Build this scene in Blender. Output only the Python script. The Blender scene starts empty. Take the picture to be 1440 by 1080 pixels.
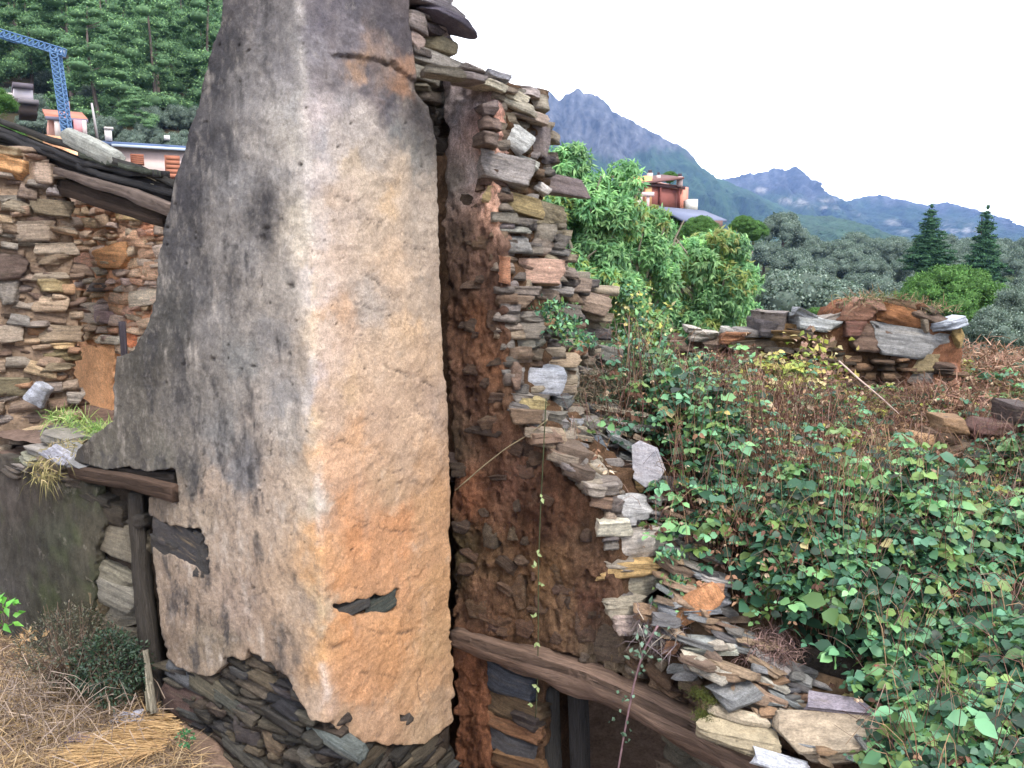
import bpy, math, random
import numpy as np
from mathutils import Vector, Matrix
random.seed(7)
rng = np.random.default_rng(7)
scene = bpy.context.scene
COL = scene.collection

# ------------------------------------------------------------------ camera
PITCH = math.radians(8.5)
FPX = 1150.0                       # focal length in photo pixels (1440 wide)
CAMZ = 3.4
cam_d = bpy.data.cameras.new('camera')
cam = bpy.data.objects.new('camera', cam_d)
COL.objects.link(cam)
cam.location = (0, 0, CAMZ)
cam.rotation_euler = (math.radians(90) - PITCH, 0, 0)
cam_d.sensor_width = 36.0
cam_d.lens = 36.0 * FPX / 1440.0
cam_d.clip_start = 0.05
cam_d.clip_end = 20000
scene.camera = cam

# ------------------------------------------------------------------ sky and sun (overcast daylight)
SUN_EL, SUN_AZ = math.radians(48), math.radians(150)     # azimuth clockwise from +Y
w = bpy.data.worlds.new('World')
scene.world = w
w.use_nodes = True
nt = w.node_tree
nt.nodes.clear()
wo = nt.nodes.new('ShaderNodeOutputWorld')
sky = nt.nodes.new('ShaderNodeTexSky')
sky.sky_type = 'NISHITA'
sky.sun_disc = False
sky.sun_elevation = SUN_EL
sky.sun_rotation = SUN_AZ
sky.air_density = 1.0
bg1 = nt.nodes.new('ShaderNodeBackground')
bg1.inputs['Strength'].default_value = 0.12
bg2 = nt.nodes.new('ShaderNodeBackground')            # the bright white cloud cover
bg2.inputs['Strength'].default_value = 1.15
wn = nt.nodes.new('ShaderNodeTexNoise')
wn.inputs['Scale'].default_value = 1.6
wn.inputs['Detail'].default_value = 4
wr = nt.nodes.new('ShaderNodeValToRGB')
wr.color_ramp.elements[0].color = (0.93, 0.96, 1.0, 1)
wr.color_ramp.elements[1].color = (1.0, 1.0, 1.0, 1)
mixw = nt.nodes.new('ShaderNodeMixShader')
mixw.inputs[0].default_value = 0.9
L = nt.links.new
L(sky.outputs[0], bg1.inputs[0])
L(wn.outputs[0], wr.inputs[0])
L(wr.outputs[0], bg2.inputs[0])
L(bg1.outputs[0], mixw.inputs[1])
L(bg2.outputs[0], mixw.inputs[2])
L(mixw.outputs[0], wo.inputs[0])

sd = bpy.data.lights.new('sun', 'SUN')
sd.energy = 1.5
sd.angle = math.radians(14)
sd.color = (1.0, 0.95, 0.88)
so = bpy.data.objects.new('sun', sd)
COL.objects.link(so)
sdir = Vector((math.sin(SUN_AZ) * math.cos(SUN_EL), math.cos(SUN_AZ) * math.cos(SUN_EL), math.sin(SUN_EL)))
so.rotation_euler = sdir.to_track_quat('Z', 'Y').to_euler()

scene.view_settings.view_transform = 'Standard'
scene.view_settings.look = 'None'
scene.view_settings.gamma = 1
scene.view_settings.exposure = 1.7
scene.view_settings.use_curve_mapping = False
scene.render.engine = 'CYCLES'
scene.cycles.max_bounces = 6
scene.cycles.diffuse_bounces = 3
scene.cycles.volume_bounces = 1
HAZE_DENSITY = 0.00010

# ------------------------------------------------------------------ maths helpers
CP, SP = math.cos(PITCH), math.sin(PITCH)


def ray(px, py):
    dx = (px - 720.0) / FPX
    dy = -(py - 540.0) / FPX
    return np.array([dx, CP + dy * SP, -SP + dy * CP])


def P(px, py, Y):
    r = ray(px, py)
    return np.array([0, 0, CAMZ]) + r * (Y / r[1])


def project(V):
    V = np.asarray(V, float)
    x, y, z = V[..., 0], V[..., 1], V[..., 2] - CAMZ
    d = y * CP - z * SP
    u = y * SP + z * CP
    d = np.maximum(d, 1e-3)
    return 720 + FPX * x / d, 540 - FPX * u / d


def lin(c):
    c = np.asarray(c, float) / 255.0
    return np.where(c <= 0.04045, c / 12.92, ((c + 0.055) / 1.055) ** 2.4)


ALB = 0.72


def alb(c, k=1.0):
    a = lin(c) * ALB * k
    return np.maximum(a * min(1.0, .72 / max(a.max(), 1e-6)), 0.004)


_perm = np.random.default_rng(3).permutation(512)
_val = np.random.default_rng(5).random(512)


def vnoise(x, y, z=None):
    x = np.asarray(x, float); y = np.asarray(y, float)
    z = np.zeros_like(x) if z is None else np.asarray(z, float) + np.zeros_like(x)
    xi, yi, zi = np.floor(x).astype(int), np.floor(y).astype(int), np.floor(z).astype(int)
    fx, fy, fz = x - xi, y - yi, z - zi
    fx = fx * fx * (3 - 2 * fx); fy = fy * fy * (3 - 2 * fy); fz = fz * fz * (3 - 2 * fz)

    def h(a, b, c):
        return _val[_perm[(_perm[(_perm[a & 511] + b) & 511] + c) & 511]]
    out = 0
    for i in (0, 1):
        for j in (0, 1):
            for k in (0, 1):
                wgt = (fx if i else 1 - fx) * (fy if j else 1 - fy) * (fz if k else 1 - fz)
                out = out + wgt * h(xi + i, yi + j, zi + k)
    return out * 2 - 1


def fbm(x, y, z=None, o=4, g=0.5):
    s = 0; a = 1; t = 0
    for k in range(o):
        f = 2 ** k
        s = s + a * vnoise(np.asarray(x) * f + 17.3 * k, np.asarray(y) * f + 5.1 * k, None if z is None else np.asarray(z) * f)
        t += a; a *= g
    return s / t


def ridged(x, y, o=4):
    s = 0; a = 1; t = 0
    for k in range(o):
        f = 2 ** k
        s = s + a * (1 - 2 * np.abs(vnoise(np.asarray(x) * f + 9.7 * k, np.asarray(y) * f + 3.3 * k)))
        t += a; a *= 0.55
    return s / t


def inpoly(px, py, poly):
    px = np.asarray(px, float); py = np.asarray(py, float)
    r = np.zeros(px.shape, bool)
    n = len(poly)
    j = n - 1
    for i in range(n):
        xi, yi = poly[i]; xj, yj = poly[j]
        if yi != yj:
            c = ((yi > py) != (yj > py)) & (px < (xj - xi) * (py - yi) / (yj - yi) + xi)
            r ^= c
        j = i
    return r


def idw(px, py, pts, vals, power=3.0, sx=1.0, sy=1.0):
    pts = np.asarray(pts, float); vals = np.asarray(vals, float)
    sh = np.asarray(px).shape
    px = np.asarray(px, float).ravel(); py = np.asarray(py, float).ravel()
    out = np.zeros((px.size, vals.shape[1]))
    for a in range(0, px.size, 20000):
        b = slice(a, a + 20000)
        d2 = ((px[b, None] - pts[None, :, 0]) / sx) ** 2 + ((py[b, None] - pts[None, :, 1]) / sy) ** 2
        wt = 1.0 / (d2 + 30.0 / (sx * sx + sy * sy) + 1e-6) ** (power / 2)
        out[b] = (wt @ vals) / wt.sum(1, keepdims=True)
    return out.reshape(sh + (vals.shape[1],))


def polydist(px, py, line):
    px = np.asarray(px, float); py = np.asarray(py, float)
    best = np.full(px.shape, 1e9)
    for (x0, y0), (x1, y1) in zip(line[:-1], line[1:]):
        dx, dy = x1 - x0, y1 - y0
        t = np.clip(((px - x0) * dx + (py - y0) * dy) / (dx * dx + dy * dy), 0, 1)
        best = np.minimum(best, np.hypot(px - x0 - t * dx, py - y0 - t * dy))
    return best


# ------------------------------------------------------------------ object helpers
def tag(o, label=None, cat=None, group=None, kind=None):
    if label: o['label'] = label
    if cat: o['category'] = cat
    if group: o['group'] = group
    if kind: o['kind'] = kind
    return o


def mk_mesh(name, V, F, col=None, uv=None, smooth=False):
    """V (n,3); F int array (m,k) or list of such arrays"""
    V = np.asarray(V, np.float32)
    Fs = F if isinstance(F, list) else [F]
    Fs = [np.asarray(f, np.int32) for f in Fs if len(f)]
    me = bpy.data.meshes.new(name)
    me.vertices.add(len(V))
    me.vertices.foreach_set('co', V.ravel())
    loops = np.concatenate([f.ravel() for f in Fs])
    cnt = np.concatenate([np.full(len(f), f.shape[1], np.int32) for f in Fs])
    me.loops.add(len(loops))
    me.loops.foreach_set('vertex_index', loops)
    me.polygons.add(len(cnt))
    me.polygons.foreach_set('loop_start', np.concatenate([[0], np.cumsum(cnt)[:-1]]).astype(np.int32))
    me.polygons.foreach_set('loop_total', cnt)
    if smooth:
        me.polygons.foreach_set('use_smooth', np.ones(len(cnt), bool))
    if col is not None:
        ca = me.color_attributes.new('Col', 'FLOAT_COLOR', 'POINT')
        c4 = np.ones((len(V), 4), np.float32)
        c4[:, :3] = col
        ca.data.foreach_set('color', c4.ravel())
    if uv is not None:
        ul = me.uv_layers.new(name='UVMap')
        ul.data.foreach_set('uv', np.asarray(uv, np.float32)[loops].ravel())
    me.update()
    me.validate()
    return me


def link(name, me, mat=None, parent=None, color=None, loc=None, rot=None, scale=None):
    o = bpy.data.objects.new(name, me)
    COL.objects.link(o)
    if mat is not None and len(me.materials) == 0:
        me.materials.append(mat)
    if parent is not None:
        o.parent = parent
    if loc is not None: o.location = loc
    if rot is not None: o.rotation_euler = rot
    if scale is not None: o.scale = scale
    if color is not None: o.color = (color[0], color[1], color[2], 1)
    return o


def empty(name, loc=(0, 0, 0), label=None, cat=None, group=None, kind=None):
    o = bpy.data.objects.new(name, None)
    o.empty_display_size = 0.1
    COL.objects.link(o)
    o.location = loc
    tag(o, label, cat, group, kind)
    return o


def wloc(o):
    p = np.zeros(3)
    while o is not None:
        p += np.array(o.location); o = o.parent
    return p


def setmat(o, m4):
    """set local matrix when parent sits at identity or at a location only"""
    if o.parent is not None:
        m4 = Matrix.Translation(-Vector(o.parent.location)) @ m4
    o.matrix_local = m4


# ------------------------------------------------------------------ materials
def newmat(name, rough=0.85, spec=0.3):
    m = bpy.data.materials.new(name)
    m.use_nodes = True
    b = m.node_tree.nodes['Principled BSDF']
    b.inputs['Roughness'].default_value = rough
    b.inputs['Specular IOR Level'].default_value = spec
    return m, m.node_tree, b


def node(nt, typ, **kw):
    n = nt.nodes.new(typ)
    for k, v in kw.items():
        if hasattr(n, k):
            setattr(n, k, v)
        else:
            n.inputs[k].default_value = v
    return n


def textured(name, src='Col', coord='Object', vscale=(1, 1, 1), layers=((6, 0.3), (30, 0.25)), bump=((12, 0.02), (60, 0.008)),
             rough=0.85, spec=0.3, hue=None, fine=(), finebump=()):
    """colour = source * noise layers; bump from noise layers (scale, distance)"""
    m, nt, b = newmat(name, rough, spec)
    L = nt.links.new
    tc = node(nt, 'ShaderNodeTexCoord')
    mp = node(nt, 'ShaderNodeMapping')
    mp.inputs['Scale'].default_value = vscale
    L(tc.outputs[coord], mp.inputs[0])
    vec = mp.outputs[0]
    if src == 'Object':
        oi = node(nt, 'ShaderNodeObjectInfo')
        base = oi.outputs['Color']
        add = node(nt, 'ShaderNodeVectorMath', operation='ADD')
        mul = node(nt, 'ShaderNodeMath', operation='MULTIPLY')
        mul.inputs[1].default_value = 91.0
        L(oi.outputs['Random'], mul.inputs[0])
        L(vec, add.inputs[0]); L(mul.outputs[0], add.inputs[1])
        vec = add.outputs[0]
    else:
        at = node(nt, 'ShaderNodeAttribute', attribute_name='Col')
        base = at.outputs['Color']
    cur = base
    for k, (sc, amt) in enumerate(layers):
        n = node(nt, 'ShaderNodeTexNoise')
        n.inputs['Scale'].default_value = sc
        n.inputs['Detail'].default_value = 5
        n.inputs['Roughness'].default_value = 0.65
        L(vec, n.inputs['Vector'])
        r = node(nt, 'ShaderNodeMapRange')
        r.inputs['From Min'].default_value = 0.3
        r.inputs['From Max'].default_value = 0.7
        r.inputs['To Min'].default_value = 1 - amt
        r.inputs['To Max'].default_value = 1 + amt
        L(n.outputs[0], r.inputs[0])
        mx = node(nt, 'ShaderNodeVectorMath', operation='SCALE')
        L(cur, mx.inputs[0]); L(r.outputs[0], mx.inputs['Scale'])
        cur = mx.outputs[0]
    geo = node(nt, 'ShaderNodeNewGeometry')
    for sc, amt in fine:
        n = node(nt, 'ShaderNodeTexNoise')
        n.inputs['Scale'].default_value = sc
        n.inputs['Detail'].default_value = 6
        n.inputs['Roughness'].default_value = 0.75
        L(geo.outputs['Position'], n.inputs['Vector'])
        r = node(nt, 'ShaderNodeMapRange')
        r.inputs['From Min'].default_value = 0.32
        r.inputs['From Max'].default_value = 0.68
        r.inputs['To Min'].default_value = 1 - amt
        r.inputs['To Max'].default_value = 1 + amt
        L(n.outputs[0], r.inputs[0])
        mx = node(nt, 'ShaderNodeVectorMath', operation='SCALE')
        L(cur, mx.inputs[0]); L(r.outputs[0], mx.inputs['Scale'])
        cur = mx.outputs[0]
    if hue is not None:          # (scale, amount, colour) : stain mixed in where a noise is high
        for (sc, lo, hi, colr, amt) in hue:
            n = node(nt, 'ShaderNodeTexNoise')
            n.inputs['Scale'].default_value = sc
            n.inputs['Detail'].default_value = 6
            n.inputs['Roughness'].default_value = 0.7
            off = node(nt, 'ShaderNodeVectorMath', operation='ADD')
            off.inputs[1].default_value = (sc * 3.1, 7.7, 1.3)
            L(vec, off.inputs[0]); L(off.outputs[0], n.inputs['Vector'])
            r = node(nt, 'ShaderNodeMapRange')
            r.inputs['From Min'].default_value = lo
            r.inputs['From Max'].default_value = hi
            r.inputs['To Max'].default_value = amt
            L(n.outputs[0], r.inputs[0])
            mc = node(nt, 'ShaderNodeMix', data_type='RGBA')
            L(r.outputs[0], mc.inputs[0]); L(cur, mc.inputs[6])
            mc.inputs[7].default_value = (*colr, 1)
            cur = mc.outputs[2]
    L(cur, b.inputs['Base Color'])
    nrm = None
    for sc, dist, vv in [(a_, b_, vec) for a_, b_ in bump] + [(a_, b_, geo.outputs['Position']) for a_, b_ in finebump]:
        n = node(nt, 'ShaderNodeTexNoise')
        n.inputs['Scale'].default_value = sc
        n.inputs['Detail'].default_value = 6
        n.inputs['Roughness'].default_value = 0.7
        L(vv, n.inputs['Vector'])
        bp = node(nt, 'ShaderNodeBump')
        bp.inputs['Strength'].default_value = 1.0
        bp.inputs['Distance'].default_value = dist
        L(n.outputs[0], bp.inputs['Height'])
        if nrm is not None:
            L(nrm, bp.inputs['Normal'])
        nrm = bp.outputs[0]
    if nrm is not None:
        L(nrm, b.inputs['Normal'])
    return m


M_stone = textured('stone_rough', 'Object', 'Object', (1, 1, 5.0), ((1.6, 0.35), (7, 0.25), (26, 0.2)),
                   ((2.5, 0.022), (9, 0.014), (34, 0.007)), 0.8, 0.3,
                   hue=((1.3, 0.55, 0.72, (0.30, 0.24, 0.16), 0.4), (3.0, 0.58, 0.7, (0.05, 0.045, 0.045), 0.6)),
                   fine=((14, .22), (70, .3)), finebump=((22, .02), (80, .01), (220, .004)))
M_slate = textured('slate_rough', 'Object', 'Object', (1, 1, 6.0), ((1.4, 0.3), (8, 0.2), (30, 0.18)),
                   ((3, 0.012), (14, 0.01), (50, 0.004)), 0.6, 0.4,
                   hue=((1.8, 0.56, 0.7, (0.34, 0.24, 0.13), 0.4), (2.6, 0.6, 0.7, (0.04, 0.04, 0.045), 0.6)),
                   fine=((16, .2), (80, .28)), finebump=((30, .014), (110, .007)))
M_plaster = textured('lime_plaster', 'Col', 'Object', (1, 1, 1), ((3, 0.12), (14, 0.14), (60, 0.16)),
                     ((7, 0.02), (24, 0.014), (90, 0.006)), 0.92, 0.15,
                     hue=((9, 0.60, 0.74, (0.07, 0.062, 0.06), 0.55), (38, 0.60, 0.72, (0.06, 0.052, 0.048), 0.6), (5, 0.6, 0.75, (0.62, 0.55, 0.47), 0.35)),
                     fine=((45, .16), (160, .28)), finebump=((55, .012), (170, .006), (400, .003)))
M_clay = textured('clay_render', 'Col', 'Object', (1, 1, 0.55), ((5, 0.3), (18, 0.3), (60, 0.2)),
                  ((9, 0.03), (30, 0.018), (90, 0.008)), 0.95, 0.1,
                  hue=((7, 0.58, 0.72, (0.035, 0.026, 0.02), 0.6), (20, 0.6, 0.72, (0.24, 0.17, 0.11), 0.4)),
                  fine=((30, .25), (120, .35)), finebump=((40, .02), (130, .01), (320, .005)))
M_mortar = textured('old_mortar', 'Col', 'Object', (1, 1, 1), ((5, 0.3), (22, 0.3)), ((10, 0.03), (40, 0.015)), 0.95, 0.1)
M_ground = textured('dry_soil', 'Col', 'Object', (1, 1, 1), ((0.8, 0.2), (9, 0.3), (40, 0.3)), ((8, 0.02), (40, 0.01)), 0.95, 0.1)
M_terrain = textured('hill_ground', 'Col', 'Object', (1, 1, 1), ((0.02, 0.25), (0.15, 0.3)), ((0.1, 0.6),), 0.95, 0.1)
M_mount = textured('mountain_rock', 'Col', 'Object', (1, 1, 0.35), ((0.012, 0.35), (0.05, 0.35)), ((0.02, 14.0), (0.08, 4.0)), 0.95, 0.1)
M_wood = textured('weathered_wood', 'Object', 'UV', (26, 1.6, 1), ((1.0, 0.35), (4, 0.3)), ((1.0, 0.015), (4, 0.008)), 0.85, 0.2)
M_paint = textured('painted_wall', 'Object', 'Object', (1, 1, 1), ((0.7, 0.06), (4, 0.05)), ((6, 0.003),), 0.8, 0.2)
M_twig = textured('twig_bark', 'Col', 'Object', (1, 1, 1), ((30, 0.25),), (), 0.85, 0.2)


def leafmat(name, rough=0.5, spec=0.4, trans=0.25):
    m, nt, b = newmat(name, rough, spec)
    L = nt.links.new
    at = node(nt, 'ShaderNodeAttribute', attribute_name='Col')
    L(at.outputs['Color'], b.inputs['Base Color'])
    if trans > 0:
        tr = node(nt, 'ShaderNodeBsdfTranslucent')
        sc = node(nt, 'ShaderNodeVectorMath', operation='MULTIPLY')
        sc.inputs[1].default_value = (1.05, 1.25, 0.8)
        L(at.outputs['Color'], sc.inputs[0]); L(sc.outputs[0], tr.inputs[0])
        mx = node(nt, 'ShaderNodeMixShader')
        mx.inputs[0].default_value = trans
        out = nt.nodes['Material Output']
        L(b.outputs[0], mx.inputs[1]); L(tr.outputs[0], mx.inputs[2]); L(mx.outputs[0], out.inputs[0])
    return m


M_leaf = leafmat('leaf_green', 0.5, 0.4, 0.25)
M_far = leafmat('far_foliage', 0.8, 0.1, 0.15)
M_straw = leafmat('dry_straw', 0.8, 0.15, 0.15)


# ------------------------------------------------------------------ frames (vertical wall planes)
class Frame:
    def __init__(self, O, D):
        D = np.array(D, float); D /= np.linalg.norm(D)
        self.O = np.array(O, float); self.D = D
        N = np.array([D[1], -D[0]])
        if np.dot(N, -self.O) < 0: N = -N
        self.N = N

    def pos(self, s, z, d=0):
        s = np.asarray(s, float); z = np.asarray(z, float) + 0 * s; d = np.asarray(d, float) + 0 * s
        return np.stack([self.O[0] + s * self.D[0] + d * self.N[0], self.O[1] + s * self.D[1] + d * self.N[1], z], -1)

    def hit(self, px, py, d=0.0):
        r = ray(px, py)
        o = self.O + d * self.N
        # camera at origin: t*r.xy = o + s*D
        A = np.array([[r[0], -self.D[0]], [r[1], -self.D[1]]])
        t, s = np.linalg.solve(A, o)
        return s, CAMZ + t * r[2]

    def axes(self, s=0):
        return self.D, self.N


COR = np.array([-1.17, 4.8])
DA = np.array([-1.2, .77]); DA /= np.linalg.norm(DA)
DB = np.array([DA[1], -DA[0]])
if DB[1] < 0: DB = -DB
fA = Frame(COR, -DA)          # s negative to the left so that +s runs right
fB = Frame(COR, DB)
NA, NB = fA.N, fB.N


class Corner:
    """the two faces of the pier joined over a rounded arris; s<0 on the shaded face, s>0 on the light face"""
    r = 0.035

    def pos(self, s, z, d=0):
        s = np.asarray(s, float); z = np.asarray(z, float) + 0 * s; d = np.asarray(d, float) + 0 * s
        r = self.r
        c = COR - r * NA - r * NB
        th = np.clip((s + r) / (2 * r), 0, 1) * math.pi / 2
        n = np.cos(th)[..., None] * NA + np.sin(th)[..., None] * NB
        base = c + n * (r + d)[..., None] + np.maximum(-s - r, 0)[..., None] * DA + np.maximum(s - r, 0)[..., None] * DB
        return np.concatenate([base, z[..., None]], -1)

    def hit(self, px, py, d=0.0):
        s, z = fA.hit(px, py, d)
        if s > 0:
            s, z = fB.hit(px, py, d)
        return s, z

    def axes(self, s=0):
        return (fA.D, NA) if s < 0 else (fB.D, NB)


fC = Corner()
W_O = COR + DB * 1.42
fW = Frame(W_O, -DA)


def sheet(name, fr, rng4, res, inside, disp, back, mat, parent=None, colfn=None, nseg=1, smooth=True, seed=0, relax=3, rough_skirt=0.0):
    s0, s1, z0, z1 = rng4
    ns, nz = int((s1 - s0) / res) + 1, int((z1 - z0) / res) + 1
    s = np.linspace(s0, s1, ns); z = np.linspace(z0, z1, nz)
    S, Z = np.meshgrid(s, z)
    Sc = (S[:-1, :-1] + S[1:, 1:]) / 2; Zc = (Z[:-1, :-1] + Z[1:, 1:]) / 2
    pc = fr.pos(Sc, Zc, 0)
    px, py = project(pc)
    msk = inside(px, py, Sc, Zc)
    idx = np.arange(ns * nz).reshape(nz, ns)
    F = np.stack([idx[:-1, :-1][msk], idx[:-1, 1:][msk], idx[1:, 1:][msk], idx[1:, :-1][msk]], -1)
    used, inv = np.unique(F.ravel(), return_inverse=True)
    F = inv.reshape(F.shape)
    S = S.ravel()[used].copy(); Z = Z.ravel()[used].copy()
    n = len(used)
    E = np.concatenate([F[:, [0, 1]], F[:, [1, 2]], F[:, [2, 3]], F[:, [3, 0]]])
    key = E[:, 0].astype(np.int64) * n + E[:, 1]
    rkey = E[:, 1].astype(np.int64) * n + E[:, 0]
    B = E[~np.isin(key, rkey)]
    for _ in range(relax):
        acc = np.zeros((n, 2)); cn = np.zeros(n)
        for a, b in ((0, 1), (1, 0)):
            np.add.at(acc[:, 0], B[:, a], S[B[:, b]]); np.add.at(acc[:, 1], B[:, a], Z[B[:, b]]); np.add.at(cn, B[:, a], 1)
        m = cn > 0
        S[m] = 0.5 * S[m] + 0.5 * acc[m, 0] / cn[m]
        Z[m] = 0.5 * Z[m] + 0.5 * acc[m, 1] / cn[m]
    p0 = fr.pos(S, Z, 0)
    px, py = project(p0)
    d = disp(px, py, S, Z)
    V = fr.pos(S, Z, d)
    col = colfn(px, py, S, Z) if colfn else None
    Fs = [F]
    bu = np.unique(B.ravel())
    mp = -np.ones(n, int); mp[bu] = np.arange(len(bu))
    prev = np.arange(n)
    Vs = [V]; Cs = [col] if col is not None else None
    base = n
    prevB = B.copy()
    for k in range(1, nseg + 1):
        f = k / nseg
        dd = d[bu] * (1 - f) + back * f
        j = rough_skirt * fbm(S[bu] * 9 + k * 3.3, Z[bu] * 9 + k * 1.7, o=3)
        Vk = fr.pos(S[bu] + j, Z[bu] + j * 0.6, dd)
        Vs.append(Vk)
        if col is not None: Cs.append(col[bu] * 0.95)
        nb = base + mp[B]
        Fs.append(np.stack([prevB[:, 1], prevB[:, 0], nb[:, 0], nb[:, 1]], -1))
        prevB = nb
        base += len(bu)
    V = np.concatenate(Vs)
    C = np.concatenate(Cs) if col is not None else None
    # orientation: front faces must look along +N
    me = mk_mesh(name, V, Fs, C, smooth=smooth)
    return link(name, me, mat, parent)


# ------------------------------------------------------------------ stones
def cube_grid(n):
    """surface grid of a unit cube"""
    vs = {}; F = []

    def vid(p):
        k = tuple(np.round(p, 5))
        if k not in vs: vs[k] = len(vs)
        return vs[k]
    for ax in range(3):
        for sgn in (-1, 1):
            for i in range(n):
                for j in range(n):
                    q = []
                    for a, b in ((0, 0), (1, 0), (1, 1), (0, 1)):
                        p = [0, 0, 0]
                        p[ax] = sgn * .5
                        p[(ax + 1) % 3] = (i + a) / n - .5
                        p[(ax + 2) % 3] = (j + b) / n - .5
                        q.append(vid(p))
                    F.append(q if sgn > 0 else q[::-1])
    return np.array(list(vs.keys())), np.array(F)


def stone_mesh(name, n, seed, cuts=5, rough=0.03, flat=False):
    r = np.random.default_rng(seed)
    V, F = cube_grid(n)
    corners = np.array([[x, y, z] for x in (-.5, .5) for y in (-.5, .5) for z in (-.5, .5)])
    off = r.uniform(-.13, .13, (8, 3)) * (np.array([1, 1, .8]))
    w = np.ones((len(V), 8))
    for k, c in enumerate(corners):
        for a in range(3):
            w[:, k] *= 0.5 + V[:, a] * np.sign(c[a])
    V = V + w @ off
    for _ in range(cuts):
        nrm = r.normal(size=3); nrm[2] *= 0.4 if not flat else 0.12
        nrm /= np.linalg.norm(nrm)
        h = r.uniform(.36, .50)
        dd = V @ nrm - h
        m = dd > 0
        V[m] -= dd[m, None] * nrm
    ln = np.linalg.norm(V, axis=1, keepdims=True)
    V = V * (1 - 0.05 * np.clip(ln - .55, 0, 1))
    V = V + rough * np.stack([fbm(V[:, 0] * 4 + seed, V[:, 1] * 4, V[:, 2] * 4 + 9 * k, o=3) for k in range(3)], -1) * 1.4
    # strata: ledges down the sides
    lay = np.floor((V[:, 2] + 0.6) * r.integers(4, 7))
    jit = r.uniform(-.07, .05, (12, 2))[np.clip(lay, 0, 11).astype(int)]
    V[:, :2] *= 1 + jit
    return mk_mesh(name, V, F)


ROCKS_S = [stone_mesh('stone_small', 3, 100 + k, 4, 0.035) for k in range(18)]
ROCKS_L = [stone_mesh('stone_large', 8, 200 + k, 8, 0.03) for k in range(16)]
BLOCKS = [stone_mesh('stone_block', 6, 400 + k, 3, 0.012, k % 2 == 0) for k in range(12)]
SLABS = [stone_mesh('slate_slab', 7, 300 + k, 7, 0.03, True) for k in range(10)]
for m_ in ROCKS_S + ROCKS_L + BLOCKS: m_.materials.append(M_stone)
for m_ in SLABS: m_.materials.append(M_slate)
MIXED = ROCKS_L + BLOCKS


def vec3(v, z=0.0):
    return Vector((float(v[0]), float(v[1]), float(z)))


def place_stone(c, D, N, w, h, t, color, tilt=0.0, meshes=ROCKS_S, parent=None, name='stone', yaw=0.0, pitch=0.0, k=1.0, jitter=0.12, raw=False):
    X = vec3(D); Nn = vec3(N); Z = Vector((0, 0, 1))
    R = Matrix((X, -Nn, Z)).transposed()
    if R.determinant() < 0:
        R = Matrix((-X, -Nn, Z)).transposed()
        tilt = -tilt if False else tilt
    rt = Matrix.Rotation(math.radians(-tilt), 3, Nn)       # positive = right end lower
    ry = Matrix.Rotation(math.radians(yaw), 3, 'Z')
    rp = Matrix.Rotation(math.radians(pitch), 3, X)
    R = rt @ ry @ rp @ R
    flip = Matrix.Diagonal((random.choice((-1, 1)), 1, 1)) if False else Matrix.Identity(3)
    m4 = (R @ flip).to_4x4() @ Matrix.Diagonal((w, t, h, 1))
    m4.translation = Vector([float(a) for a in c])
    o = bpy.data.objects.new(name, random.choice(meshes))
    COL.objects.link(o)
    if parent is not None:
        o.parent = parent
    setmat(o, m4)
    if raw:
        cc = color
    else:
        cc = alb(color, k) * (1 + random.uniform(-jitter, jitter))
        cc = cc * np.array([1 + random.uniform(-.05, .05), 1, 1 + random.uniform(-.06, .06)])
    o.color = (float(cc[0]), float(cc[1]), float(cc[2]), 1)
    return o


def fill(fr, poly, rows, widths, palette, depth, parent, proud=0.03, thick=0.16, gap=0.9, tilt=(-4, 4), prob=1.0, meshes=ROCKS_S, k=1.0, srange=None, avoid=()):
    pts = [fr.hit(x, y) for x, y in poly]
    s0, s1 = min(p[0] for p in pts), max(p[0] for p in pts)
    z0, z1 = min(p[1] for p in pts), max(p[1] for p in pts)
    z = z0; n = 0
    while z < z1:
        h = random.uniform(*rows)
        s = s0 - random.uniform(0, widths[1])
        while s < s1:
            wd = random.uniform(*widths) * (0.6 + 0.8 * h / rows[1])
            sub = [(h, 0)] if random.random() < .72 or h < 0.07 else [(h * .5, -h * .25), (h * .5, h * .25)]
            for hh, oz in sub:
                zc = z + h / 2 + oz + random.uniform(-.012, .012)
                sc = s + wd / 2
                p = fr.pos(np.array(sc), np.array(zc), 0)
                px, py = project(p)
                if random.random() < prob and inpoly(px, py, poly) and not any(inpoly(px, py, a) for a in avoid):
                    D, N = fr.axes(sc)
                    c = fr.pos(np.array(sc), np.array(zc), depth + random.uniform(-proud, proud) - thick / 2 + 0.02)
                    place_stone(c, D, N, wd * gap * random.uniform(.92, 1.1), hh * gap * random.uniform(.9, 1.12), thick * random.uniform(.8, 1.2),
                                random.choice(palette), random.uniform(*tilt), meshes, parent, k=k, yaw=random.uniform(-9, 9), pitch=random.uniform(-8, 8))
                    n += 1
            s += wd
        z += h
    return n


def hand(fr, lst, parent, depth=0.0, thick=None, meshes=MIXED, k=1.0, name='stone'):
    """(px, py, width px, height px, tilt, colour[, extra depth])"""
    out = []
    for it in lst:
        px, py, w, h, tl, c = it[:6]
        ex = it[6] if len(it) > 6 else 0
        s, z = fr.hit(px, py, depth)
        s2, _ = fr.hit(px + w / 2, py, depth)
        s1, _ = fr.hit(px - w / 2, py, depth)
        _, za = fr.hit(px, py - h / 2, depth)
        _, zb = fr.hit(px, py + h / 2, depth)
        wm, hm = abs(s2 - s1), abs(za - zb)
        tm = thick if thick else min(max(wm * .8, .12), .4)
        D, N = fr.axes(s)
        ca, sa = abs(math.cos(math.radians(tl))), abs(math.sin(math.radians(tl)))
        cpos = fr.pos(np.array(s), np.array(z), depth + ex - tm / 2 + .03)
        out.append(place_stone(cpos, D, N, wm * 1.08, hm * 1.12, tm, c, tl, meshes, parent, name, k=k, jitter=.05))
    return out


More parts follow.
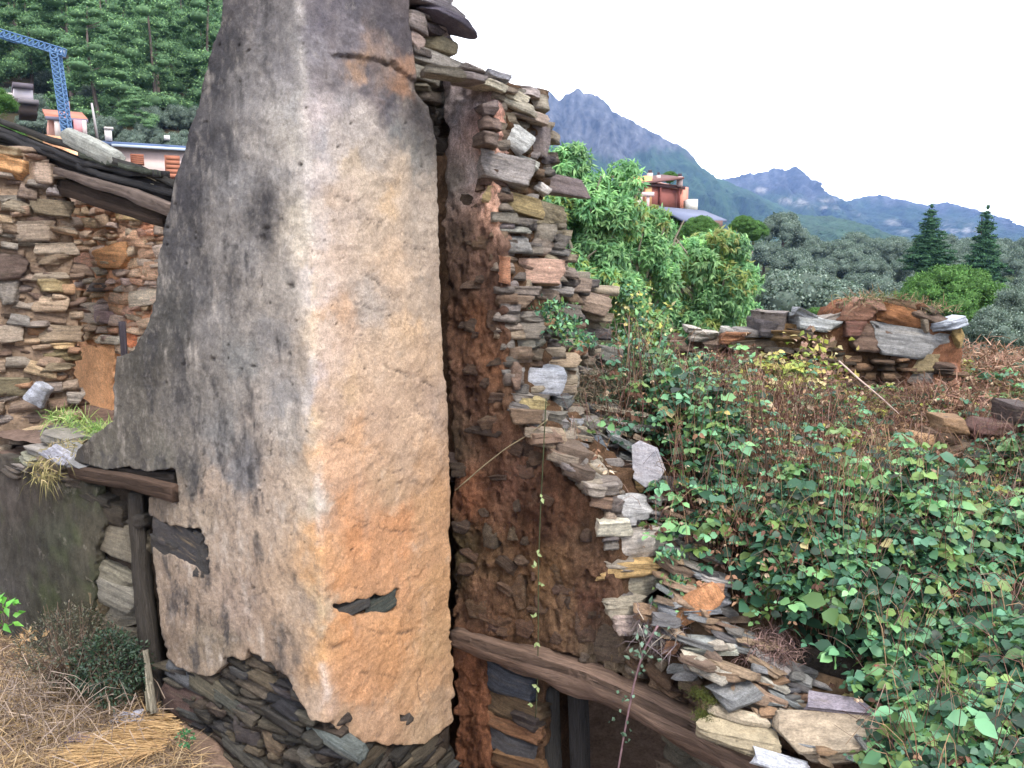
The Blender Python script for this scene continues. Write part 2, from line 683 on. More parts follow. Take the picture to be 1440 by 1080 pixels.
# ------------------------------------------------------------------ tubes and beams
def tube_geo(path, radii, n=8, square=0.0, rough=0.0, seed=0, cap=True):
    path = np.asarray(path, float); m = len(path)
    radii = np.asarray(radii, float) + np.zeros(m)
    T = np.gradient(path, axis=0); T /= np.linalg.norm(T, axis=1, keepdims=True) + 1e-9
    up = np.array([0, 0, 1.0]) if abs(T[:, 2]).mean() < .9 else np.array([0, 1.0, 0])
    A = np.cross(T, up); A /= np.linalg.norm(A, axis=1, keepdims=True) + 1e-9
    Bn = np.cross(A, T)
    th = np.linspace(0, 2 * math.pi, n, endpoint=False) + math.pi / 4
    c, s = np.cos(th), np.sin(th)
    if square > 0:
        k = 1 / np.maximum(np.abs(c), np.abs(s))
        c = c * (1 + square * (k - 1)); s = s * (1 + square * (k - 1))
    V = path[:, None] + radii[:, None, None] * (c[None, :, None] * A[:, None] + s[None, :, None] * Bn[:, None])
    ln = np.concatenate([[0], np.cumsum(np.linalg.norm(np.diff(path, axis=0), axis=1))])
    if rough > 0:
        jj = fbm(np.tile(np.arange(n) * 1.7, (m, 1)) + seed, ln[:, None] * 3 + np.zeros((m, n)) + seed, o=3)
        V = V + (jj * rough)[..., None] * (c[None, :, None] * A[:, None] + s[None, :, None] * Bn[:, None])
    uv = np.stack([np.tile(np.arange(n) / n, (m, 1)), np.tile(ln[:, None], (1, n))], -1).reshape(-1, 2)
    V = V.reshape(-1, 3)
    i = np.arange(m - 1)[:, None] * n; j = np.arange(n)[None]
    j2 = (j + 1) % n
    F = np.stack([i + j, i + j2, i + n + j2, i + n + j], -1).reshape(-1, 4)
    Fs = [F[:, ::-1]]
    if cap:
        Fs.append(np.arange(n)[None]); Fs.append((np.arange(n) + (m - 1) * n)[::-1][None])
    return V, Fs, uv


def tube(name, path, radii, mat, parent=None, color=(.2, .15, .1), n=8, square=0.0, rough=0.0, seed=0, smooth=True, steps=None):
    path = np.asarray(path, float)
    radii = np.asarray(radii, float) + np.zeros(len(path))
    if steps:
        t = np.linspace(0, 1, len(path)); tt = np.linspace(0, 1, steps)
        path = np.stack([np.interp(tt, t, path[:, k]) for k in range(3)], -1)
        radii = np.interp(tt, t, radii)
    V, Fs, uv = tube_geo(path, radii, n, square, rough, seed)
    if parent is not None:
        V = V - np.array(parent.location)
    col = np.tile(np.asarray(color, float), (len(V), 1))
    me = mk_mesh(name, V, Fs, col, uv, smooth)
    return link(name, me, mat, parent, color)


def multi_tube(name, paths, radii, mat, parent=None, colors=None, n=3):
    Vs, Fq, C = [], [], []
    b = 0
    for k, (p, r) in enumerate(zip(paths, radii)):
        V, Fs, _ = tube_geo(p, r, n, cap=False)
        Vs.append(V); Fq.append(Fs[0] + b); b += len(V)
        c = colors[k] if colors is not None else (.1, .08, .06)
        C.append(np.tile(np.asarray(c, float), (len(V), 1)))
    V = np.concatenate(Vs)
    if parent is not None: V = V - np.array(parent.location)
    return link(name, mk_mesh(name, V, np.concatenate(Fq), np.concatenate(C)), mat, parent)


def box(name, c, size, color, mat=None, parent=None, rz=0.0, bevel=0.0):
    V, F = cube_grid(1)
    V = V * np.asarray(size)
    me = mk_mesh(name, V, F)
    o = link(name, me, mat or M_paint, parent, color)
    m4 = Matrix.Translation(Vector([float(a) for a in c])) @ Matrix.Rotation(rz, 4, 'Z')
    setmat(o, m4)
    return o


# ------------------------------------------------------------------ scattered leaves / blades
def norm(v):
    return v / (np.linalg.norm(v, axis=-1, keepdims=True) + 1e-9)


def leaves(C, dirv, nrm, ln, wd, fold=0.25, droop=0.0):
    """vectorised leaflets: 6 verts, 4 tris-ish (2 quads). returns V,F(quads)"""
    n = len(C)
    d = norm(dirv); nn = norm(nrm - (nrm * d).sum(-1, keepdims=True) * d)
    sd_ = np.cross(d, nn)
    ln = np.asarray(ln)[:, None] if np.ndim(ln) else ln
    wd = np.asarray(wd)[:, None] if np.ndim(wd) else wd
    base = C
    mid = C + d * ln * .5
    tip = C + d * ln - nn * ln * droop
    a = C + d * ln * .38 + sd_ * wd * .5 + nn * wd * fold
    b = C + d * ln * .38 - sd_ * wd * .5 + nn * wd * fold
    mid = mid - nn * wd * 0.05
    V = np.stack([base, a, tip, b, mid], 1).reshape(-1, 3)
    i = np.arange(n)[:, None] * 5
    F = np.concatenate([i + np.array([[0, 4, 1]]), i + np.array([[4, 2, 1]]), i + np.array([[0, 3, 4]]), i + np.array([[4, 3, 2]])])
    return V, F


def leaves7(C, dirv, nrm, ln, wd, fold=0.2, droop=0.0):
    n = len(C)
    d = norm(dirv); nn = norm(nrm - (nrm * d).sum(-1, keepdims=True) * d)
    s_ = np.cross(d, nn)
    ln = np.asarray(ln)[:, None]; wd = np.asarray(wd)[:, None]

    def pt(f, g, up=0.0):
        return C + d * ln * f + s_ * wd * g + nn * wd * (abs(g) * fold + up) - nn * ln * droop * f * f
    V = np.stack([pt(0, 0), pt(.28, .46), pt(.62, .44), pt(1.0, 0), pt(.62, -.44), pt(.28, -.46), pt(.5, 0, -.04)], 1).reshape(-1, 3)
    i = np.arange(n)[:, None] * 7
    F = np.concatenate([i + np.array([[6, (k + 1) % 6, k]]) for k in range(6)])
    return V, F


def blades(C, dirv, ln, wd, bend):
    n = len(C)
    d = norm(dirv)
    sd_ = norm(np.cross(d, rng.normal(size=(n, 3))))
    ln = np.asarray(ln)[:, None] + np.zeros((n, 1)); wd = np.asarray(wd)[..., None] + np.zeros((n, 1)) if np.ndim(wd) else np.full((n, 1), wd)
    bv = bend if np.ndim(bend) == 2 else np.array([0, 0, -1.0]) * np.asarray(bend)[:, None]
    m = C + d * ln * .5 + bv * ln * .25
    t = C + d * ln + bv * ln
    V = np.stack([C - sd_ * wd, C + sd_ * wd, m - sd_ * wd * .8, m + sd_ * wd * .8, t], 1).reshape(-1, 3)
    i = np.arange(n)[:, None] * 5
    F = np.concatenate([i + np.array([[0, 1, 3]]), i + np.array([[0, 3, 2]]), i + np.array([[2, 3, 4]])])
    return V, F


def pick(pal, n, var=0.25):
    pal = np.asarray(pal, float)
    c = pal[rng.integers(0, len(pal), n)]
    return c * (1 + rng.uniform(-var, var, (n, 1)))


# ================================================================== THE PIER (corner of the ruined house)
PLASTER = [(310, -60), (316, -10), (312, 30), (298, 62), (286, 110), (272, 165), (258, 215), (243, 262), (233, 315), (222, 362), (219, 420),
           (207, 462), (190, 492), (164, 502), (158, 540), (158, 592), (132, 612), (107, 634), (103, 650), (150, 660), (180, 656), (205, 664), (248, 657),
           (252, 706), (207, 698), (206, 735), (215, 790), (222, 860), (233, 930), (262, 945), (300, 950), (318, 922), (340, 930), (352, 915),
           (380, 932), (400, 950), (425, 990), (438, 1012), (462, 1010), (480, 1030), (520, 1045), (560, 1050), (600, 1043), (640, 1048),
           (638, 1000), (635, 900), (630, 800), (633, 700), (628, 600), (622, 500), (620, 400), (616, 300), (612, 200), (600, 150), (584, 128),
           (580, 95), (575, 60), (570, 20), (565, -60)]
HOLES = [[(200, 726), (225, 735), (255, 738), (285, 745), (298, 808), (270, 790), (240, 782), (212, 770)],
         [(466, 850), (500, 848), (520, 838), (560, 830), (554, 858), (512, 866), (480, 864)],
         [(560, 1005), (575, 1002), (580, 1012), (562, 1016)]]
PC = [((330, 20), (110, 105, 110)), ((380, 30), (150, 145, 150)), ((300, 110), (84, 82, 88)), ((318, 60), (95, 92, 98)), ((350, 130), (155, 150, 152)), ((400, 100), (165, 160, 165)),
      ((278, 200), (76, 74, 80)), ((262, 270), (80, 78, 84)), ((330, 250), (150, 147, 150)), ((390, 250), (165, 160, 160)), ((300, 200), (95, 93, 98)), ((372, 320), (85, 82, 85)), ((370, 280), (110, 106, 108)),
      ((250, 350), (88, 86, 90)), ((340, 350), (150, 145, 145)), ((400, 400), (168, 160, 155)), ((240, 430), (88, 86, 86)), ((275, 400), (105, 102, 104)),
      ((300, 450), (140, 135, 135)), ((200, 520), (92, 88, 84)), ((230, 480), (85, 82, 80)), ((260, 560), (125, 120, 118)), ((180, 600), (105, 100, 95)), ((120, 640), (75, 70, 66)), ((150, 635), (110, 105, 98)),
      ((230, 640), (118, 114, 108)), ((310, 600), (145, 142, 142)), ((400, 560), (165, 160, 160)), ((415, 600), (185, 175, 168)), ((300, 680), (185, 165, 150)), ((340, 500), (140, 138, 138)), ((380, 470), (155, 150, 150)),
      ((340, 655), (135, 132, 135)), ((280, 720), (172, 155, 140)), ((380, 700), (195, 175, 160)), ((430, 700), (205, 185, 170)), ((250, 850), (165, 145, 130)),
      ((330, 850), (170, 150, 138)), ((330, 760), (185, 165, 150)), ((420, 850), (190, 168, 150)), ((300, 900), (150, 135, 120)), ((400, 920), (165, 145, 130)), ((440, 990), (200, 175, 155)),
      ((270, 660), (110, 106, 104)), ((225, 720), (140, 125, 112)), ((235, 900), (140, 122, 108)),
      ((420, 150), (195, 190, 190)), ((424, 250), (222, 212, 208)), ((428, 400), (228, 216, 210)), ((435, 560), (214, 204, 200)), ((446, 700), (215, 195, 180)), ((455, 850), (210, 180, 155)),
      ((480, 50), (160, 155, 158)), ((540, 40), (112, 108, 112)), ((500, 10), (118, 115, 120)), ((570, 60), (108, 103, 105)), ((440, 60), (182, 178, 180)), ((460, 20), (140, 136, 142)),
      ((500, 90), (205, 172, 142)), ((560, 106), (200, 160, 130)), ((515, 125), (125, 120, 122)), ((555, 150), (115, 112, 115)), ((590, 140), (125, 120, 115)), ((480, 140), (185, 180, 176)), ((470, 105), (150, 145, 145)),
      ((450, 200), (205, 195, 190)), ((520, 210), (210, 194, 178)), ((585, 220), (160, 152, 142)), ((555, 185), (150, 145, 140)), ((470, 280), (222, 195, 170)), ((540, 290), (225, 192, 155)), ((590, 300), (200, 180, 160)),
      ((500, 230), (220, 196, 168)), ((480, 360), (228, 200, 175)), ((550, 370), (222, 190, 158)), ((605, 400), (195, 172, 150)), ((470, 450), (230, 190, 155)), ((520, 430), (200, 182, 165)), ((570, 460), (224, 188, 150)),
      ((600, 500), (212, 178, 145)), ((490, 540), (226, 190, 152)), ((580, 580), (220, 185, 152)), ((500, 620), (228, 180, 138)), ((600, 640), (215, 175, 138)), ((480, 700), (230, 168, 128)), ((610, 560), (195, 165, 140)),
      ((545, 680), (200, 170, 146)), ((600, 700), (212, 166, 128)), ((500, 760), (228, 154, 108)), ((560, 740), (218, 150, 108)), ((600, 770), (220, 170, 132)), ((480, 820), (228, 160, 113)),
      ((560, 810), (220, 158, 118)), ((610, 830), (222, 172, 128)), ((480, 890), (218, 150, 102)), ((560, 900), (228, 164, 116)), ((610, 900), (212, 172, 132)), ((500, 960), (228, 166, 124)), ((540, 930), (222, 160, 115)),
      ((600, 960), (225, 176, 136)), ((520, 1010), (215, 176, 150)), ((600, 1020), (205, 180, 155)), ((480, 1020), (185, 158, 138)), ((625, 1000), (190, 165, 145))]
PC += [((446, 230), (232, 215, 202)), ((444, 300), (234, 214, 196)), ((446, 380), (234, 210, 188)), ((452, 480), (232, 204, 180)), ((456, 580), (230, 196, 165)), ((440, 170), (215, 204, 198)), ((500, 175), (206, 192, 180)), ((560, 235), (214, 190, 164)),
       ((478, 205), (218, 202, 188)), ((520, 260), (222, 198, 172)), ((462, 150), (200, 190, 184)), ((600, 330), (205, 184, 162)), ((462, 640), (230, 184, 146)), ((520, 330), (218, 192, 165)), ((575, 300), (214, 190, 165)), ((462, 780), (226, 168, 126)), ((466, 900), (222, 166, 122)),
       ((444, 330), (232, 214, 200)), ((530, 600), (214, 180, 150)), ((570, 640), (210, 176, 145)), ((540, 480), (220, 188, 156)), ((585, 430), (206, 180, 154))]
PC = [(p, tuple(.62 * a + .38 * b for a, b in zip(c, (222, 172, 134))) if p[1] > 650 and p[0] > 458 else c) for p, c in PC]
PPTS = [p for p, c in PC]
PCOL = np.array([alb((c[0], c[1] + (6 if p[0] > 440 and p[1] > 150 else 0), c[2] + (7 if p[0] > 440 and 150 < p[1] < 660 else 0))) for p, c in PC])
CRACKS = [([(482, 78), (520, 83), (550, 92), (578, 112), (606, 130)], 2.6, .035), ([(500, 428), (515, 430), (530, 440), (545, 436)], 1.8, .014),
          ([(535, 505), (548, 520), (575, 528), (598, 540), (615, 548)], 2.0, .016), ([(560, 680), (585, 678), (600, 688)], 1.6, .010), ([(425, 60), (455, 75), (458, 110)], 1.5, .008),
          ([(602, 795), (612, 780), (608, 760), (620, 745)], 1.3, .010), ([(510, 385), (530, 395), (548, 420)], 1.6, .009), ([(470, 950), (520, 945), (560, 955)], 1.4, .008),
          ([(500, 880), (540, 892), (590, 885)], 1.6, .010), ([(456, 900), (470, 912), (485, 905)], 2.2, .018), ([(588, 1040), (594, 1000), (590, 960), (600, 930)], 1.2, .009),
          ([(520, 580), (555, 590), (580, 585)], 1.4, .008), ([(480, 745), (520, 738), (560, 750), (590, 744)], 1.6, .010), ([(330, 835), (350, 840), (372, 832)], 1.3, .008)]
for _ in range(16):
    x_, y_ = random.uniform(462, 590), random.uniform(200, 1000)
    n_ = random.randint(3, 5); ln_ = random.uniform(8, 18)
    CRACKS.append(([(x_ + i * ln_, y_ + random.uniform(-7, 7) + i * random.uniform(-2, 4)) for i in range(n_)], random.uniform(.9, 1.5), random.uniform(.006, .014)))
for _ in range(12):
    x_, y_ = random.uniform(250, 420), random.uniform(300, 900)
    CRACKS.append(([(x_ + random.uniform(-5, 5), y_ + i * 12) for i in range(4)], random.uniform(.8, 1.3), random.uniform(.004, .010)))
pits = []
for _ in range(75):
    x = random.uniform(230, 445); y = random.uniform(60, 920)
    pits.append((x, y, random.uniform(.8, 2.0)))
for _ in range(36):
    pits.append((random.uniform(440, 625), random.uniform(130, 1000), random.uniform(.8, 1.9)))
pits += [(372, 322, 4), (300, 505, 3), (408, 402, 4), (368, 335, 4)]


def warp(px, py, a=5.0, f=0.06):
    return px + a * fbm(px * f, py * f, o=4), py + a * fbm(px * f + 50, py * f + 31, o=4)


def in_plaster(px, py, S, Z):
    x, y = warp(px, py, 7, 0.07)
    x2, y2 = warp(px, py, 3, 0.2)
    # the straight left silhouette stays smoother than the torn bottom edge
    m = np.where(py > 880, inpoly(x, y, PLASTER), inpoly((x2 + px) / 2, (y2 + py) / 2, PLASTER))
    for h in HOLES:
        m &= ~inpoly(x, y, h)
    return m


def pitfield(px, py):
    f = np.zeros(np.shape(px))
    px = px + 3 * fbm(px * .3, py * .3, o=2); py = py + 3 * fbm(px * .3 + 8, py * .3, o=2)
    for (x, y, r) in pits:
        m = (np.abs(px - x) < 3 * r) & (np.abs(py - y) < 3 * r)
        if m.any():
            f[m] += np.exp(-(((px[m] - x) ** 2 + (py[m] - y) ** 2) / (r * r)))
    return np.clip(f, 0, 1)


def d_plaster(px, py, S, Z):
    d = 0.022 * fbm(S * 2.3, Z * 1.7, o=3) + 0.010 * fbm(S * 9, Z * 8, o=3) + 0.0045 * fbm(S * 32, Z * 32, o=3)
    d = d + np.where(S > 0, 0.010 * ridged(S * 3 + 4, Z * 5.0, o=3), 0)          # trowel ripples on the light face
    for line, wd, dp in CRACKS:
        d = d - .55 * dp * np.clip(.7 + 1.2 * fbm(px * .08, py * .08, o=2), .1, 1.3) * np.exp(-(polydist(px + 4 * fbm(px * .12, py * .12, o=3), py + 4 * fbm(px * .12 + 9, py * .12, o=3), line) / wd) ** 2)
    d = d - 0.018 * pitfield(px, py)
    # upper coat hangs over the ledge
    yl = np.interp(px, [470, 520, 550, 578, 606], [76, 83, 92, 112, 130])
    d = d + np.where((px > 468) & (py < yl), 0.022, 0)
    # chipped arris
    d = d - 0.02 * np.exp(-(S / 0.03) ** 2) * np.clip(fbm(Z * 6, Z * 0 + 3, o=3), 0, 1)
    return d


def c_plaster(px, py, S, Z):
    x, y = px + 30 * fbm(S * 5, Z * 5, o=6, g=.68), py + 46 * fbm(S * 5 + 9, Z * 5 + 4, o=6, g=.68)
    c = idw(x, y, PPTS, PCOL, 3.2, 1.0, 1.35)
    # lichen / soot blotches with their own outlines, stretched down the wall
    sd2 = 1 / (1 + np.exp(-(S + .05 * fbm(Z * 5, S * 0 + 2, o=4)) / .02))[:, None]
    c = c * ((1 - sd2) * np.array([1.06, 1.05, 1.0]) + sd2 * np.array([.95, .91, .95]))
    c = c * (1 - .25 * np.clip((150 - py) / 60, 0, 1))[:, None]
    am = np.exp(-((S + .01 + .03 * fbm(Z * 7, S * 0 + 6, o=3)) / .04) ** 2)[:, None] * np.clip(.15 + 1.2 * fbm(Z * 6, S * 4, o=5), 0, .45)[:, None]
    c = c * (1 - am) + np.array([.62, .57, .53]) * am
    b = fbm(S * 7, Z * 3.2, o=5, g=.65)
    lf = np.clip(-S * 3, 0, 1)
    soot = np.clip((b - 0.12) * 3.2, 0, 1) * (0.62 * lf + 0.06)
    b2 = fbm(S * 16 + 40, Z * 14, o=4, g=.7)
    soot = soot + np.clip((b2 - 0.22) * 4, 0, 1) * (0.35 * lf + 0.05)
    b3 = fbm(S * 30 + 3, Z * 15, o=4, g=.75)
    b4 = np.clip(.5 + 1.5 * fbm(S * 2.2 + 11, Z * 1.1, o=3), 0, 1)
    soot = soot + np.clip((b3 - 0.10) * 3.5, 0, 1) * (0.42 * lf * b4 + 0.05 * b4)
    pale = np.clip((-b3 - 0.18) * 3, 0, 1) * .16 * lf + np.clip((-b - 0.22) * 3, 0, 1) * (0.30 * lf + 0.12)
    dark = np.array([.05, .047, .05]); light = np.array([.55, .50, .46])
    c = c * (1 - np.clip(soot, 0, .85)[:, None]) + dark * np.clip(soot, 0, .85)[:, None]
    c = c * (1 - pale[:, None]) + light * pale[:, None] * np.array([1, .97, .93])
    for line, wd, dp in CRACKS:
        k = (np.clip(.5 + 1.2 * fbm(px * .08, py * .08, o=2), 0, 1) * np.exp(-(polydist(px + 4 * fbm(px * .12, py * .12, o=3), py + 4 * fbm(px * .12 + 9, py * .12, o=3), line) / (wd * .8)) ** 2))[:, None] * .7
        c = c * (1 - k) + np.array([.06, .045, .038]) * k
    k = pitfield(px, py)[:, None] * .75
    c = c * (1 - k) + np.array([.045, .038, .035]) * k
    return c


pier = empty('ruined_pier', (0, 0, 0), 'tall broken plastered house corner, sooty grey on its left face and ochre on its right', 'ruined wall')
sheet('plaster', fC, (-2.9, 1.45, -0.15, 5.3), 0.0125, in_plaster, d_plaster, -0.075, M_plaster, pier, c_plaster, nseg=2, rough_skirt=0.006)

CORE = [(300, -60), (320, -10), (316, 30), (303, 62), (291, 110), (277, 165), (263, 215), (248, 262), (238, 315), (227, 362), (224, 420), (212, 462), (194, 496), (170, 508),
        (164, 540), (163, 594), (136, 618), (112, 640), (112, 654), (250, 660), (252, 700), (211, 702), (210, 735), (219, 790), (227, 860), (236, 930), (238, 1400), (660, 1400), (642, 1040), (640, 1000),
        (637, 900), (634, 800), (636, 700), (631, 600), (625, 500), (622, 400), (618, 300), (614, 200), (608, 140), (612, 110), (612, -60)]


def c_core(px, py, S, Z):
    return np.tile(alb((78, 68, 60)), (len(px), 1)) * (1 + .3 * fbm(S * 9, Z * 9, o=3))[:, None]


sheet('rubble_core', fC, (-2.9, 1.45, -1.2, 5.3), 0.04, lambda px, py, S, Z: inpoly(px, py, CORE),
      lambda px, py, S, Z: -0.075 + 0.02 * fbm(S * 12, Z * 12, o=3), -0.55, M_mortar, pier, c_core, nseg=5, rough_skirt=0.05, relax=1)

DARKPAL = [(84, 78, 70), (70, 66, 62), (96, 88, 76), (60, 57, 58), (104, 96, 84), (78, 66, 58), (88, 86, 86), (66, 62, 56), (112, 100, 84)]
BASE = [(234, 935), (262, 948), (300, 953), (318, 925), (340, 932), (352, 918), (380, 935), (400, 953), (425, 993), (440, 1014), (465, 1018), (520, 1048), (560, 1053),
        (600, 1046), (640, 1050), (650, 1320), (238, 1320)]
fill(fC, BASE, (0.035, 0.085), (0.10, 0.30), DARKPAL, -0.045, pier, proud=0.03, thick=0.14, gap=1.0, tilt=(-7, 7), k=1.0)
hand(fC, [(255, 985, 44, 34, 3, (92, 74, 68)), (292, 965, 70, 26, 12, (112, 104, 88)), (395, 968, 52, 12, 12, (66, 62, 66)), (372, 955, 42, 18, 8, (112, 98, 82)), (345, 1018, 26, 46, -3, (84, 78, 76)),
          (322, 1030, 30, 20, 3, (106, 98, 80)), (382, 1040, 34, 30, 20, (112, 96, 78)), (462, 1042, 66, 18, 10, (108, 112, 112)), (275, 1010, 24, 26, 5, (122, 116, 106)), (330, 990, 50, 14, 14, (92, 90, 82)),
          (428, 975, 30, 26, 8, (78, 74, 70)), (410, 1000, 36, 14, 15, (60, 58, 64)), (252, 945, 30, 22, 6, (100, 102, 106)), (300, 1052, 60, 12, 20, (80, 78, 72)), (350, 1066, 70, 14, 20, (84, 80, 74)),
          (520, 1065, 60, 16, 2, (96, 84, 70)), (590, 1062, 50, 16, -3, (104, 96, 84)), (440, 1070, 40, 20, 10, (120, 112, 100))],
     pier, depth=-0.035, thick=.14, k=1.05)
hand(fC, [(232, 748, 44, 26, 8, (74, 70, 70)), (262, 765, 60, 46, 14, (58, 56, 58)), (236, 772, 40, 24, 6, (64, 60, 60)), (286, 780, 22, 50, 0, (62, 58, 58)), (492, 857, 50, 16, -4, (84, 80, 80)), (538, 848, 44, 22, -8, (80, 86, 80)), (570, 1010, 20, 14, 0, (100, 92, 86))],
     pier, depth=-0.03, thick=.1, meshes=SLABS)
# broken top right of the pier: coursed stones under an overhanging slate cap
TOPR = [(612, 40, 28, 15, 0, (80, 70, 72)), (634, 25, 26, 16, 4, (158, 144, 144)), (592, 32, 30, 24, 0, (140, 126, 122)), (622, 41, 34, 18, 3, (165, 150, 145)), (590, 58, 32, 26, 0, (150, 134, 126)), (624, 62, 34, 22, 4, (158, 148, 120)),
        (600, 75, 34, 10, 0, (105, 96, 90)), (620, 86, 74, 19, 2, (150, 140, 130)), (604, 106, 40, 18, 2, (140, 130, 115)), (598, 122, 28, 12, 0, (120, 110, 98)), (610, 138, 28, 12, 0, (96, 86, 78)),
        (598, 20, 30, 12, 0, (118, 110, 112)), (606, -12, 60, 20, 0, (110, 104, 108)), (636, 12, 46, 7, 2, (98, 92, 96))]
hand(fB, TOPR, pier, depth=0.0, thick=.2, k=1.5)
hand(fB, [(612, 4, 96, 11, 2, (128, 122, 130)), (630, 30, 62, 9, 12, (92, 84, 96), .08)], pier, depth=0.06, thick=.26, meshes=SLABS, k=1.4)

hand(fB, [(608, 150, 26, 16, 0, (92, 84, 76)), (612, 166, 24, 18, 2, (84, 76, 70)), (614, 184, 22, 18, 0, (80, 72, 66)), (616, 204, 20, 20, 0, (74, 66, 60))], pier, depth=-.05, thick=.3)

# ================================================================== THE BROKEN CROSS WALL with brown clay render
xwall = empty('broken_wall', (0, 0, 0), 'broken stepped slate wall with brown clay render, right of the ochre plaster face', 'ruined wall')
BROWN = [(624, 108), (630, 200), (627, 300), (630, 400), (630, 500), (634, 600), (639, 700), (637, 800), (639, 880), (642, 1150), (696, 1150), (682, 990), (676, 945), (662, 912), (662, 893), (740, 908), (800, 918), (870, 950),
         (905, 968), (880, 930), (870, 860), (855, 770), (836, 706), (800, 680), (775, 652), (742, 610), (722, 560), (712, 500), (706, 430), (704, 340), (698, 300), (696, 250), (700, 200), (697, 150), (690, 118), (660, 106)]
BC = [((640, 150), (84, 76, 76)), ((670, 150), (112, 100, 100)), ((690, 170), (135, 98, 86)), ((640, 250), (78, 70, 66)), ((670, 240), (105, 95, 92)), ((690, 240), (140, 105, 90)), ((690, 300), (128, 98, 84)),
      ((650, 330), (72, 58, 50)), ((690, 360), (110, 84, 72)), ((640, 400), (86, 64, 52)), ((670, 450), (108, 74, 55)), ((700, 430), (92, 68, 58)), ((660, 550), (92, 66, 54)), ((690, 520), (130, 92, 70)), ((710, 560), (104, 78, 62)),
      ((640, 620), (78, 62, 50)), ((700, 620), (112, 82, 66)), ((655, 700), (116, 76, 56)), ((720, 680), (112, 80, 66)), ((760, 720), (72, 48, 38)), ((800, 720), (98, 68, 52)),
      ((825, 760), (98, 74, 58)), ((650, 780), (78, 64, 45)), ((700, 800), (105, 80, 60)), ((770, 800), (122, 92, 66)), ((740, 740), (84, 58, 44)), ((830, 850), (92, 64, 52)), ((680, 860), (95, 70, 55)),
      ((740, 860), (104, 78, 58)), ((790, 860), (120, 92, 70)), ((850, 920), (122, 104, 86)), ((650, 950), (125, 82, 60)), ((650, 1040), (112, 72, 52)), ((680, 930), (150, 100, 74))]
BP = [p for p, c in BC]; BV = np.array([alb(c, 1.25) * (3.0 if p[1] < 320 else 1) for p, c in BC])
BV = BV * np.array([1.1, 1.15, 1.15])


def in_brown(px, py, S, Z):
    x, y = warp(px, py, 7, 0.08)
    return inpoly(x, y, BROWN)


def d_brown(px, py, S, Z):
    d = 0.04 * fbm(S * 4, Z * 2.6, o=3) + 0.018 * fbm(S * 15, Z * 9, o=4) + 0.010 * np.round(3 * fbm(S * 9 + 3, Z * 7, o=2)) / 1.5 + 0.010 * fbm(S * 44, Z * 36, o=3)
    pocks = np.clip(fbm(S * 14 + 7, Z * 9, o=2) - .38, 0, 1)
    return d - 0.18 * pocks


def c_brown(px, py, S, Z):
    x, y = px + 12 * fbm(S * 6, Z * 6, o=3), py + 22 * fbm(S * 6 + 9, Z * 6 + 4, o=3)
    c = idw(x, y, BP, BV, 3.0, 1.0, 1.4)
    v = fbm(S * 14, Z * 5, o=4, g=.7)
    return c * (1 + .55 * v)[:, None]


sheet('clay_render', fW, (-0.2, 1.6, -0.6, 5.2), 0.0125, in_brown, d_brown, -0.14, M_clay, xwall, c_brown, nseg=2, rough_skirt=0.01)
WCORE = [(545, 112), (545, 100), (640, 96), (690, 112), (700, 130), (700, 330), (708, 400), (712, 500), (722, 560), (748, 605), (790, 648), (836, 692), (852, 740), (866, 780), (872, 860), (900, 905), (945, 940), (1000, 985), (1060, 1020),
         (1105, 1060), (1160, 1150), (1062, 1150), (1062, 1098), (970, 1052), (880, 992), (840, 975), (757, 958), (757, 1300), (545, 1300)]


def d_wcore(px, py, S, Z):
    return -0.11 - 0.42 * np.clip((650 - px) / 22, 0, 1) + 0.03 * fbm(S * 9, Z * 9, o=3)


def c_wcore(px, py, S, Z):
    a = np.tile(alb((112, 86, 66)), (len(px), 1))
    return a * (1 + .35 * fbm(S * 8, Z * 8, o=3))[:, None]


sheet('rubble_core', fW, (-0.9, 2.6, -1.2, 5.2), 0.03, lambda px, py, S, Z: inpoly(*warp(px, py, 6, .06), WCORE), d_wcore, -0.62, M_clay, xwall, c_wcore, nseg=7, rough_skirt=0.05, relax=1)

# ragged end: depth follows the wall's thickness behind its broken edge
EY = [100, 130, 330, 400, 500, 560, 605, 648, 692, 740, 860, 905, 940, 985, 1020, 1060, 1150]
EX = [690, 698, 698, 706, 712, 722, 746, 788, 834, 850, 870, 898, 940, 998, 1058, 1100, 1160]


def end_frame(py):
    ex = np.interp(py, EY, EX)
    s, z = fW.hit(ex, py)
    O = fW.O + s * fW.D
    return Frame(O, DB)


def hand_end(lst, parent, name='stone', meshes=MIXED, depth=0.09, thick=None, k=1.5):
    out = []
    for it in lst:
        fe = end_frame(it[1])
        s, z = fe.hit(it[0], it[1])
        q = fe.O + s * fe.D
        fr = Frame(q, np.array([1, .12 if it[1] > 420 else .3]))    # each stone turns its face to the open side
        dp = (.5 * it[2] / FPX * q[1] + .04) if it[1] > 560 else depth
        out += hand(fr, [it], parent, depth=dp, thick=thick, meshes=meshes, name=name, k=k)
    return out


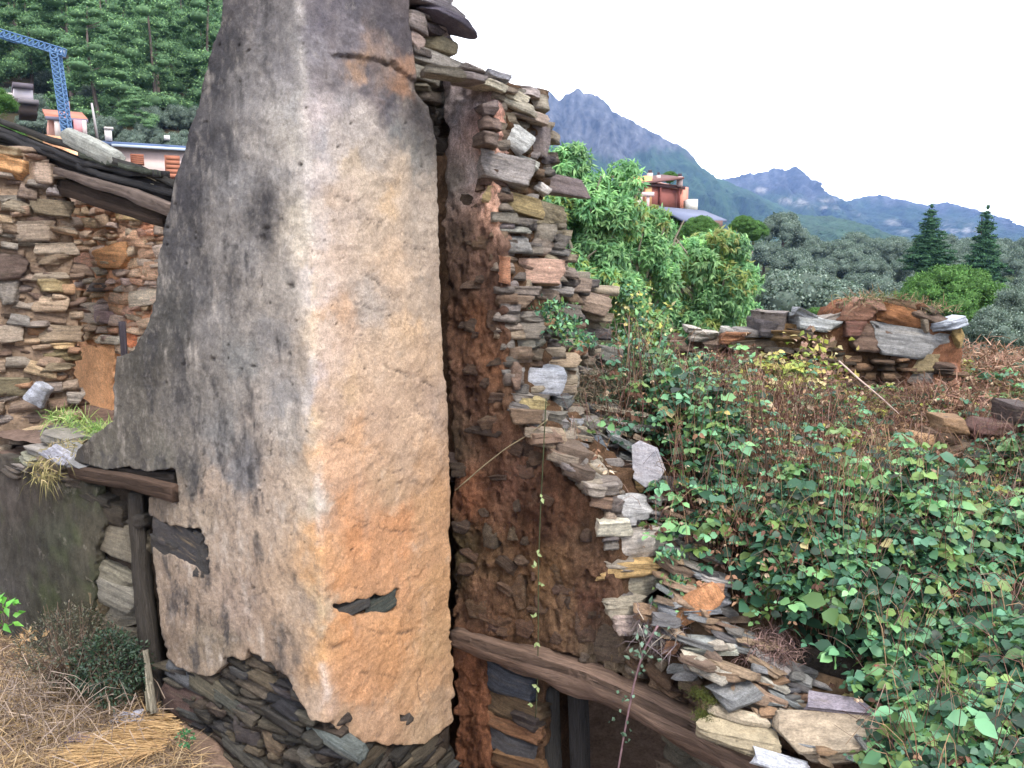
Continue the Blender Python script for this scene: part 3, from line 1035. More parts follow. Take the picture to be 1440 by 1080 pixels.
COLUMN = [(628, 100, 50, 12, 0, (140, 130, 120)), (668, 94, 30, 9, 10, (150, 140, 135)), (662, 106, 50, 10, 2, (138, 128, 124)), (702, 105, 30, 10, 10, (150, 150, 156)), (692, 116, 56, 10, 12, (196, 190, 175)), (718, 129, 66, 14, 18, (208, 198, 182)), (746, 129, 32, 14, 5, (165, 150, 145)),
          (757, 143, 26, 22, 5, (160, 150, 135)), (722, 144, 62, 15, 14, (178, 168, 150)), (735, 158, 78, 16, 10, (165, 150, 135)), (690, 150, 26, 20, 4, (112, 98, 92)), (692, 172, 28, 16, 2, (126, 106, 96)), (724, 192, 52, 34, 30, (186, 186, 188)), (758, 196, 36, 40, 4, (128, 114, 110)),
          (690, 194, 28, 18, 3, (120, 104, 96)), (712, 236, 66, 40, 10, (148, 143, 138)), (742, 228, 40, 18, 30, (160, 156, 150)), (762, 264, 26, 14, 30, (222, 216, 206)), (768, 224, 36, 10, 6, (104, 96, 98)), (772, 240, 34, 12, 4, (112, 104, 100)),
          (725, 284, 76, 24, 12, (165, 146, 110)), (758, 298, 86, 26, 14, (140, 128, 105)), (712, 306, 34, 14, 0, (150, 140, 128)), (735, 312, 36, 10, 4, (130, 120, 112)), (722, 323, 46, 9, 0, (152, 150, 142)), (762, 326, 36, 22, 5, (148, 138, 128)),
          (724, 343, 50, 22, 2, (124, 124, 122)), (762, 348, 34, 20, 3, (142, 130, 118)), (786, 340, 26, 20, 4, (118, 110, 104)), (792, 362, 28, 14, 4, (128, 112, 100)), (748, 381, 78, 36, 3, (186, 150, 132)), (712, 380, 20, 34, 0, (178, 130, 102)), (798, 382, 34, 14, 8, (130, 114, 104)),
          (816, 400, 44, 18, 3, (150, 130, 115)), (735, 408, 60, 12, 2, (118, 106, 98)), (728, 424, 40, 16, 3, (136, 118, 104)), (770, 415, 36, 16, 8, (126, 112, 98)), (832, 426, 46, 24, 16, (136, 116, 102)), (734, 446, 56, 14, 2, (134, 126, 118)), (798, 440, 40, 14, 10, (104, 96, 86)),
          (735, 463, 52, 22, 2, (126, 116, 106)), (772, 458, 38, 20, 3, (166, 130, 102)), (740, 482, 54, 13, 2, (138, 134, 124)), (812, 488, 36, 18, 14, (160, 122, 96)), (850, 498, 54, 18, 12, (106, 104, 98)), (730, 500, 42, 20, 0, (122, 102, 88)), (782, 508, 58, 14, 2, (164, 142, 122)),
          (758, 538, 76, 36, 4, (170, 174, 180)), (728, 530, 24, 34, 0, (116, 96, 82)), (800, 528, 28, 30, 0, (130, 124, 116)), (752, 570, 46, 16, 4, (162, 146, 106)), (790, 566, 40, 14, 6, (116, 114, 114)), (742, 588, 40, 16, 4, (120, 98, 80)), (780, 590, 40, 16, 10, (112, 104, 98)),
          (770, 618, 44, 18, 10, (150, 128, 108)), (800, 642, 46, 26, 14, (104, 88, 78)), (818, 668, 40, 18, 20, (96, 80, 70)), (838, 690, 36, 14, 12, (150, 140, 130)), (880, 716, 88, 26, 10, (166, 166, 168)), (866, 745, 44, 20, 3, (208, 198, 184)),
          (893, 770, 88, 35, -3, (186, 180, 172)), (893, 800, 84, 18, 0, (188, 158, 108)), (903, 826, 92, 24, -3, (172, 166, 150)), (882, 856, 56, 18, 0, (152, 142, 128)), (888, 880, 44, 18, 3, (166, 150, 140)), (920, 722, 50, 12, 25, (190, 178, 160))]
hand_end(COLUMN, xwall, thick=.26)
# the long slab that sticks out to the right of the broken end
hand_end([(794, 258, 74, 24, 8, (112, 98, 98), -.10)], xwall, thick=.16, meshes=SLABS)
# smaller stones behind and between
END = [(700, 120), (768, 120), (775, 210), (765, 300), (800, 330), (812, 380), (850, 410), (860, 470), (850, 520), (810, 560), (800, 610), (850, 660), (900, 700), (935, 760), (940, 840), (920, 890), (872, 890), (868, 780), (850, 740), (834, 692), (788, 648), (746, 605), (722, 560), (712, 500), (706, 400), (698, 330)]
GREYPAL = [(126, 116, 106), (142, 130, 116), (110, 102, 96), (152, 138, 120), (120, 100, 84), (98, 92, 90), (136, 128, 124)]
py = 125
while py < 890:
    h = random.uniform(9, 17)
    fr = end_frame(py)
    ex = np.interp(py, EY, EX)
    px = ex + random.uniform(4, 14)
    while px < 960:
        wpx = random.uniform(18, 44)
        if inpoly(px, py, END):
            s_, z_ = fr.hit(px, py)
            f2 = Frame(fr.O + s_ * fr.D, np.array([1, .2]))
            hand(f2, [(px, py, wpx, h, random.uniform(-4, 12), random.choice(GREYPAL))], xwall, depth=(.03 if py < 560 else .42 * wpx / FPX * 5.6 + .02) - random.uniform(0, .05), thick=.25, meshes=ROCKS_S + (SLABS if py > 560 else []), k=1.5)
        px += wpx * .95
    py += h * .95
TOPSL = [(742, 592), (770, 575), (830, 575), (880, 610), (925, 660), (940, 710), (905, 735), (858, 735), (846, 700), (795, 655)]
n_ = 0
while n_ < 75:
    x_, y_ = random.uniform(742, 940), random.uniform(575, 735)
    if not inpoly(x_, y_, TOPSL): continue
    w_ = random.uniform(16, 52)
    hand_end([(x_, y_, w_, random.uniform(5, 13), random.uniform(-6, 34), random.choice(GREYPAL + [(150, 148, 148), (172, 162, 148), (118, 96, 82)]))], xwall, meshes=SLABS + BLOCKS, thick=random.uniform(.1, .25), k=1.4)
    n_ += 1
# stones that show through the clay
EMB = [(690, 250, 22, 20, 0, (128, 100, 92)), (672, 205, 18, 26, 0, (104, 98, 96)), (660, 400, 26, 12, 0, (112, 96, 84)), (676, 606, 60, 11, 2, (62, 54, 50)), (700, 560, 20, 14, 0, (112, 92, 80)), (742, 630, 24, 20, 0, (84, 66, 56)), (725, 665, 44, 26, 6, (112, 86, 72)),
       (690, 750, 16, 32, 0, (92, 88, 74)), (722, 748, 16, 22, 0, (110, 96, 76)), (712, 792, 26, 16, 30, (74, 62, 52)), (730, 830, 18, 40, -15, (108, 84, 62)), (756, 850, 16, 40, -18, (104, 80, 62)), (700, 868, 50, 18, 8, (118, 88, 68)), (672, 850, 30, 30, 0, (112, 88, 66)),
       (790, 850, 30, 46, -14, (124, 98, 74)), (822, 880, 24, 40, -14, (108, 84, 70)), (856, 905, 38, 44, -6, (128, 118, 102)), (780, 800, 34, 40, 0, (122, 94, 66)), (760, 700, 40, 16, 10, (88, 62, 50)), (695, 885, 24, 14, 4, (100, 78, 72)), (824, 924, 12, 12, 0, (150, 140, 124)),
       (838, 944, 9, 12, -20, (200, 196, 180)), (740, 880, 26, 26, 10, (112, 84, 66)), (665, 520, 24, 14, 0, (88, 70, 60)), (655, 340, 26, 10, 0, (96, 84, 76))]
for _ in range(70):
    x_, y_ = random.uniform(645, 860), random.uniform(140, 930)
    if inpoly(x_, y_, BROWN) and not (y_ > 880 and x_ < 700):
        EMB.append((x_, y_, random.uniform(10, 30), random.uniform(7, 20), random.uniform(-20, 20), random.choice([(112, 88, 72), (92, 76, 66), (120, 98, 80), (80, 68, 60)]), random.uniform(-.015, .02)))
EMB = [(*e[:5], tuple(.6 * a + .4 * b for a, b in zip(e[5], (108, 80, 62))), *e[6:]) for e in EMB]
hand(fW, EMB, xwall, depth=-.008, thick=.14, meshes=ROCKS_L, k=.9)
hand(fW, [(612, 120, 40, 16, 0, (96, 86, 78)), (614, 140, 34, 20, 0, (84, 76, 70)), (616, 165, 34, 22, 0, (76, 68, 62)), (616, 190, 30, 20, 0, (80, 70, 64)), (622, 106, 40, 12, 0, (110, 100, 92))], xwall, depth=-.22, thick=.3)
# jamb stones under the beam
hand(fW, [(712, 962, 62, 28, 2, (92, 96, 104)), (716, 995, 78, 30, 4, (112, 92, 70)), (716, 1022, 74, 24, 0, (146, 108, 80)), (742, 1018, 34, 28, 4, (76, 66, 62)), (716, 1052, 70, 26, 6, (96, 94, 98)), (730, 1078, 60, 22, 0, (132, 98, 70)), (735, 940, 60, 14, 8, (112, 80, 58))],
     xwall, depth=-.03, thick=.25)
# rubble between the beam and the slabs, bottom right
LOW = [(888, 905), (935, 935), (985, 945), (1020, 1000), (1085, 1050), (1130, 1085), (1062, 1085), (1000, 1040), (930, 985), (890, 950)]
CLAYPAL = [(138, 106, 88), (118, 92, 74), (150, 122, 100), (96, 76, 64), (128, 114, 100), (160, 140, 118)]
fill(fW, LOW, (0.05, 0.10), (0.07, 0.18), CLAYPAL, 0.02, xwall, proud=.05, thick=.16, gap=.95, tilt=(0, 40), k=1.0)
LOW2 = [(922, 1050), (960, 1040), (1010, 1062), (1060, 1100), (1060, 1200), (925, 1200)]
hand(fW, [(948, 1052, 52, 16, 6, (132, 122, 106)), (950, 1074, 50, 20, 2, (104, 96, 84)), (985, 1068, 44, 14, 8, (128, 118, 104)), (1010, 1080, 50, 14, 8, (116, 106, 94)), (955, 1095, 60, 18, 0, (120, 104, 88)), (1005, 1100, 60, 18, 0, (110, 98, 84))], xwall, depth=-.05, thick=.3)

# old beam over the cellar opening, and the plank door in it
def onW(px, py, d=0.0):
    s, z = fW.hit(px, py, d)
    return fW.pos(np.array(s), np.array(z), d)


bp = [onW(x, y, .03) for x, y in [(640, 896), (700, 915), (760, 933), (830, 955), (900, 985), (970, 1020), (1040, 1056), (1120, 1105)]]
bm = tube('wooden_beam', bp, [.085, .10, .105, .115, .12, .12, .12, .12], M_wood, None, alb((112, 92, 80), 1.25), n=14, square=.55, rough=.06, seed=4, steps=40)
tag(bm, 'long weathered brown beam sloping down over the dark cellar opening', 'wooden beam')
door = empty('plank_door', tuple(onW(800, 1085, -.25)), 'dark upright plank door in the cellar opening under the sloping beam', 'door')
for x0, x1, c in ((757, 788, (64, 62, 60)), (792, 832, (54, 52, 52))):
    a = onW((x0 + x1) / 2, 962, -.22); b_ = onW((x0 + x1) / 2 + 6, 1150, -.22)
    tube('plank', [a, (a + b_) / 2, b_], .075, M_wood, door, alb(c), n=8, square=.9, rough=.01, seed=x0, steps=12, smooth=False)

# ================================================================== LEFT DOORWAY
lint = empty('door_lintel', tuple(fA.pos(np.array(-1.9), np.array(1.75), 0)), 'splintered dark lintel planks over the left doorway, under the grey plaster', 'lintel')


def onA(px, py, d=0.0):
    s, z = fA.hit(px, py, d)
    return fA.pos(np.array(s), np.array(z), d)


tube('plank', [onA(104, 664, .0), onA(180, 676, .0), onA(252, 694, .0)], [.05, .055, .06], M_wood, lint, alb((96, 76, 64)), n=8, square=.7, rough=.015, seed=2, steps=16)
tube('plank', [onA(100, 655, -.05), onA(180, 664, -.05), onA(250, 672, -.05)], [.028, .03, .035], M_wood, lint, alb((62, 54, 50)), n=8, square=.9, rough=.012, seed=8, steps=14)
tube('plank', [onA(104, 660, -.22), onA(180, 670, -.22), onA(256, 684, -.22)], [.07, .07, .07], M_wood, lint, alb((58, 50, 46)), n=8, square=.9, rough=.012, seed=12, steps=14)
post = tube('door_post', [onA(193, 692, -.10), onA(200, 800, -.10), onA(212, 900, -.10), onA(222, 1010, -.08)], [.06, .062, .065, .07], M_wood, None, alb((74, 68, 62)), n=8, square=.85, rough=.02, seed=3, steps=20, smooth=False)
tag(post, 'dark upright timber post standing at the right side of the left doorway', 'door post')
post2 = tube('door_stake', [P(175, 520, 6.75), P(174, 480, 6.75), P(172, 452, 6.75)], .026, M_wood, None, alb((92, 84, 92)), n=6, square=.6, rough=.008, steps=8)
post2.name = 'wooden_stake'
tag(post2, 'short grey wooden stake sticking up behind the left slope of the plastered pier', 'stake')
bd = empty('broken_board', tuple(onA(212, 1005, .12)), 'narrow pale broken board leaning against the dark door post', 'board')
tube('board', [onA(204, 914, .02), onA(210, 960, .06), onA(217, 1003, .10)], [.022, .028, .026], M_wood, bd, alb((190, 180, 160)), n=6, square=.8, rough=.012, steps=10)
tube('splinter', [onA(205, 972, .1), onA(209, 1000, .13)], [.012, .016], M_wood, bd, alb((180, 172, 150)), n=5, square=.5, rough=.004, steps=5)

# ------------------------------------------------------------------ lower left wall, mossy plaster, same plane continued
lw = empty('low_left_wall', (0, 0, 0), 'low mossy dark plastered wall left of the doorway with loose slates on top', 'ruined wall')
LWP = [(-60, 652), (0, 640), (30, 652), (60, 648), (88, 655), (104, 672), (128, 690), (140, 740), (128, 780), (124, 840), (132, 900), (150, 930), (150, 1000), (-60, 960)]
LC = [((10, 700), (98, 90, 84)), ((60, 680), (86, 78, 70)), ((110, 700), (92, 88, 76)), ((30, 780), (80, 76, 70)), ((80, 760), (82, 82, 70)), ((60, 850), (74, 72, 62)), ((0, 840), (92, 88, 84)), ((120, 760), (104, 98, 84)), ((110, 860), (82, 78, 64))]
LP = [p for p, c in LC]; LV = np.array([alb(c, .8) for p, c in LC])


def c_lw(px, py, S, Z):
    c = idw(px, py, LP, LV, 3)
    v = fbm(S * 12, Z * 5, o=4, g=.7)
    g = np.clip(fbm(S * 5 + 30, Z * 5, o=3) * 2, 0, 1)[:, None]
    c = c * (1 + .6 * v)[:, None]
    return c * (1 - g * .5) + alb((84, 92, 62)) * g * .5


sheet('mossy_plaster', fA, (-5.0, -1.9, -0.2, 2.2), 0.02, lambda px, py, S, Z: inpoly(*warp(px, py, 6, .08), LWP),
      lambda px, py, S, Z: -0.04 + .02 * fbm(S * 3, Z * 3, o=3) + .012 * fbm(S * 14, Z * 9, o=3), -.12, M_plaster, lw, c_lw, nseg=1)
LCORE = [(-80, 655), (0, 645), (30, 657), (60, 652), (88, 660), (130, 690), (185, 700), (192, 800), (196, 900), (205, 1020), (-80, 1000)]
sheet('rubble_core', fA, (-5.2, -1.5, -0.2, 2.2), 0.05, lambda px, py, S, Z: inpoly(px, py, LCORE),
      lambda px, py, S, Z: -.16 + .03 * fbm(S * 9, Z * 9, o=3), -.6, M_mortar, lw, lambda px, py, S, Z: np.tile(alb((72, 62, 54)), (len(px), 1)), nseg=4, rough_skirt=.04)
hand(fA, [(160, 760, 66, 50, 2, (148, 136, 120)), (158, 812, 72, 26, 6, (142, 134, 116)), (168, 838, 60, 30, 2, (150, 142, 128)), (134, 860, 22, 46, 5, (136, 118, 90)), (168, 866, 54, 26, -4, (154, 146, 132)), (168, 895, 56, 28, 4, (118, 108, 96)),
          (152, 720, 40, 26, 0, (84, 76, 66)), (128, 700, 46, 20, 8, (86, 78, 70)), (178, 925, 40, 30, 0, (96, 90, 82)), (150, 905, 24, 30, 0, (126, 116, 100)), (165, 950, 60, 26, 4, (92, 86, 76)), (150, 980, 80, 26, 2, (82, 76, 68)), (190, 735, 30, 26, 0, (74, 68, 62))], lw, depth=-.08, thick=.3)
# loose slates along the top
hand(fA, [(40, 628, 110, 9, -6, (148, 142, 136), -.35), (22, 620, 70, 10, -4, (120, 112, 108), -.45), (42, 622, 46, 10, 0, (150, 144, 138), -.15), (44, 640, 34, 10, 4, (158, 154, 146), -.05), (36, 648, 28, 9, 4, (150, 146, 130), 0), (98, 648, 42, 14, 12, (150, 146, 144), .02),
          (112, 660, 38, 10, 4, (110, 104, 98), .0), (16, 655, 50, 8, -3, (146, 138, 130), .0), (70, 656, 40, 10, 4, (112, 96, 84), .0), (80, 668, 40, 12, 3, (86, 72, 64), .0), (14, 664, 40, 10, 2, (90, 78, 70), 0), (45, 668, 34, 9, 2, (96, 84, 74), 0),
          (100, 676, 30, 12, 6, (98, 88, 78), 0), (118, 615, 30, 10, 2, (132, 120, 112), -.5)], lw, depth=-.02, thick=.36, meshes=SLABS)

# dark room behind the doorway: rear wall, so that the doorway shows an inside and no daylight
room = empty('back_room', (0, 0, 0), 'dark inner wall and floor above it seen through the left doorway', 'ruined wall')
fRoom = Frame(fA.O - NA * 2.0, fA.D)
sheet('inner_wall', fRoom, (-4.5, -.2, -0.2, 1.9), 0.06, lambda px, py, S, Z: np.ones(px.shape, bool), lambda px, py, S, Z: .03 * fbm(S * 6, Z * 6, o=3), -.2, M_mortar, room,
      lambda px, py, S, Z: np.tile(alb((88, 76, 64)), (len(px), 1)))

# ------------------------------------------------------------------ upper floor ledge behind the low wall (rubble strewn)
def ledge_z(x, y):
    return 1.83 + .05 * fbm(x * 2.5, y * 2.5, o=4) + .03 * np.clip(y - 6.5, 0, 3)


gs = np.linspace(-5.6, -.3, 110); gt = np.linspace(0.18, 4.2, 80)
S_, T_ = np.meshgrid(gs, gt)
Vx = fA.O[0] + S_ * fA.D[0] - T_ * NA[0]; Vy = fA.O[1] + S_ * fA.D[1] - T_ * NA[1]
Vz = ledge_z(Vx, Vy)
V = np.stack([Vx, Vy, Vz], -1).reshape(-1, 3)
idx = np.arange(V.shape[0]).reshape(S_.shape)
F = np.stack([idx[:-1, :-1], idx[:-1, 1:], idx[1:, 1:], idx[1:, :-1]], -1).reshape(-1, 4)
c = alb((128, 108, 98)) * (1 + .3 * fbm(V[:, 0] * 5, V[:, 1] * 5, o=4))[:, None]
Vb = V.copy(); Vb[:, 2] -= .16
o = link('upper_floor', mk_mesh('upper_floor', np.concatenate([V, Vb]), np.concatenate([F, F[:, ::-1] + len(V)]), np.concatenate([c, c * .9]), smooth=True), M_ground)
tag(o, kind='structure')

# ================================================================== BACK WALLS, UPPER LEFT
O_L = P(150, 560, 8.4)[:2]
fL = Frame(O_L, fA.D)
bw = empty('back_stone_wall', (0, 0, 0), 'orange clay and rubble stone back wall under the dark collapsed roof, upper left', 'ruined wall')
LBACK = [(60, 185), (150, 262), (250, 292), (300, 300), (300, 610), (60, 610)]
LBC = [((120, 300), (150, 108, 84)), ((200, 290), (170, 138, 112)), ((220, 360), (196, 160, 130)), ((160, 360), (188, 142, 108)), ((200, 420), (190, 150, 120)), ((150, 450), (186, 148, 116)), ((140, 540), (204, 156, 118)), ((110, 400), (150, 112, 86)), ((190, 470), (196, 130, 96))]
LBP = [p for p, c in LBC]; LBV = np.array([alb(c, 3.4) for p, c in LBC])


def c_lb(px, py, S, Z):
    return idw(px, py, LBP, LBV, 3) * (1 + .3 * fbm(S * 8, Z * 8, o=4))[:, None]


sheet('clay_bedding', fL, (-2.0, 2.6, 1.7, 5.2), 0.03, lambda px, py, S, Z: inpoly(px, py, LBACK), lambda px, py, S, Z: .02 * fbm(S * 8, Z * 8, o=4), -.5, M_mortar, bw, c_lb, nseg=3, rough_skirt=.03)
SMOOTH = [(108, 488), (166, 484), (162, 600), (112, 600)]
sheet('clay_patch', fL, (-1.5, 1.5, 1.7, 3.4), 0.02, lambda px, py, S, Z: inpoly(*warp(px, py, 4, .1), SMOOTH), lambda px, py, S, Z: .04 + .008 * fbm(S * 5, Z * 5, o=3), -.02, M_plaster, bw,
      lambda px, py, S, Z: np.tile(alb((208, 158, 118), 1.8), (len(px), 1)) * (1 + .12 * fbm(S * 6, Z * 6, o=3))[:, None])
PALB = [(196, 170, 144), (184, 154, 128), (164, 144, 126), (204, 168, 136), (150, 132, 118), (208, 178, 146), (136, 120, 112), (178, 162, 144), (190, 150, 126)]
LBS = [(100, 262), (150, 275), (240, 300), (240, 500), (168, 500), (168, 484), (104, 484)]
fill(fL, LBS, (0.05, 0.13), (0.09, 0.24), PALB, .03, bw, proud=.025, thick=.14, gap=.92, tilt=(-10, 10), k=3.8)
hand(fL, [(157, 357, 50, 32, 2, (206, 154, 108)), (110, 372, 34, 28, -6, (176, 134, 116)), (185, 335, 44, 24, 4, (174, 142, 116)), (184, 305, 46, 10, 3, (168, 146, 108)), (204, 322, 24, 20, 0, (186, 128, 98)), (118, 440, 36, 28, 2, (150, 138, 128)), (143, 446, 26, 16, 0, (104, 86, 84)), (142, 404, 26, 10, 0, (84, 76, 74)),
          (200, 418, 30, 20, -5, (168, 150, 128)), (150, 478, 44, 12, 0, (140, 132, 118)), (185, 475, 22, 26, 10, (196, 124, 88)), (212, 380, 28, 22, 0, (196, 160, 134))], bw, depth=.05, thick=.16, k=3.8)
# nearer grey stub at the far left
O_S = P(105, 560, 7.7)[:2]
fS = Frame(O_S, np.array([.88, .47]))
sw = empty('stub_wall', (0, 0, 0), 'rough grey dry stone wall stub at the left edge, nearer than the orange back wall', 'ruined wall')
STUB = [(-60, 195), (0, 205), (30, 208), (60, 228), (86, 232), (90, 280), (100, 300), (100, 345), (104, 360), (100, 395), (108, 440), (108, 470), (104, 500), (110, 560), (118, 600), (118, 640), (-60, 640)]
sheet('rubble_core', fS, (-2.6, .6, 1.6, 5.0), 0.04, lambda px, py, S, Z: inpoly(*warp(px, py, 5, .08), STUB), lambda px, py, S, Z: -.015 + .03 * fbm(S * 8, Z * 8, o=3), -.6, M_mortar, sw,
      lambda px, py, S, Z: np.tile(alb((142, 122, 104), 1.45), (len(px), 1)) * (1 + .4 * fbm(S * 7, Z * 7, o=3))[:, None], nseg=5, rough_skirt=.04)
PALS = [(158, 140, 124), (142, 122, 106), (126, 106, 92), (176, 152, 128), (112, 94, 84), (170, 134, 106), (150, 138, 128)]
fill(fS, STUB, (0.05, 0.12), (0.10, 0.26), PALS, .0, sw, proud=.06, thick=.24, gap=.98, tilt=(-8, 12), k=1.8)
hand(fS, [(16, 236, 50, 30, 12, (204, 156, 112)), (10, 215, 44, 18, 5, (150, 130, 108)), (64, 244, 44, 26, 0, (182, 156, 142)), (80, 268, 30, 14, 5, (150, 140, 138)), (72, 292, 54, 24, 4, (120, 106, 86)), (52, 325, 84, 26, -4, (150, 134, 118)), (80, 350, 52, 16, -2, (172, 158, 140)),
          (76, 364, 48, 14, 0, (134, 118, 102)), (20, 375, 50, 30, 0, (92, 78, 70)), (74, 400, 50, 18, -2, (158, 140, 106)), (72, 388, 50, 10, -4, (144, 130, 112)), (68, 428, 60, 22, 3, (160, 142, 122)), (16, 405, 34, 36, 0, (128, 118, 112)), (84, 470, 60, 20, 4, (142, 126, 108)),
          (88, 486, 40, 8, 0, (190, 164, 124)), (84, 500, 52, 18, 0, (122, 110, 82)), (86, 516, 44, 10, 2, (134, 122, 100)), (20, 545, 46, 24, 4, (118, 110, 86)), (12, 470, 36, 26, -8, (152, 140, 126)), (28, 450, 30, 14, 10, (140, 132, 124)), (105, 560, 26, 14, 6, (150, 138, 130)), (60, 520, 44, 16, 18, (176, 150, 122)),
          (40, 268, 26, 20, 10, (130, 112, 100)), (22, 290, 40, 16, 10, (142, 130, 112))], sw, depth=.06, thick=.34, k=1.8)

# ------------------------------------------------------------------ collapsed roof edge
O_R = P(120, 240, 7.35)[:2]
fR = Frame(O_R, fA.D)
roof = empty('collapsed_roof', (0, 0, 0), 'dark sagging edge of a collapsed slate roof above the upper left stone wall', 'roof')


def onR(px, py, d=0.0):
    s, z = fR.hit(px, py, d)
    return fR.pos(np.array(s), np.array(z), d)


def slab(name, pts, thick, depth_back, color, parent, mat=None, rise=0.25, wob=.012, seed=0):
    depth_back *= .4; thick *= 1.15
    """a long board or slate course: front edge polyline of 3D points, running back from the viewer and rising"""
    pts = np.asarray(pts, float)
    t = np.linspace(0, 1, len(pts)); tt = np.linspace(0, 1, 30)
    e = np.stack([np.interp(tt, t, pts[:, k]) for k in range(3)], -1)
    e[:, 2] += wob * fbm(tt * 14 + seed, tt * 0 + seed, o=3)
    back = np.array([-.46, .89, 0]) * depth_back + np.array([0, 0, (rise - .02) * depth_back])
    jag = (.035 * fbm(tt * 22 + seed, tt * 0 + 3 + seed, o=3))[:, None] * np.array([NA[0], NA[1], 0])
    a = e + jag; b = e + back
    V = np.concatenate([a, a - [0, 0, thick], b, b - [0, 0, thick]])
    n = 30; i = np.arange(n - 1)
    F = np.concatenate([np.stack([i, i + 1, i + 2 * n + 1, i + 2 * n], -1), np.stack([i + n, i + 3 * n, i + 3 * n + 1, i + n + 1], -1), np.stack([i, i + n, i + n + 1, i + 1], -1),
                        np.stack([i + 2 * n, i + 2 * n + 1, i + 3 * n + 1, i + 3 * n], -1), np.array([[0, 2 * n, 3 * n, n], [n - 1, 2 * n - 1, 4 * n - 1, 3 * n - 1]])])
    uv = np.stack([np.tile(np.zeros(n), 4) + np.repeat([0, .1, 1, 1.1], n), np.tile(tt * 2.4, 4)], -1)
    me = mk_mesh(name, V, F, uv=uv)
    return link(name, me, mat or M_wood, parent, color)


slab('slate_course', [onR(-60, 138), onR(0, 165), (onR(60, 188)), onR(120, 208), onR(200, 232), onR(246, 256)], .05, 1.2, alb((66, 64, 62)), roof, rise=.12, seed=1)
slab('slate_course', [onR(-60, 152), onR(0, 178), (onR(60, 202)), onR(120, 225), onR(180, 238), onR(234, 240)], .045, 1.1, alb((60, 58, 60)), roof, rise=.10, seed=5)
slab('slate_course', [onR(-60, 168), onR(20, 192), (onR(90, 222)), onR(150, 243), onR(248, 268)], .05, 1.1, alb((54, 52, 54)), roof, rise=.08, seed=9)
slab('roof_board', [onR(-60, 158, -.08), onR(20, 184, -.08), (onR(90, 212, -.08)), onR(160, 236, -.08), onR(246, 262, -.08)], .13, 1.0, alb((50, 46, 46)), roof, rise=.05, seed=33)
slab('slate_course', [onR(110, 212, .02), onR(150, 226, .02), onR(200, 236, .02), onR(228, 240, .02)], .04, .6, alb((76, 80, 70)), roof, rise=.08, seed=21)
slab('roof_board', [onR(-60, 185, -.06), onR(20, 207, -.06), (onR(90, 236, -.06)), onR(160, 262, -.06), onR(246, 284, -.06)], .07, 1.0, alb((60, 54, 54)), roof, rise=.05, seed=13)
slab('roof_board', [onR(-60, 200, -.12), onR(20, 222, -.12), (onR(90, 250, -.12)), onR(160, 276, -.12), onR(246, 300, -.12)], .09, .9, alb((52, 44, 42)), roof, rise=.03, seed=17)
tube('purlin', [onR(80, 240, .0), onR(125, 254, .0), onR(180, 270, .0), onR(246, 298, .0)], [.03, .045, .05, .06], M_wood, roof, alb((128, 112, 104)), n=8, square=.5, rough=.02, seed=6, steps=24)
tube('purlin', [onR(90, 262, -.1), onR(150, 282, -.1), onR(240, 308, -.1)], [.07, .08, .08], M_wood, roof, alb((74, 60, 52)), n=8, square=.7, rough=.02, seed=8, steps=16)
hand(fR, [(216, 262, 12, 14, 0, (190, 182, 150)), (228, 264, 5, 16, 0, (170, 160, 130))], roof, depth=-.1, thick=.1)
bv_, bf_ = cube_grid(8)
bv_ = bv_ * .35 + bv_ / np.linalg.norm(bv_, axis=1, keepdims=True) * .36
bv_ = bv_ + .05 * fbm(bv_[:, 0] * 4, bv_[:, 1] * 4, bv_[:, 2] * 4, o=3)[:, None]
bme = mk_mesh('boulder', bv_, bf_, smooth=True); bme.materials.append(M_stone)
bl = hand(fR, [(126, 207, 76, 24, 20, (180, 182, 176), .02)], None, depth=-.02, thick=.14, name='boulder', meshes=[bme])[0]
tag(bl, 'pale grey boulder weighing down the collapsed slate roof', 'boulder')
# ================================================================== OVERGROWN TERRACE inside the ruin (right)
TC = [(830, 600, 6.55, .02), (880, 575, 6.8, .02), (870, 650, 6.2, .02), (905, 690, 6.0, .02), (950, 640, 6.3, .1), (960, 720, 5.75, .05), (960, 800, 5.35, .03), (1000, 860, 5.1, .03), (1040, 915, 4.9, .03), (1100, 940, 4.8, .03),
      (1150, 990, 4.6, .04), (1200, 1010, 4.45, .04), (1300, 1010, 4.2, .22), (1440, 1080, 3.7, .3), (1250, 1080, 4.0, .2), (1120, 1060, 4.4, .1), (900, 470, 9.0, .2), (1000, 520, 8.3, .2), (1000, 600, 7.2, .25),
      (1150, 600, 7.3, .25), (1300, 640, 7.2, .2), (1440, 600, 7.8, .2), (1440, 540, 10.0, .1), (1200, 700, 6.2, .3), (1440, 720, 5.9, .3), (1200, 850, 4.95, .3), (1440, 860, 4.6, .3), (1100, 750, 5.7, .3), (1060, 850, 5.1, .15),
      (1300, 560, 8.3, .1), (1100, 540, 8.3, .2), (880, 530, 7.6, .1), (930, 580, 7.0, .15), (1700, 700, 6.0, .3), (1700, 900, 4.5, .3), (1330, 900, 4.7, .3), (1320, 780, 5.5, .3)]
TP = np.array([P(a, b, y) - np.array([0, 0, dz]) for a, b, y, dz in TC])


def terr_z(x, y):
    z = idw(x, y, TP[:, :2] * 10, TP[:, 2:3], 3.2, 1, 1)[..., 0] if False else None
    x = np.asarray(x, float); y = np.asarray(y, float)
    sh = x.shape
    x1, y1 = x.ravel(), y.ravel()
    d2 = (x1[:, None] - TP[None, :, 0]) ** 2 + (y1[:, None] - TP[None, :, 1]) ** 2
    wt = 1 / (d2 + .02) ** 1.8
    z = (wt @ TP[:, 2]) / wt.sum(1)
    z = z + .05 * fbm(x1 * 2, y1 * 2, o=4)
    return z.reshape(sh)


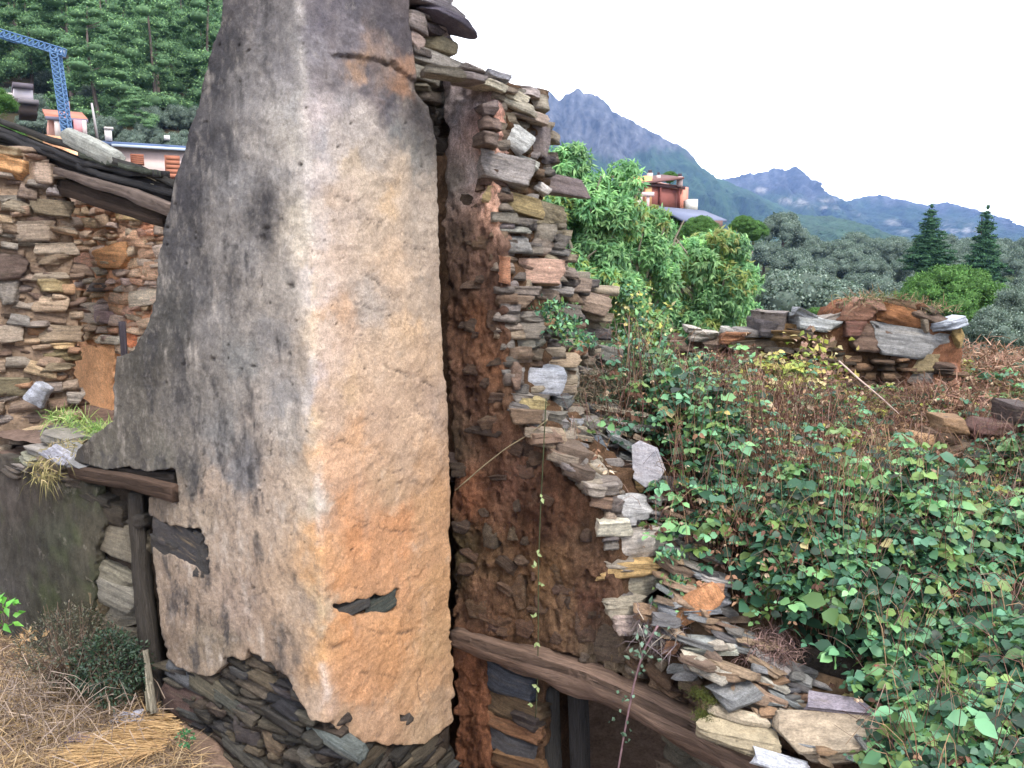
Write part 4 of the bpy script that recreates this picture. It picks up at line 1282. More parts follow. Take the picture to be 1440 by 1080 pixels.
gs = np.linspace(.62, 9.5, 150); gt = np.linspace(.0, 1, 130) ** 1.3 * 8.5 + .12
S_, T_ = np.meshgrid(gs, gt)
T_ = T_ + .58 * np.clip((1.75 - S_) / .35, 0, 1) * np.clip(1 - T_ / 4, 0, 1)
S_ = S_ - T_ * .55 * np.clip((T_ - .3) / 3, 0, 1)
T_ = T_ - 2.6 * np.clip((S_ - 2.75) / .7, 0, 1) * np.clip(1 - T_ / 3, 0, 1)
Vx = fW.O[0] + S_ * fW.D[0] - T_ * fW.N[0]; Vy = fW.O[1] + S_ * fW.D[1] - T_ * fW.N[1]
Vz = terr_z(Vx, Vy)
V = np.stack([Vx, Vy, Vz], -1).reshape(-1, 3)
idx = np.arange(V.shape[0]).reshape(S_.shape)
F = np.stack([idx[:-1, :-1], idx[:-1, 1:], idx[1:, 1:], idx[1:, :-1]], -1).reshape(-1, 4)
c = alb((96, 78, 62)) * (1 + .4 * fbm(V[:, 0] * 4, V[:, 1] * 4, o=4))[:, None]
# edges run down to the cellar level (front edge kept short above the opening)
edge = idx[0, :]; Vb = V[edge].copy(); Vb[:, 2] = np.where(S_[0] < 1.9, Vb[:, 2] - .35, 0.0)
n0 = len(V)
Fe = np.stack([edge[1:], edge[:-1], n0 + np.arange(len(edge) - 1), n0 + 1 + np.arange(len(edge) - 1)], -1)
o = link('ground_terrace', mk_mesh('ground_terrace', np.concatenate([V, Vb]), np.concatenate([F, Fe]), np.concatenate([c, c[edge]]), smooth=True), M_ground)
tag(o, kind='structure')

# cellar: side and rear walls below the terrace so that the opening is a dark room
cel = empty('cellar_room', (0, 0, 0), 'dark cellar behind the sloping beam at the bottom of the picture', 'cellar')
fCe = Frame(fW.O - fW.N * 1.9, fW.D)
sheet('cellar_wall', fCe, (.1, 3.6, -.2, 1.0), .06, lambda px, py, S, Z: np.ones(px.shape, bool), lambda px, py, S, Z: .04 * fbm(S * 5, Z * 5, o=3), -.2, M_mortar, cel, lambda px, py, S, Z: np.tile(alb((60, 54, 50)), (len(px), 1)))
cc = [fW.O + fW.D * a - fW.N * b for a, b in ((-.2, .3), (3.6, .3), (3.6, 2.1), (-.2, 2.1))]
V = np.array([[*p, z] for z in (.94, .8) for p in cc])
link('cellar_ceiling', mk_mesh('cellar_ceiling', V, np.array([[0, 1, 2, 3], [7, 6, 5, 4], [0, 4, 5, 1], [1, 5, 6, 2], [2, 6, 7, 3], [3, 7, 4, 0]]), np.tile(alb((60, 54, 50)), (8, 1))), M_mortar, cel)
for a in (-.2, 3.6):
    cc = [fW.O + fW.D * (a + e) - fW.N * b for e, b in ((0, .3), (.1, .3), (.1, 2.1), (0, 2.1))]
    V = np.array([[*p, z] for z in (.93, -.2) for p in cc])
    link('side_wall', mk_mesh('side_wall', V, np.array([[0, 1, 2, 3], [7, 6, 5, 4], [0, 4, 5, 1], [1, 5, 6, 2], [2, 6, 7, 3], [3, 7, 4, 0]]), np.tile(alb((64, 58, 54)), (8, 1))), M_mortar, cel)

# ------------------------------------------------------------------ loose stones on the rubble slope, each a thing of its own
def lay(px, py, Y, wpx, hpx, dpth, tilt, color, label, cat='stone', meshes=SLABS + BLOCKS, yaw=0, pitch=0, name='loose_slate'):
    c = P(px, py, Y)
    wm = wpx / FPX * Y; hm = hpx / FPX * Y
    D = np.array([.93, -.36]); D /= np.linalg.norm(D); N = np.array([-D[1] * -1, D[0] * -1]); N = np.array([D[1], -D[0]])
    dpth = min(dpth, 1.1 * hm / .45, .34)
    hm = max(hm - .30 * dpth, .45 * hm)
    o = place_stone(c + np.array([0, .02, 0]), D, N, wm * 1.1, hm * 1.1, dpth, color, tilt, meshes, None, name, yaw=yaw, pitch=pitch, jitter=.03, k=1.5)
    tag(o, label, cat)
    return o


lay(848, 642, 6.12, 20, 60, .05, -28, (128, 132, 142), 'narrow blue grey slate standing on edge, left of the big hexagonal slate', 'slate', yaw=30)
hx = np.array([(-.5, .35), (-.32, .5), (.18, .42), (.5, .0), (.42, -.3), (.12, -.5), (-.25, -.36)])
hv_ = np.concatenate([np.stack([hx[:, 0], np.full(7, s_), hx[:, 1]], -1) for s_ in (-.5, .5)])
hi_ = np.arange(7)
hex_me = mk_mesh('hexagonal_slate', hv_, [np.stack([hi_, (hi_ + 1) % 7, (hi_ + 1) % 7 + 7, hi_ + 7], -1)[:, ::-1], hi_[None], hi_[None, ::-1] + 7]); hex_me.materials.append(M_slate)
hex_me.materials[0] = M_slate
o_ = lay(910, 655, 5.85, 50, 62, .04, 8, (156, 150, 156), 'hexagonal grey slate lying tilted in the rubble beside brambles', 'slate', [hex_me], pitch=-25)
lay(884, 628, 6.25, 60, 12, .25, 24, (92, 96, 100), 'long dark slate sloping down to the hexagonal slate', 'slate')
lay(944, 680, 5.95, 40, 18, .25, 6, (118, 113, 113), 'small dark grey slate just right of the hexagonal slate', 'slate')
lay(897, 684, 5.92, 22, 20, .1, 10, (216, 182, 122), 'small square yellow stone chip below the hexagonal slate', 'stone', ROCKS_L)
lay(868, 664, 6.02, 50, 11, .2, 32, (98, 92, 82), 'thin dark brown slate sloping above the yellow chip', 'slate')
lay(856, 690, 5.95, 40, 9, .15, 42, (186, 186, 194), 'thin pale grey slate sliver left of the yellow chip', 'slate')
lay(874, 686, 5.95, 30, 9, .15, 50, (140, 144, 146), 'short grey slate sliver between the pale sliver and the yellow chip', 'slate')
lay(872, 578, 6.62, 96, 9, .12, 6, (200, 184, 165), 'long pale weathered board lying on top of the rubble', 'board')
lay(980, 748, 5.6, 40, 40, .22, 12, (150, 128, 116), 'squarish brown grey stone at the bramble edge above the orange block', 'stone', ROCKS_L)
lay(985, 728, 5.66, 46, 14, .25, 12, (146, 122, 108), 'flat brown stone lying on the squarish bramble edge stone', 'stone')
lay(978, 848, 5.12, 34, 74, .2, 50, (190, 136, 98), 'orange brown prism shaped block tipped over on the slates', 'stone block', ROCKS_L)
lay(1000, 828, 5.22, 50, 16, .3, 6, (176, 130, 104), 'reddish flat stone behind the tipped orange block', 'stone')
lay(1022, 858, 5.15, 44, 12, .3, 22, (96, 92, 90), 'dark slate behind the tipped orange block', 'slate')
lay(984, 902, 4.98, 108, 12, .4, -4, (165, 166, 162), 'long grey green slate under the orange block, upper of two', 'slate')
lay(1000, 916, 4.92, 100, 11, .4, -7, (162, 166, 152), 'long grey green slate under the orange block, lower of two', 'slate')
lay(947, 912, 4.92, 22, 20, .1, 0, (150, 112, 84), 'small brown cube of stone at the left end of the two long slates', 'stone', ROCKS_L)
lay(1044, 956, 4.78, 124, 16, .4, 9, (150, 124, 114), 'long slate with a reddish edge in the middle of the rubble slope', 'slate')
lay(1104, 944, 4.82, 96, 14, .3, 30, (152, 146, 145), 'grey knobbly slab sloping beside the brambles', 'slate')
lay(1064, 986, 4.66, 96, 22, .4, 6, (122, 114, 102), 'brown grey slab between the reddish slate and the layered block', 'slab')
lay(1112, 984, 4.62, 44, 9, .25, 3, (172, 172, 164), 'small thin pale slate above the big pale slab', 'slate')
lay(1114, 1000, 4.56, 38, 13, .25, 8, (182, 168, 150), 'small beige stone above the big pale slab', 'stone')
lay(1036, 1030, 4.42, 110, 40, .42, 4, (160, 146, 124), 'thick layered beige block sitting on the beam', 'stone block')
lay(1048, 1012, 4.46, 84, 14, .36, 4, (188, 172, 148), 'thin beige layer lying on the thick layered block', 'slate')
lay(1178, 1036, 4.25, 160, 46, .55, -6, (160, 142, 122), 'big wedge shaped beige slab jutting out toward the brambles', 'slab', BLOCKS[:1], yaw=10, pitch=12)
lay(1186, 996, 4.42, 84, 18, .35, -2, (142, 136, 144), 'purple grey slab lying behind the big wedge shaped slab', 'slab')
lay(1100, 1078, 4.12, 74, 16, .3, 6, (196, 196, 204), 'whitish fibrous board end at the bottom edge of the picture', 'board')
rub_lab = ['small brown rubble stone on the slope between the larger slates', 'small grey rubble stone on the slope between the larger slates']
rubble_pts = [(840, 622, 6.25), (860, 612, 6.35), (825, 590, 6.5), (905, 600, 6.5), (930, 700, 5.9), (915, 708, 5.8), (940, 745, 5.6), (955, 770, 5.45), (945, 812, 5.3), (960, 868, 5.1), (1010, 882, 5.02), (1030, 886, 5.0), (1048, 902, 4.95), (1070, 925, 4.9), (1000, 940, 4.85),
              (975, 950, 4.8), (815, 585, 6.5), (838, 604, 6.35), (852, 622, 6.2), (826, 640, 6.2), (840, 668, 6.05), (862, 700, 5.85), (800, 605, 6.3), (882, 740, 5.6), (905, 742, 5.6), (925, 722, 5.7), (945, 790, 5.4), (938, 850, 5.15), (918, 880, 5.05), (870, 600, 6.5), (900, 625, 6.3), (956, 890, 5.0), (1090, 968, 4.7), (1130, 960, 4.72), (1140, 985, 4.62), (1020, 975, 4.72), (1086, 1012, 4.5), (1096, 1030, 4.42), (1005, 1000, 4.6), (960, 935, 4.9), (925, 868, 5.1), (912, 900, 5.0), (940, 885, 5.0), (1130, 1052, 4.2), (1160, 1064, 4.1), (1215, 1060, 4.1)]
for k, (x, y, Y) in enumerate(rubble_pts * 2):
    g = k % 2
    o = lay(x + random.uniform(-14, 14), y + random.uniform(-9, 9), Y, random.uniform(16, 42), random.uniform(7, 16), random.uniform(.08, .22), random.uniform(-10, 40),
            random.choice([(150, 122, 98), (134, 106, 86), (164, 140, 116)]) if g == 0 else random.choice([(136, 134, 132), (112, 108, 106), (158, 156, 154)]), rub_lab[g], 'stone',
            ROCKS_L if k % 3 else SLABS, yaw=random.uniform(-40, 40), name='rubble_stone')
    o['group'] = ('brown' if g == 0 else 'grey') + ' rubble stones on the collapsed wall slope'

def hit_terr(px, py):
    r = ray(px, py); o0 = np.array([0, 0, CAMZ])
    for Y in np.arange(3.6, 8.2, .04):
        q = o0 + r * (Y / r[1])
        if q[2] <= float(terr_z(np.array(q[0]), np.array(q[1]))): return q, Y
    return None, 0


SLOPE = [(772, 575), (830, 560), (900, 600), (905, 640), (935, 690), (965, 760), (1010, 800), (1010, 860), (1060, 900), (1150, 960), (1235, 1020), (1120, 1030), (1040, 1000), (960, 930), (935, 880), (945, 790), (905, 710), (850, 690), (800, 640)]
slate_lab = {0: 'thin grey slate strewn flat over the rubble slope', 1: 'thin brown slate strewn flat over the rubble slope', 2: 'thin pale slate strewn flat over the rubble slope'}
slate_col = {0: [(124, 124, 126), (104, 102, 104), (140, 140, 142)], 1: [(140, 118, 100), (120, 100, 86), (156, 132, 110)], 2: [(186, 178, 164), (176, 172, 168)]}
n_s = 0
while n_s < 130:
    x_, y_ = random.uniform(770, 1240), random.uniform(555, 1035)
    if not inpoly(x_, y_, SLOPE): continue
    q, Y = hit_terr(x_, y_)
    if q is None: continue
    g = random.choice((0, 0, 1, 1, 2))
    w_ = random.uniform(.10, .30)
    a_ = random.uniform(-.5, .3)
    o = place_stone(q + np.array([0, 0, .02 + random.uniform(0, .05)]), np.array([math.cos(a_), math.sin(a_)]), np.array([math.sin(a_), -math.cos(a_)]), w_, random.uniform(.018, .05), w_ * random.uniform(.5, .9), random.choice(slate_col[g]), random.uniform(-4, 26), SLABS + BLOCKS, None, 'strewn_slate', yaw=random.uniform(-25, 25), pitch=random.uniform(-22, 8), k=1.4)
    tag(o, slate_lab[g], 'slate', slate_lab[g].replace('slate strewn', 'slates strewn'))
    n_s += 1

# ------------------------------------------------------------------ ruined wall at the back of the terrace
fB2 = Frame(P(970, 560, 8.8)[:2], np.array([1.0, -.06]))
rw = empty('far_ruined_wall', (0, 0, 0), 'low tumbled clay and stone wall behind the brambles on the right', 'ruined wall')
RW = [(935, 478), (1000, 478), (1040, 470), (1090, 460), (1130, 455), (1165, 458), (1180, 435), (1195, 424), (1240, 422), (1295, 428), (1330, 448), (1352, 468), (1356, 500), (1344, 560), (1330, 640), (1330, 700), (935, 700)]
RC = [((980, 500), (110, 90, 76)), ((1060, 490), (118, 96, 72)), ((1120, 480), (126, 100, 70)), ((1230, 450), (120, 84, 68)), ((1230, 520), (74, 56, 42)), ((1250, 480), (82, 66, 44)), ((1330, 540), (172, 120, 92)), ((1320, 600), (165, 118, 90)), ((1150, 540), (80, 66, 54)), ((1200, 430), (150, 100, 76))]
RP = [p for p, c in RC]; RV = np.array([alb(c) for p, c in RC])
sheet('clay_core', fB2, (-.6, 4.2, .9, 3.2), .035, lambda px, py, S, Z: inpoly(*warp(px, py, 7, .07), RW), lambda px, py, S, Z: .05 * fbm(S * 4, Z * 4, o=4) + .02 * fbm(S * 14, Z * 12, o=3), -.55, M_clay, rw,
      lambda px, py, S, Z: idw(px, py, RP, RV, 3) * (1 + .3 * fbm(S * 8, Z * 8, o=3))[:, None], nseg=5, rough_skirt=.05)
hand(fB2, [(1292, 482, 118, 36, 8, (158, 156, 158)), (1235, 474, 70, 34, 4, (120, 98, 84)), (1303, 512, 36, 22, 0, (168, 152, 118)), (1296, 532, 34, 13, 2, (134, 132, 126)), (1300, 549, 44, 26, -2, (180, 148, 118)), (1292, 574, 36, 20, -2, (136, 114, 92)), (1290, 592, 40, 16, 0, (128, 106, 86)),
           (1330, 513, 30, 9, 0, (120, 100, 88)), (1330, 524, 28, 10, 2, (90, 74, 66)), (1270, 447, 86, 26, 16, (178, 122, 84)), (1310, 446, 60, 12, 16, (150, 126, 112)), (1350, 472, 24, 34, 6, (182, 150, 98)), (1300, 455, 10, 22, -20, (170, 150, 136)),
           (1328, 458, 44, 18, 10, (112, 90, 74)), (1210, 440, 50, 22, 6, (160, 120, 100)), (1230, 428, 60, 14, 4, (170, 130, 108)), (1275, 430, 44, 14, 8, (140, 112, 88)), (1310, 436, 40, 12, 14, (90, 76, 60)), (1200, 462, 30, 22, 0, (134, 96, 84)), (1345, 540, 30, 60, 0, (170, 118, 92))], rw, depth=.06, thick=.4)
hand(fB2, [(1090, 454, 52, 26, 0, (124, 112, 108)), (1078, 462, 30, 22, 0, (96, 90, 94)), (1135, 446, 34, 16, 24, (180, 184, 188)), (1148, 456, 62, 17, 6, (206, 204, 204)), (1050, 470, 44, 11, 0, (140, 132, 128)), (1034, 476, 44, 16, 0, (172, 118, 88)), (1028, 468, 22, 9, 0, (170, 164, 160)), (990, 474, 40, 14, 4, (190, 176, 168)),
           (978, 466, 20, 8, 6, (190, 180, 172)), (1006, 484, 36, 14, 4, (124, 106, 94)), (1060, 486, 60, 14, -3, (128, 112, 96)), (1110, 474, 50, 20, 0, (140, 112, 76)), (1165, 455, 40, 16, -20, (150, 140, 130)), (1130, 470, 60, 12, 2, (110, 98, 90)), (960, 486, 40, 14, 0, (120, 100, 88)), (1085, 444, 36, 10, 12, (150, 140, 136))], rw, depth=.06, thick=.45)
hand(fB2, [(1338, 456, 58, 11, -14, (184, 190, 200), .05)], rw, depth=.1, thick=.4, meshes=SLABS)
fill(fB2, [(1180, 500), (1285, 500), (1285, 640), (1330, 640), (1320, 560), (1345, 500), (1345, 660), (1180, 660)], (.06, .13), (.12, .3), [(128, 104, 84), (106, 84, 68), (150, 118, 92), (84, 68, 54)], .03, rw, proud=.05, thick=.2)
fill(fB2, [(940, 492), (1180, 480), (1180, 560), (940, 560)], (.05, .12), (.12, .3), [(124, 108, 92), (104, 90, 78), (140, 118, 96), (92, 84, 74)], .03, rw, proud=.05, thick=.2, prob=.8)
# rubble heap at the far right of the thicket
fB3 = Frame(P(1380, 640, 6.9)[:2], np.array([1.0, -.1]))
hp = empty('rubble_heap', (0, 0, 0), 'heap of brown stones at the right edge in front of dry russet bracken', 'rubble')
hand(fB3, [(1345, 640, 60, 22, -6, (140, 118, 98)), (1290, 635, 36, 40, 0, (186, 150, 112)), (1400, 610, 60, 26, 0, (112, 84, 78)), (1430, 640, 60, 22, 0, (128, 108, 98)), (1370, 662, 60, 18, -30, (130, 110, 98)), (1410, 668, 80, 16, 4, (116, 102, 96)), (1330, 620, 50, 18, 10, (120, 96, 80)), (1440, 585, 40, 24, 4, (92, 76, 74)),
           (1390, 690, 60, 18, -20, (124, 104, 94)), (1345, 600, 40, 18, 4, (150, 120, 90)), (1300, 665, 40, 14, 8, (110, 90, 76)), (1360, 640, 20, 30, 60, (150, 140, 128))], hp, depth=0, thick=.35)

# ================================================================== BRAMBLES
GR = [alb((92, 142, 112)), alb((74, 122, 92)), alb((110, 160, 118)), alb((64, 104, 78)), alb((84, 136, 104)), alb((120, 165, 110))]
GR = [g * f_ for g, f_ in zip(GR, (.88, .56, 1.1, .34, .7, 1.2))] + [alb((124, 152, 84)) * .9, alb((104, 140, 84))]
YEL = [alb((196, 200, 96)) * .8, alb((210, 190, 110)) * .8, alb((170, 190, 90)) * .7, alb((222, 206, 150)) * .8]
BRN = [alb((190, 166, 142)) * 1.1, alb((130, 96, 80)), alb((150, 114, 92)), alb((110, 80, 70)), alb((176, 140, 112)), alb((96, 70, 60))]
REDC = [alb((150, 84, 84)), alb((168, 100, 92)), alb((130, 70, 72))]
#       px   py   green yellow brown red  density
VZ = [(1300, 960, 1, .02, 0, 0, 1.3), (1430, 1040, 1, 0, 0, 0, 1.3), (1100, 860, .92, .04, .04, 0, 1), (1180, 940, 1, 0, 0, 0, 1.1), (1440, 800, .92, .08, 0, 0, 1), (1050, 780, .5, .05, .45, 0, .8), (1000, 780, .9, .02, .08, 0, 1), (1150, 720, .3, .15, .5, .05, .8),
      (1050, 660, .2, .15, .55, .1, .7), (1000, 690, .9, .05, .05, 0, 1), (1300, 720, .35, .2, .45, 0, .9), (1400, 720, .7, .1, .2, 0, 1), (1200, 640, .3, .35, .3, .05, .9), (1150, 570, .1, .4, .3, .2, .8), (1010, 570, .35, .1, .55, 0, .7), (1060, 600, .1, .55, .35, 0, .7),
      (930, 530, .9, .05, .05, 0, 1.1), (935, 470, .35, .6, .05, 0, 1.1), (1410, 520, .02, .03, .85, .1, 1), (1440, 600, .35, .15, .5, 0, .7), (860, 610, .35, .1, .55, 0, .35), (955, 630, .95, .02, .03, 0, 1.1), (1060, 905, .15, .05, .8, 0, .6), (1230, 600, .2, .3, .4, .1, .8),
      (1310, 600, .1, .3, .6, 0, .5), (1250, 800, .8, .1, .1, 0, 1), (1300, 850, .95, .05, 0, 0, 1.2), (940, 740, .6, 0, .4, 0, .3), (960, 830, .5, 0, .5, 0, .1), (905, 655, .3, 0, .7, 0, 0), (880, 700, .3, 0, .7, 0, 0), (850, 645, .3, 0, .7, 0, .02), (935, 690, .5, 0, .5, 0, .02), (1000, 740, .8, .1, .1, 0, .5), (985, 850, .5, 0, .5, 0, .02), (1040, 880, .5, 0, .5, 0, .1), (1160, 1010, .6, 0, .4, 0, .05), (1220, 1020, .8, 0, .2, 0, .1), (1180, 490, .3, .4, .3, 0, .5), (1000, 890, .3, .1, .6, 0, .05), (1100, 980, .3, 0, .7, 0, .05), (1060, 950, .3, 0, .7, 0, .05)]
VZP = [(a[0], a[1]) for a in VZ]; VZV = np.array([a[2:] for a in VZ], float)
VZV[:, 0] += .03; VZV[:, 1] *= .8; VZV[:, 2] *= 1.5; VZV[:, 3] *= 1.5


def terrace_points(n, yref=4.2):
    s = rng.uniform(.7, 8.5, n * 3); t = rng.uniform(-2.4, 7.2, n * 3)
    m = t > .35 - 2.5 * np.clip((s - 2.95) / .7, 0, 1)
    s, t = s[m], t[m]
    x = fW.O[0] + s * fW.D[0] - t * fW.N[0]; y = fW.O[1] + s * fW.D[1] - t * fW.N[1]
    m = (y > 2.2) & (y < 9.6)
    x, y = x[m], y[m]
    z = terr_z(x, y)
    px, py = project(np.stack([x, y, z], -1))
    m = (px > 790) & (px < 1560) & (py < 1200) & ~((px > 930) & (px < 1350) & (y > 8.65))
    return x[m], y[m], z[m], px[m], py[m]


def canopy(x, y):
    return (.14 + .62 * np.clip(.45 + 1.3 * fbm(x * 1.1 + 4, y * 1.1, o=3), 0, 1.3)) * np.clip(1.15 - (y - 5.6) * .22, .42, 1)


x, y, z, px, py = terrace_points(90000)
v = idw(px, py, VZP, VZV, 3.5)
keep = rng.random(len(x)) < v[:, 4] * .10 * np.clip(4.8 / y, .5, 1.3)
x, y, z, px, py, v = x[keep], y[keep], z[keep], px[keep], py[keep], v[keep]
pr = v[:, :4] * rng.uniform(.4, 1.6, (len(x), 4)) * (1 + 1.2 * np.stack([fbm(x * 2 + 10 * k, y * 2, o=3) for k in range(4)], -1))
kind = pr.argmax(1)
# leaves sit along arching canes
nc = len(x)
per = 9
lx = rng.uniform(.25, .9, nc); la = rng.uniform(0, 2 * math.pi, nc); ap = canopy(x, y) * rng.uniform(.7, 1.35, nc)
tt = (np.arange(per)[None] + rng.uniform(0, 1, (nc, per))) / per
kindjit = rng.random((nc, per)) < .22
X1 = x[:, None] + np.cos(la)[:, None] * (tt - .5) * lx[:, None] + rng.normal(0, .018, (nc, per))
Y1 = y[:, None] + np.sin(la)[:, None] * (tt - .5) * lx[:, None] + rng.normal(0, .018, (nc, per))
Z1 = z[:, None] + ap[:, None] * np.sin(math.pi * (.12 + .85 * tt)) ** .8 * rng.uniform(.85, 1.1, (nc, per)) + .02
C0 = np.stack([X1, Y1, Z1], -1).reshape(-1, 3)
kind = np.repeat(kind, per)
kind = np.where(kindjit.ravel(), rng.permutation(kind), kind)
n = len(C0)
cane_xyz = (X1, Y1, Z1)
Vs, Fs, Cs = {0: [], 1: []}, {0: [], 1: []}, {0: [], 1: []}
groups = {'green': (kind <= 1), 'dry': (kind >= 2)}
for gname, gm in groups.items():
    c0 = C0[gm]; m = len(c0)
    if gname == 'green':
        colr = np.where((kind[gm] == 0)[:, None], pick(GR, m, .3), pick(YEL, m, .2))
    else:
        colr = np.where((kind[gm] == 2)[:, None], pick(BRN, m, .3), pick(REDC, m, .25))
    az = rng.uniform(0, 2 * math.pi, m)
    nrm = norm(np.stack([rng.normal(0, .45, m) - .1, rng.normal(0, .45, m) - .35, np.ones(m)], -1))
    VV, FF, CC = [], [], []
    b = 0
    size = (.022 + .068 * rng.random(m) ** 1.3) * np.clip(1.55 - .1 * c0[:, 1], .9, 1.25) * np.where(rng.random(m) < .10, 1.6, 1.0) * (1.0 if gname == 'green' else .62)
    for k, da in enumerate((0, 2.0, -2.0, 1.05, -1.05)):
        if k >= 3:
            sub = rng.random(m) < .45
        else:
            sub = np.ones(m, bool)
        a = az + da
        d = np.stack([np.cos(a), np.sin(a), rng.uniform(-.35, .15, m)], -1)
        if gname == 'dry':
            d[:, 2] -= rng.uniform(0, 1.2, m)
        base = c0 + d * (size * .15)[:, None]
        V_, F_ = leaves7(base[sub], d[sub], nrm[sub] + (.35 if gname == 'green' else .8) * rng.normal(size=(sub.sum(), 3)), size[sub] * (1.15 if k == 0 else .9), size[sub] * (.78 if gname == 'green' else .5), .18, .25)
        VV.append(V_); FF.append(F_ + b); b += len(V_)
        CC.append(np.repeat(colr[sub] * rng.uniform(.8, 1.2, (sub.sum(), 1)), 7, axis=0))
    CC = np.concatenate(CC)
    o = link('bramble_leaves' if gname == 'green' else 'dry_bramble_leaves', mk_mesh('leaf_mass', np.concatenate(VV), np.concatenate(FF), CC), M_leaf if gname == 'green' else M_straw)
    if gname == 'green':
        tag(o, 'thick tangle of green bramble leaves filling the ruin on the right', 'brambles', kind='stuff')
    else:
        tag(o, 'withered brown and reddish bramble leaves among the green ones', 'dry brambles', kind='stuff')
# stems: hundreds of thin arching twigs
x, y, z, px, py = terrace_points(16000)
v = idw(px, py, VZP, VZV, 3.5)
keep = rng.random(len(x)) < (.25 + .9 * v[:, 2]) * np.clip(v[:, 4], 0, 1)
x, y, z = x[keep], y[keep], z[keep]
paths, rad, cols = [], [], []
for k in range(len(x)):
    a = rng.uniform(0, 6.28); l = rng.uniform(.12, .5); h = (rng.uniform(.10, .40) + canopy(x[k], y[k])) * float(np.clip(1.1 - (y[k] - 6.5) * .25, .4, 1))
    t = np.linspace(0, 1, 6)
    p = np.stack([x[k] + np.cos(a) * l * t, y[k] + np.sin(a) * l * t, z[k] + h * np.sin(t * rng.uniform(1.3, 2.6)) + .02 * rng.normal(size=6)], -1)
    paths.append(p); rad.append(rng.uniform(.0018, .0042) * (1 - .6 * t))
    cols.append(pick([alb((120, 84, 78)), alb((150, 124, 112)), alb((90, 66, 56)), alb((160, 130, 100)), alb((110, 76, 60))], 1, .2)[0])
o = multi_tube('bramble_stems', paths, rad, M_twig, colors=cols)
tag(o, 'tangle of thin brown bramble stems in the undergrowth', 'stems', kind='stuff')


# distinct canes
def cane(pts, r0, color, label, leafy=0, lcol=GR, name='bramble_cane', cat='bramble cane', lsize=.05):
    pts = np.array([P(*p) for p in pts])
    root = empty(name, tuple(pts[0]), label, cat)
    tube('stem', pts, np.linspace(r0, r0 * .45, len(pts)), M_twig, root, alb(color), n=6, rough=0, steps=24)
    if leafy:
        t = rng.uniform(.05, 1, leafy); tt = np.linspace(0, 1, len(pts))
        c = np.stack([np.interp(t, tt, pts[:, k]) for k in range(3)], -1) - np.array(root.location)
        VV, FF, CC = [], [], []; b = 0
        for k in range(3):
            d = rng.normal(size=(leafy, 3)) * np.array([1, 1, .5])
            V_, F_ = leaves(c, d, np.tile([0, -.4, 1.0], (leafy, 1)) + .4 * rng.normal(size=(leafy, 3)), rng.uniform(.7, 1.2, leafy) * lsize, rng.uniform(.5, .8, leafy) * lsize, .15, .2)
            VV.append(V_); FF.append(F_ + b); b += len(V_); CC.append(np.repeat(pick(lcol, leafy, .2), 5, axis=0))
        link('leaf', mk_mesh('leaf', np.concatenate(VV), np.concatenate(FF), np.concatenate(CC)), M_leaf, root)['kind'] = 'stuff'
    return root


cane([(1082, 790, 5.6), (1080, 700, 5.65), (1076, 620, 5.7), (1066, 550, 5.8)], .012, (70, 56, 46), 'straight dark upright stem rising from the brown thicket', 4)
cane([(1180, 508, 7.2), (1210, 535, 6.9), (1240, 560, 6.8), (1264, 582, 6.8)], .009, (190, 165, 155), 'pale bare bramble shoot slanting in front of the far ruined wall', 0)
cane([(1218, 900, 4.8), (1210, 850, 4.85), (1192, 800, 4.95), (1170, 740, 5.2)], .010, (84, 66, 62), 'dark bramble cane rising out of the green leaves right of the orange block', 6)
cane([(1325, 830, 5.2), (1345, 780, 5.3), (1362, 745, 5.4), (1420, 700, 5.6)], .010, (92, 74, 70), 'purplish branching cane arching to the right edge', 6)
cane([(1362, 745, 5.42), (1352, 700, 5.6), (1330, 660, 5.8)], .008, (92, 74, 70), 'short cane forking up left from the arching cane at the right', 4)
cane([(985, 560, 7.2), (1020, 525, 7.1), (1060, 500, 7.3)], .006, (120, 110, 96), 'thin grey green shoot leaning toward the far wall left part', 8)
cane([(1040, 815, 5.4), (1065, 850, 5.2), (1085, 880, 5.0), (1100, 930, 4.9)], .007, (130, 100, 90), 'reddish cane bending down to the rubble slope', 4)
vp = [onW(x_, y_, .12) for x_, y_ in [(768, 560), (764, 640), (760, 720), (757, 800), (757, 880), (756, 960), (753, 1010)]]
vine = empty('hanging_vine', tuple(vp[0]), 'thin green vine hanging down over the brown clay and the beam', 'vine')
tube('stem', vp, .004, M_twig, vine, alb((66, 72, 48)), n=5, steps=20)
lc = np.array([onW(x_, y_, .14) for x_, y_ in [(755, 778), (754, 797), (760, 822), (752, 868), (754, 903), (756, 966), (748, 990), (762, 700)]]) - np.array(vine.location)
V_, F_ = leaves(np.repeat(lc, 2, 0), rng.normal(size=(16, 3)), np.tile([0, -1, .4], (16, 1)), rng.uniform(.03, .05, 16), rng.uniform(.02, .03, 16))
link('leaf', mk_mesh('leaf', V_, F_, np.tile(alb((150, 165, 110)), (len(V_), 1))), M_leaf, vine)['kind'] = 'stuff'
vp = [onW(x_, y_, .25) for x_, y_ in [(925, 880), (905, 915), (892, 960), (880, 1020), (868, 1090)]]
vine2 = empty('hanging_cane', tuple(vp[0]), 'purplish bramble cane hanging across the dark cellar opening', 'bramble cane')
tube('stem', vp, .007, M_twig, vine2, alb((130, 104, 108)), n=6, steps=20)
c_ = np.array([onW(x_ + random.uniform(-18, 18), y_ + random.uniform(-14, 14), .27) for x_, y_ in [(905, 905), (900, 930), (885, 985), (925, 890), (890, 945), (872, 1040), (915, 920), (870, 1010)] * 5]) - np.array(vine2.location)
V_, F_ = leaves(c_, rng.normal(size=(40, 3)), np.tile([0, -.6, 1], (40, 1)), rng.uniform(.025, .05, 40), rng.uniform(.015, .03, 40))
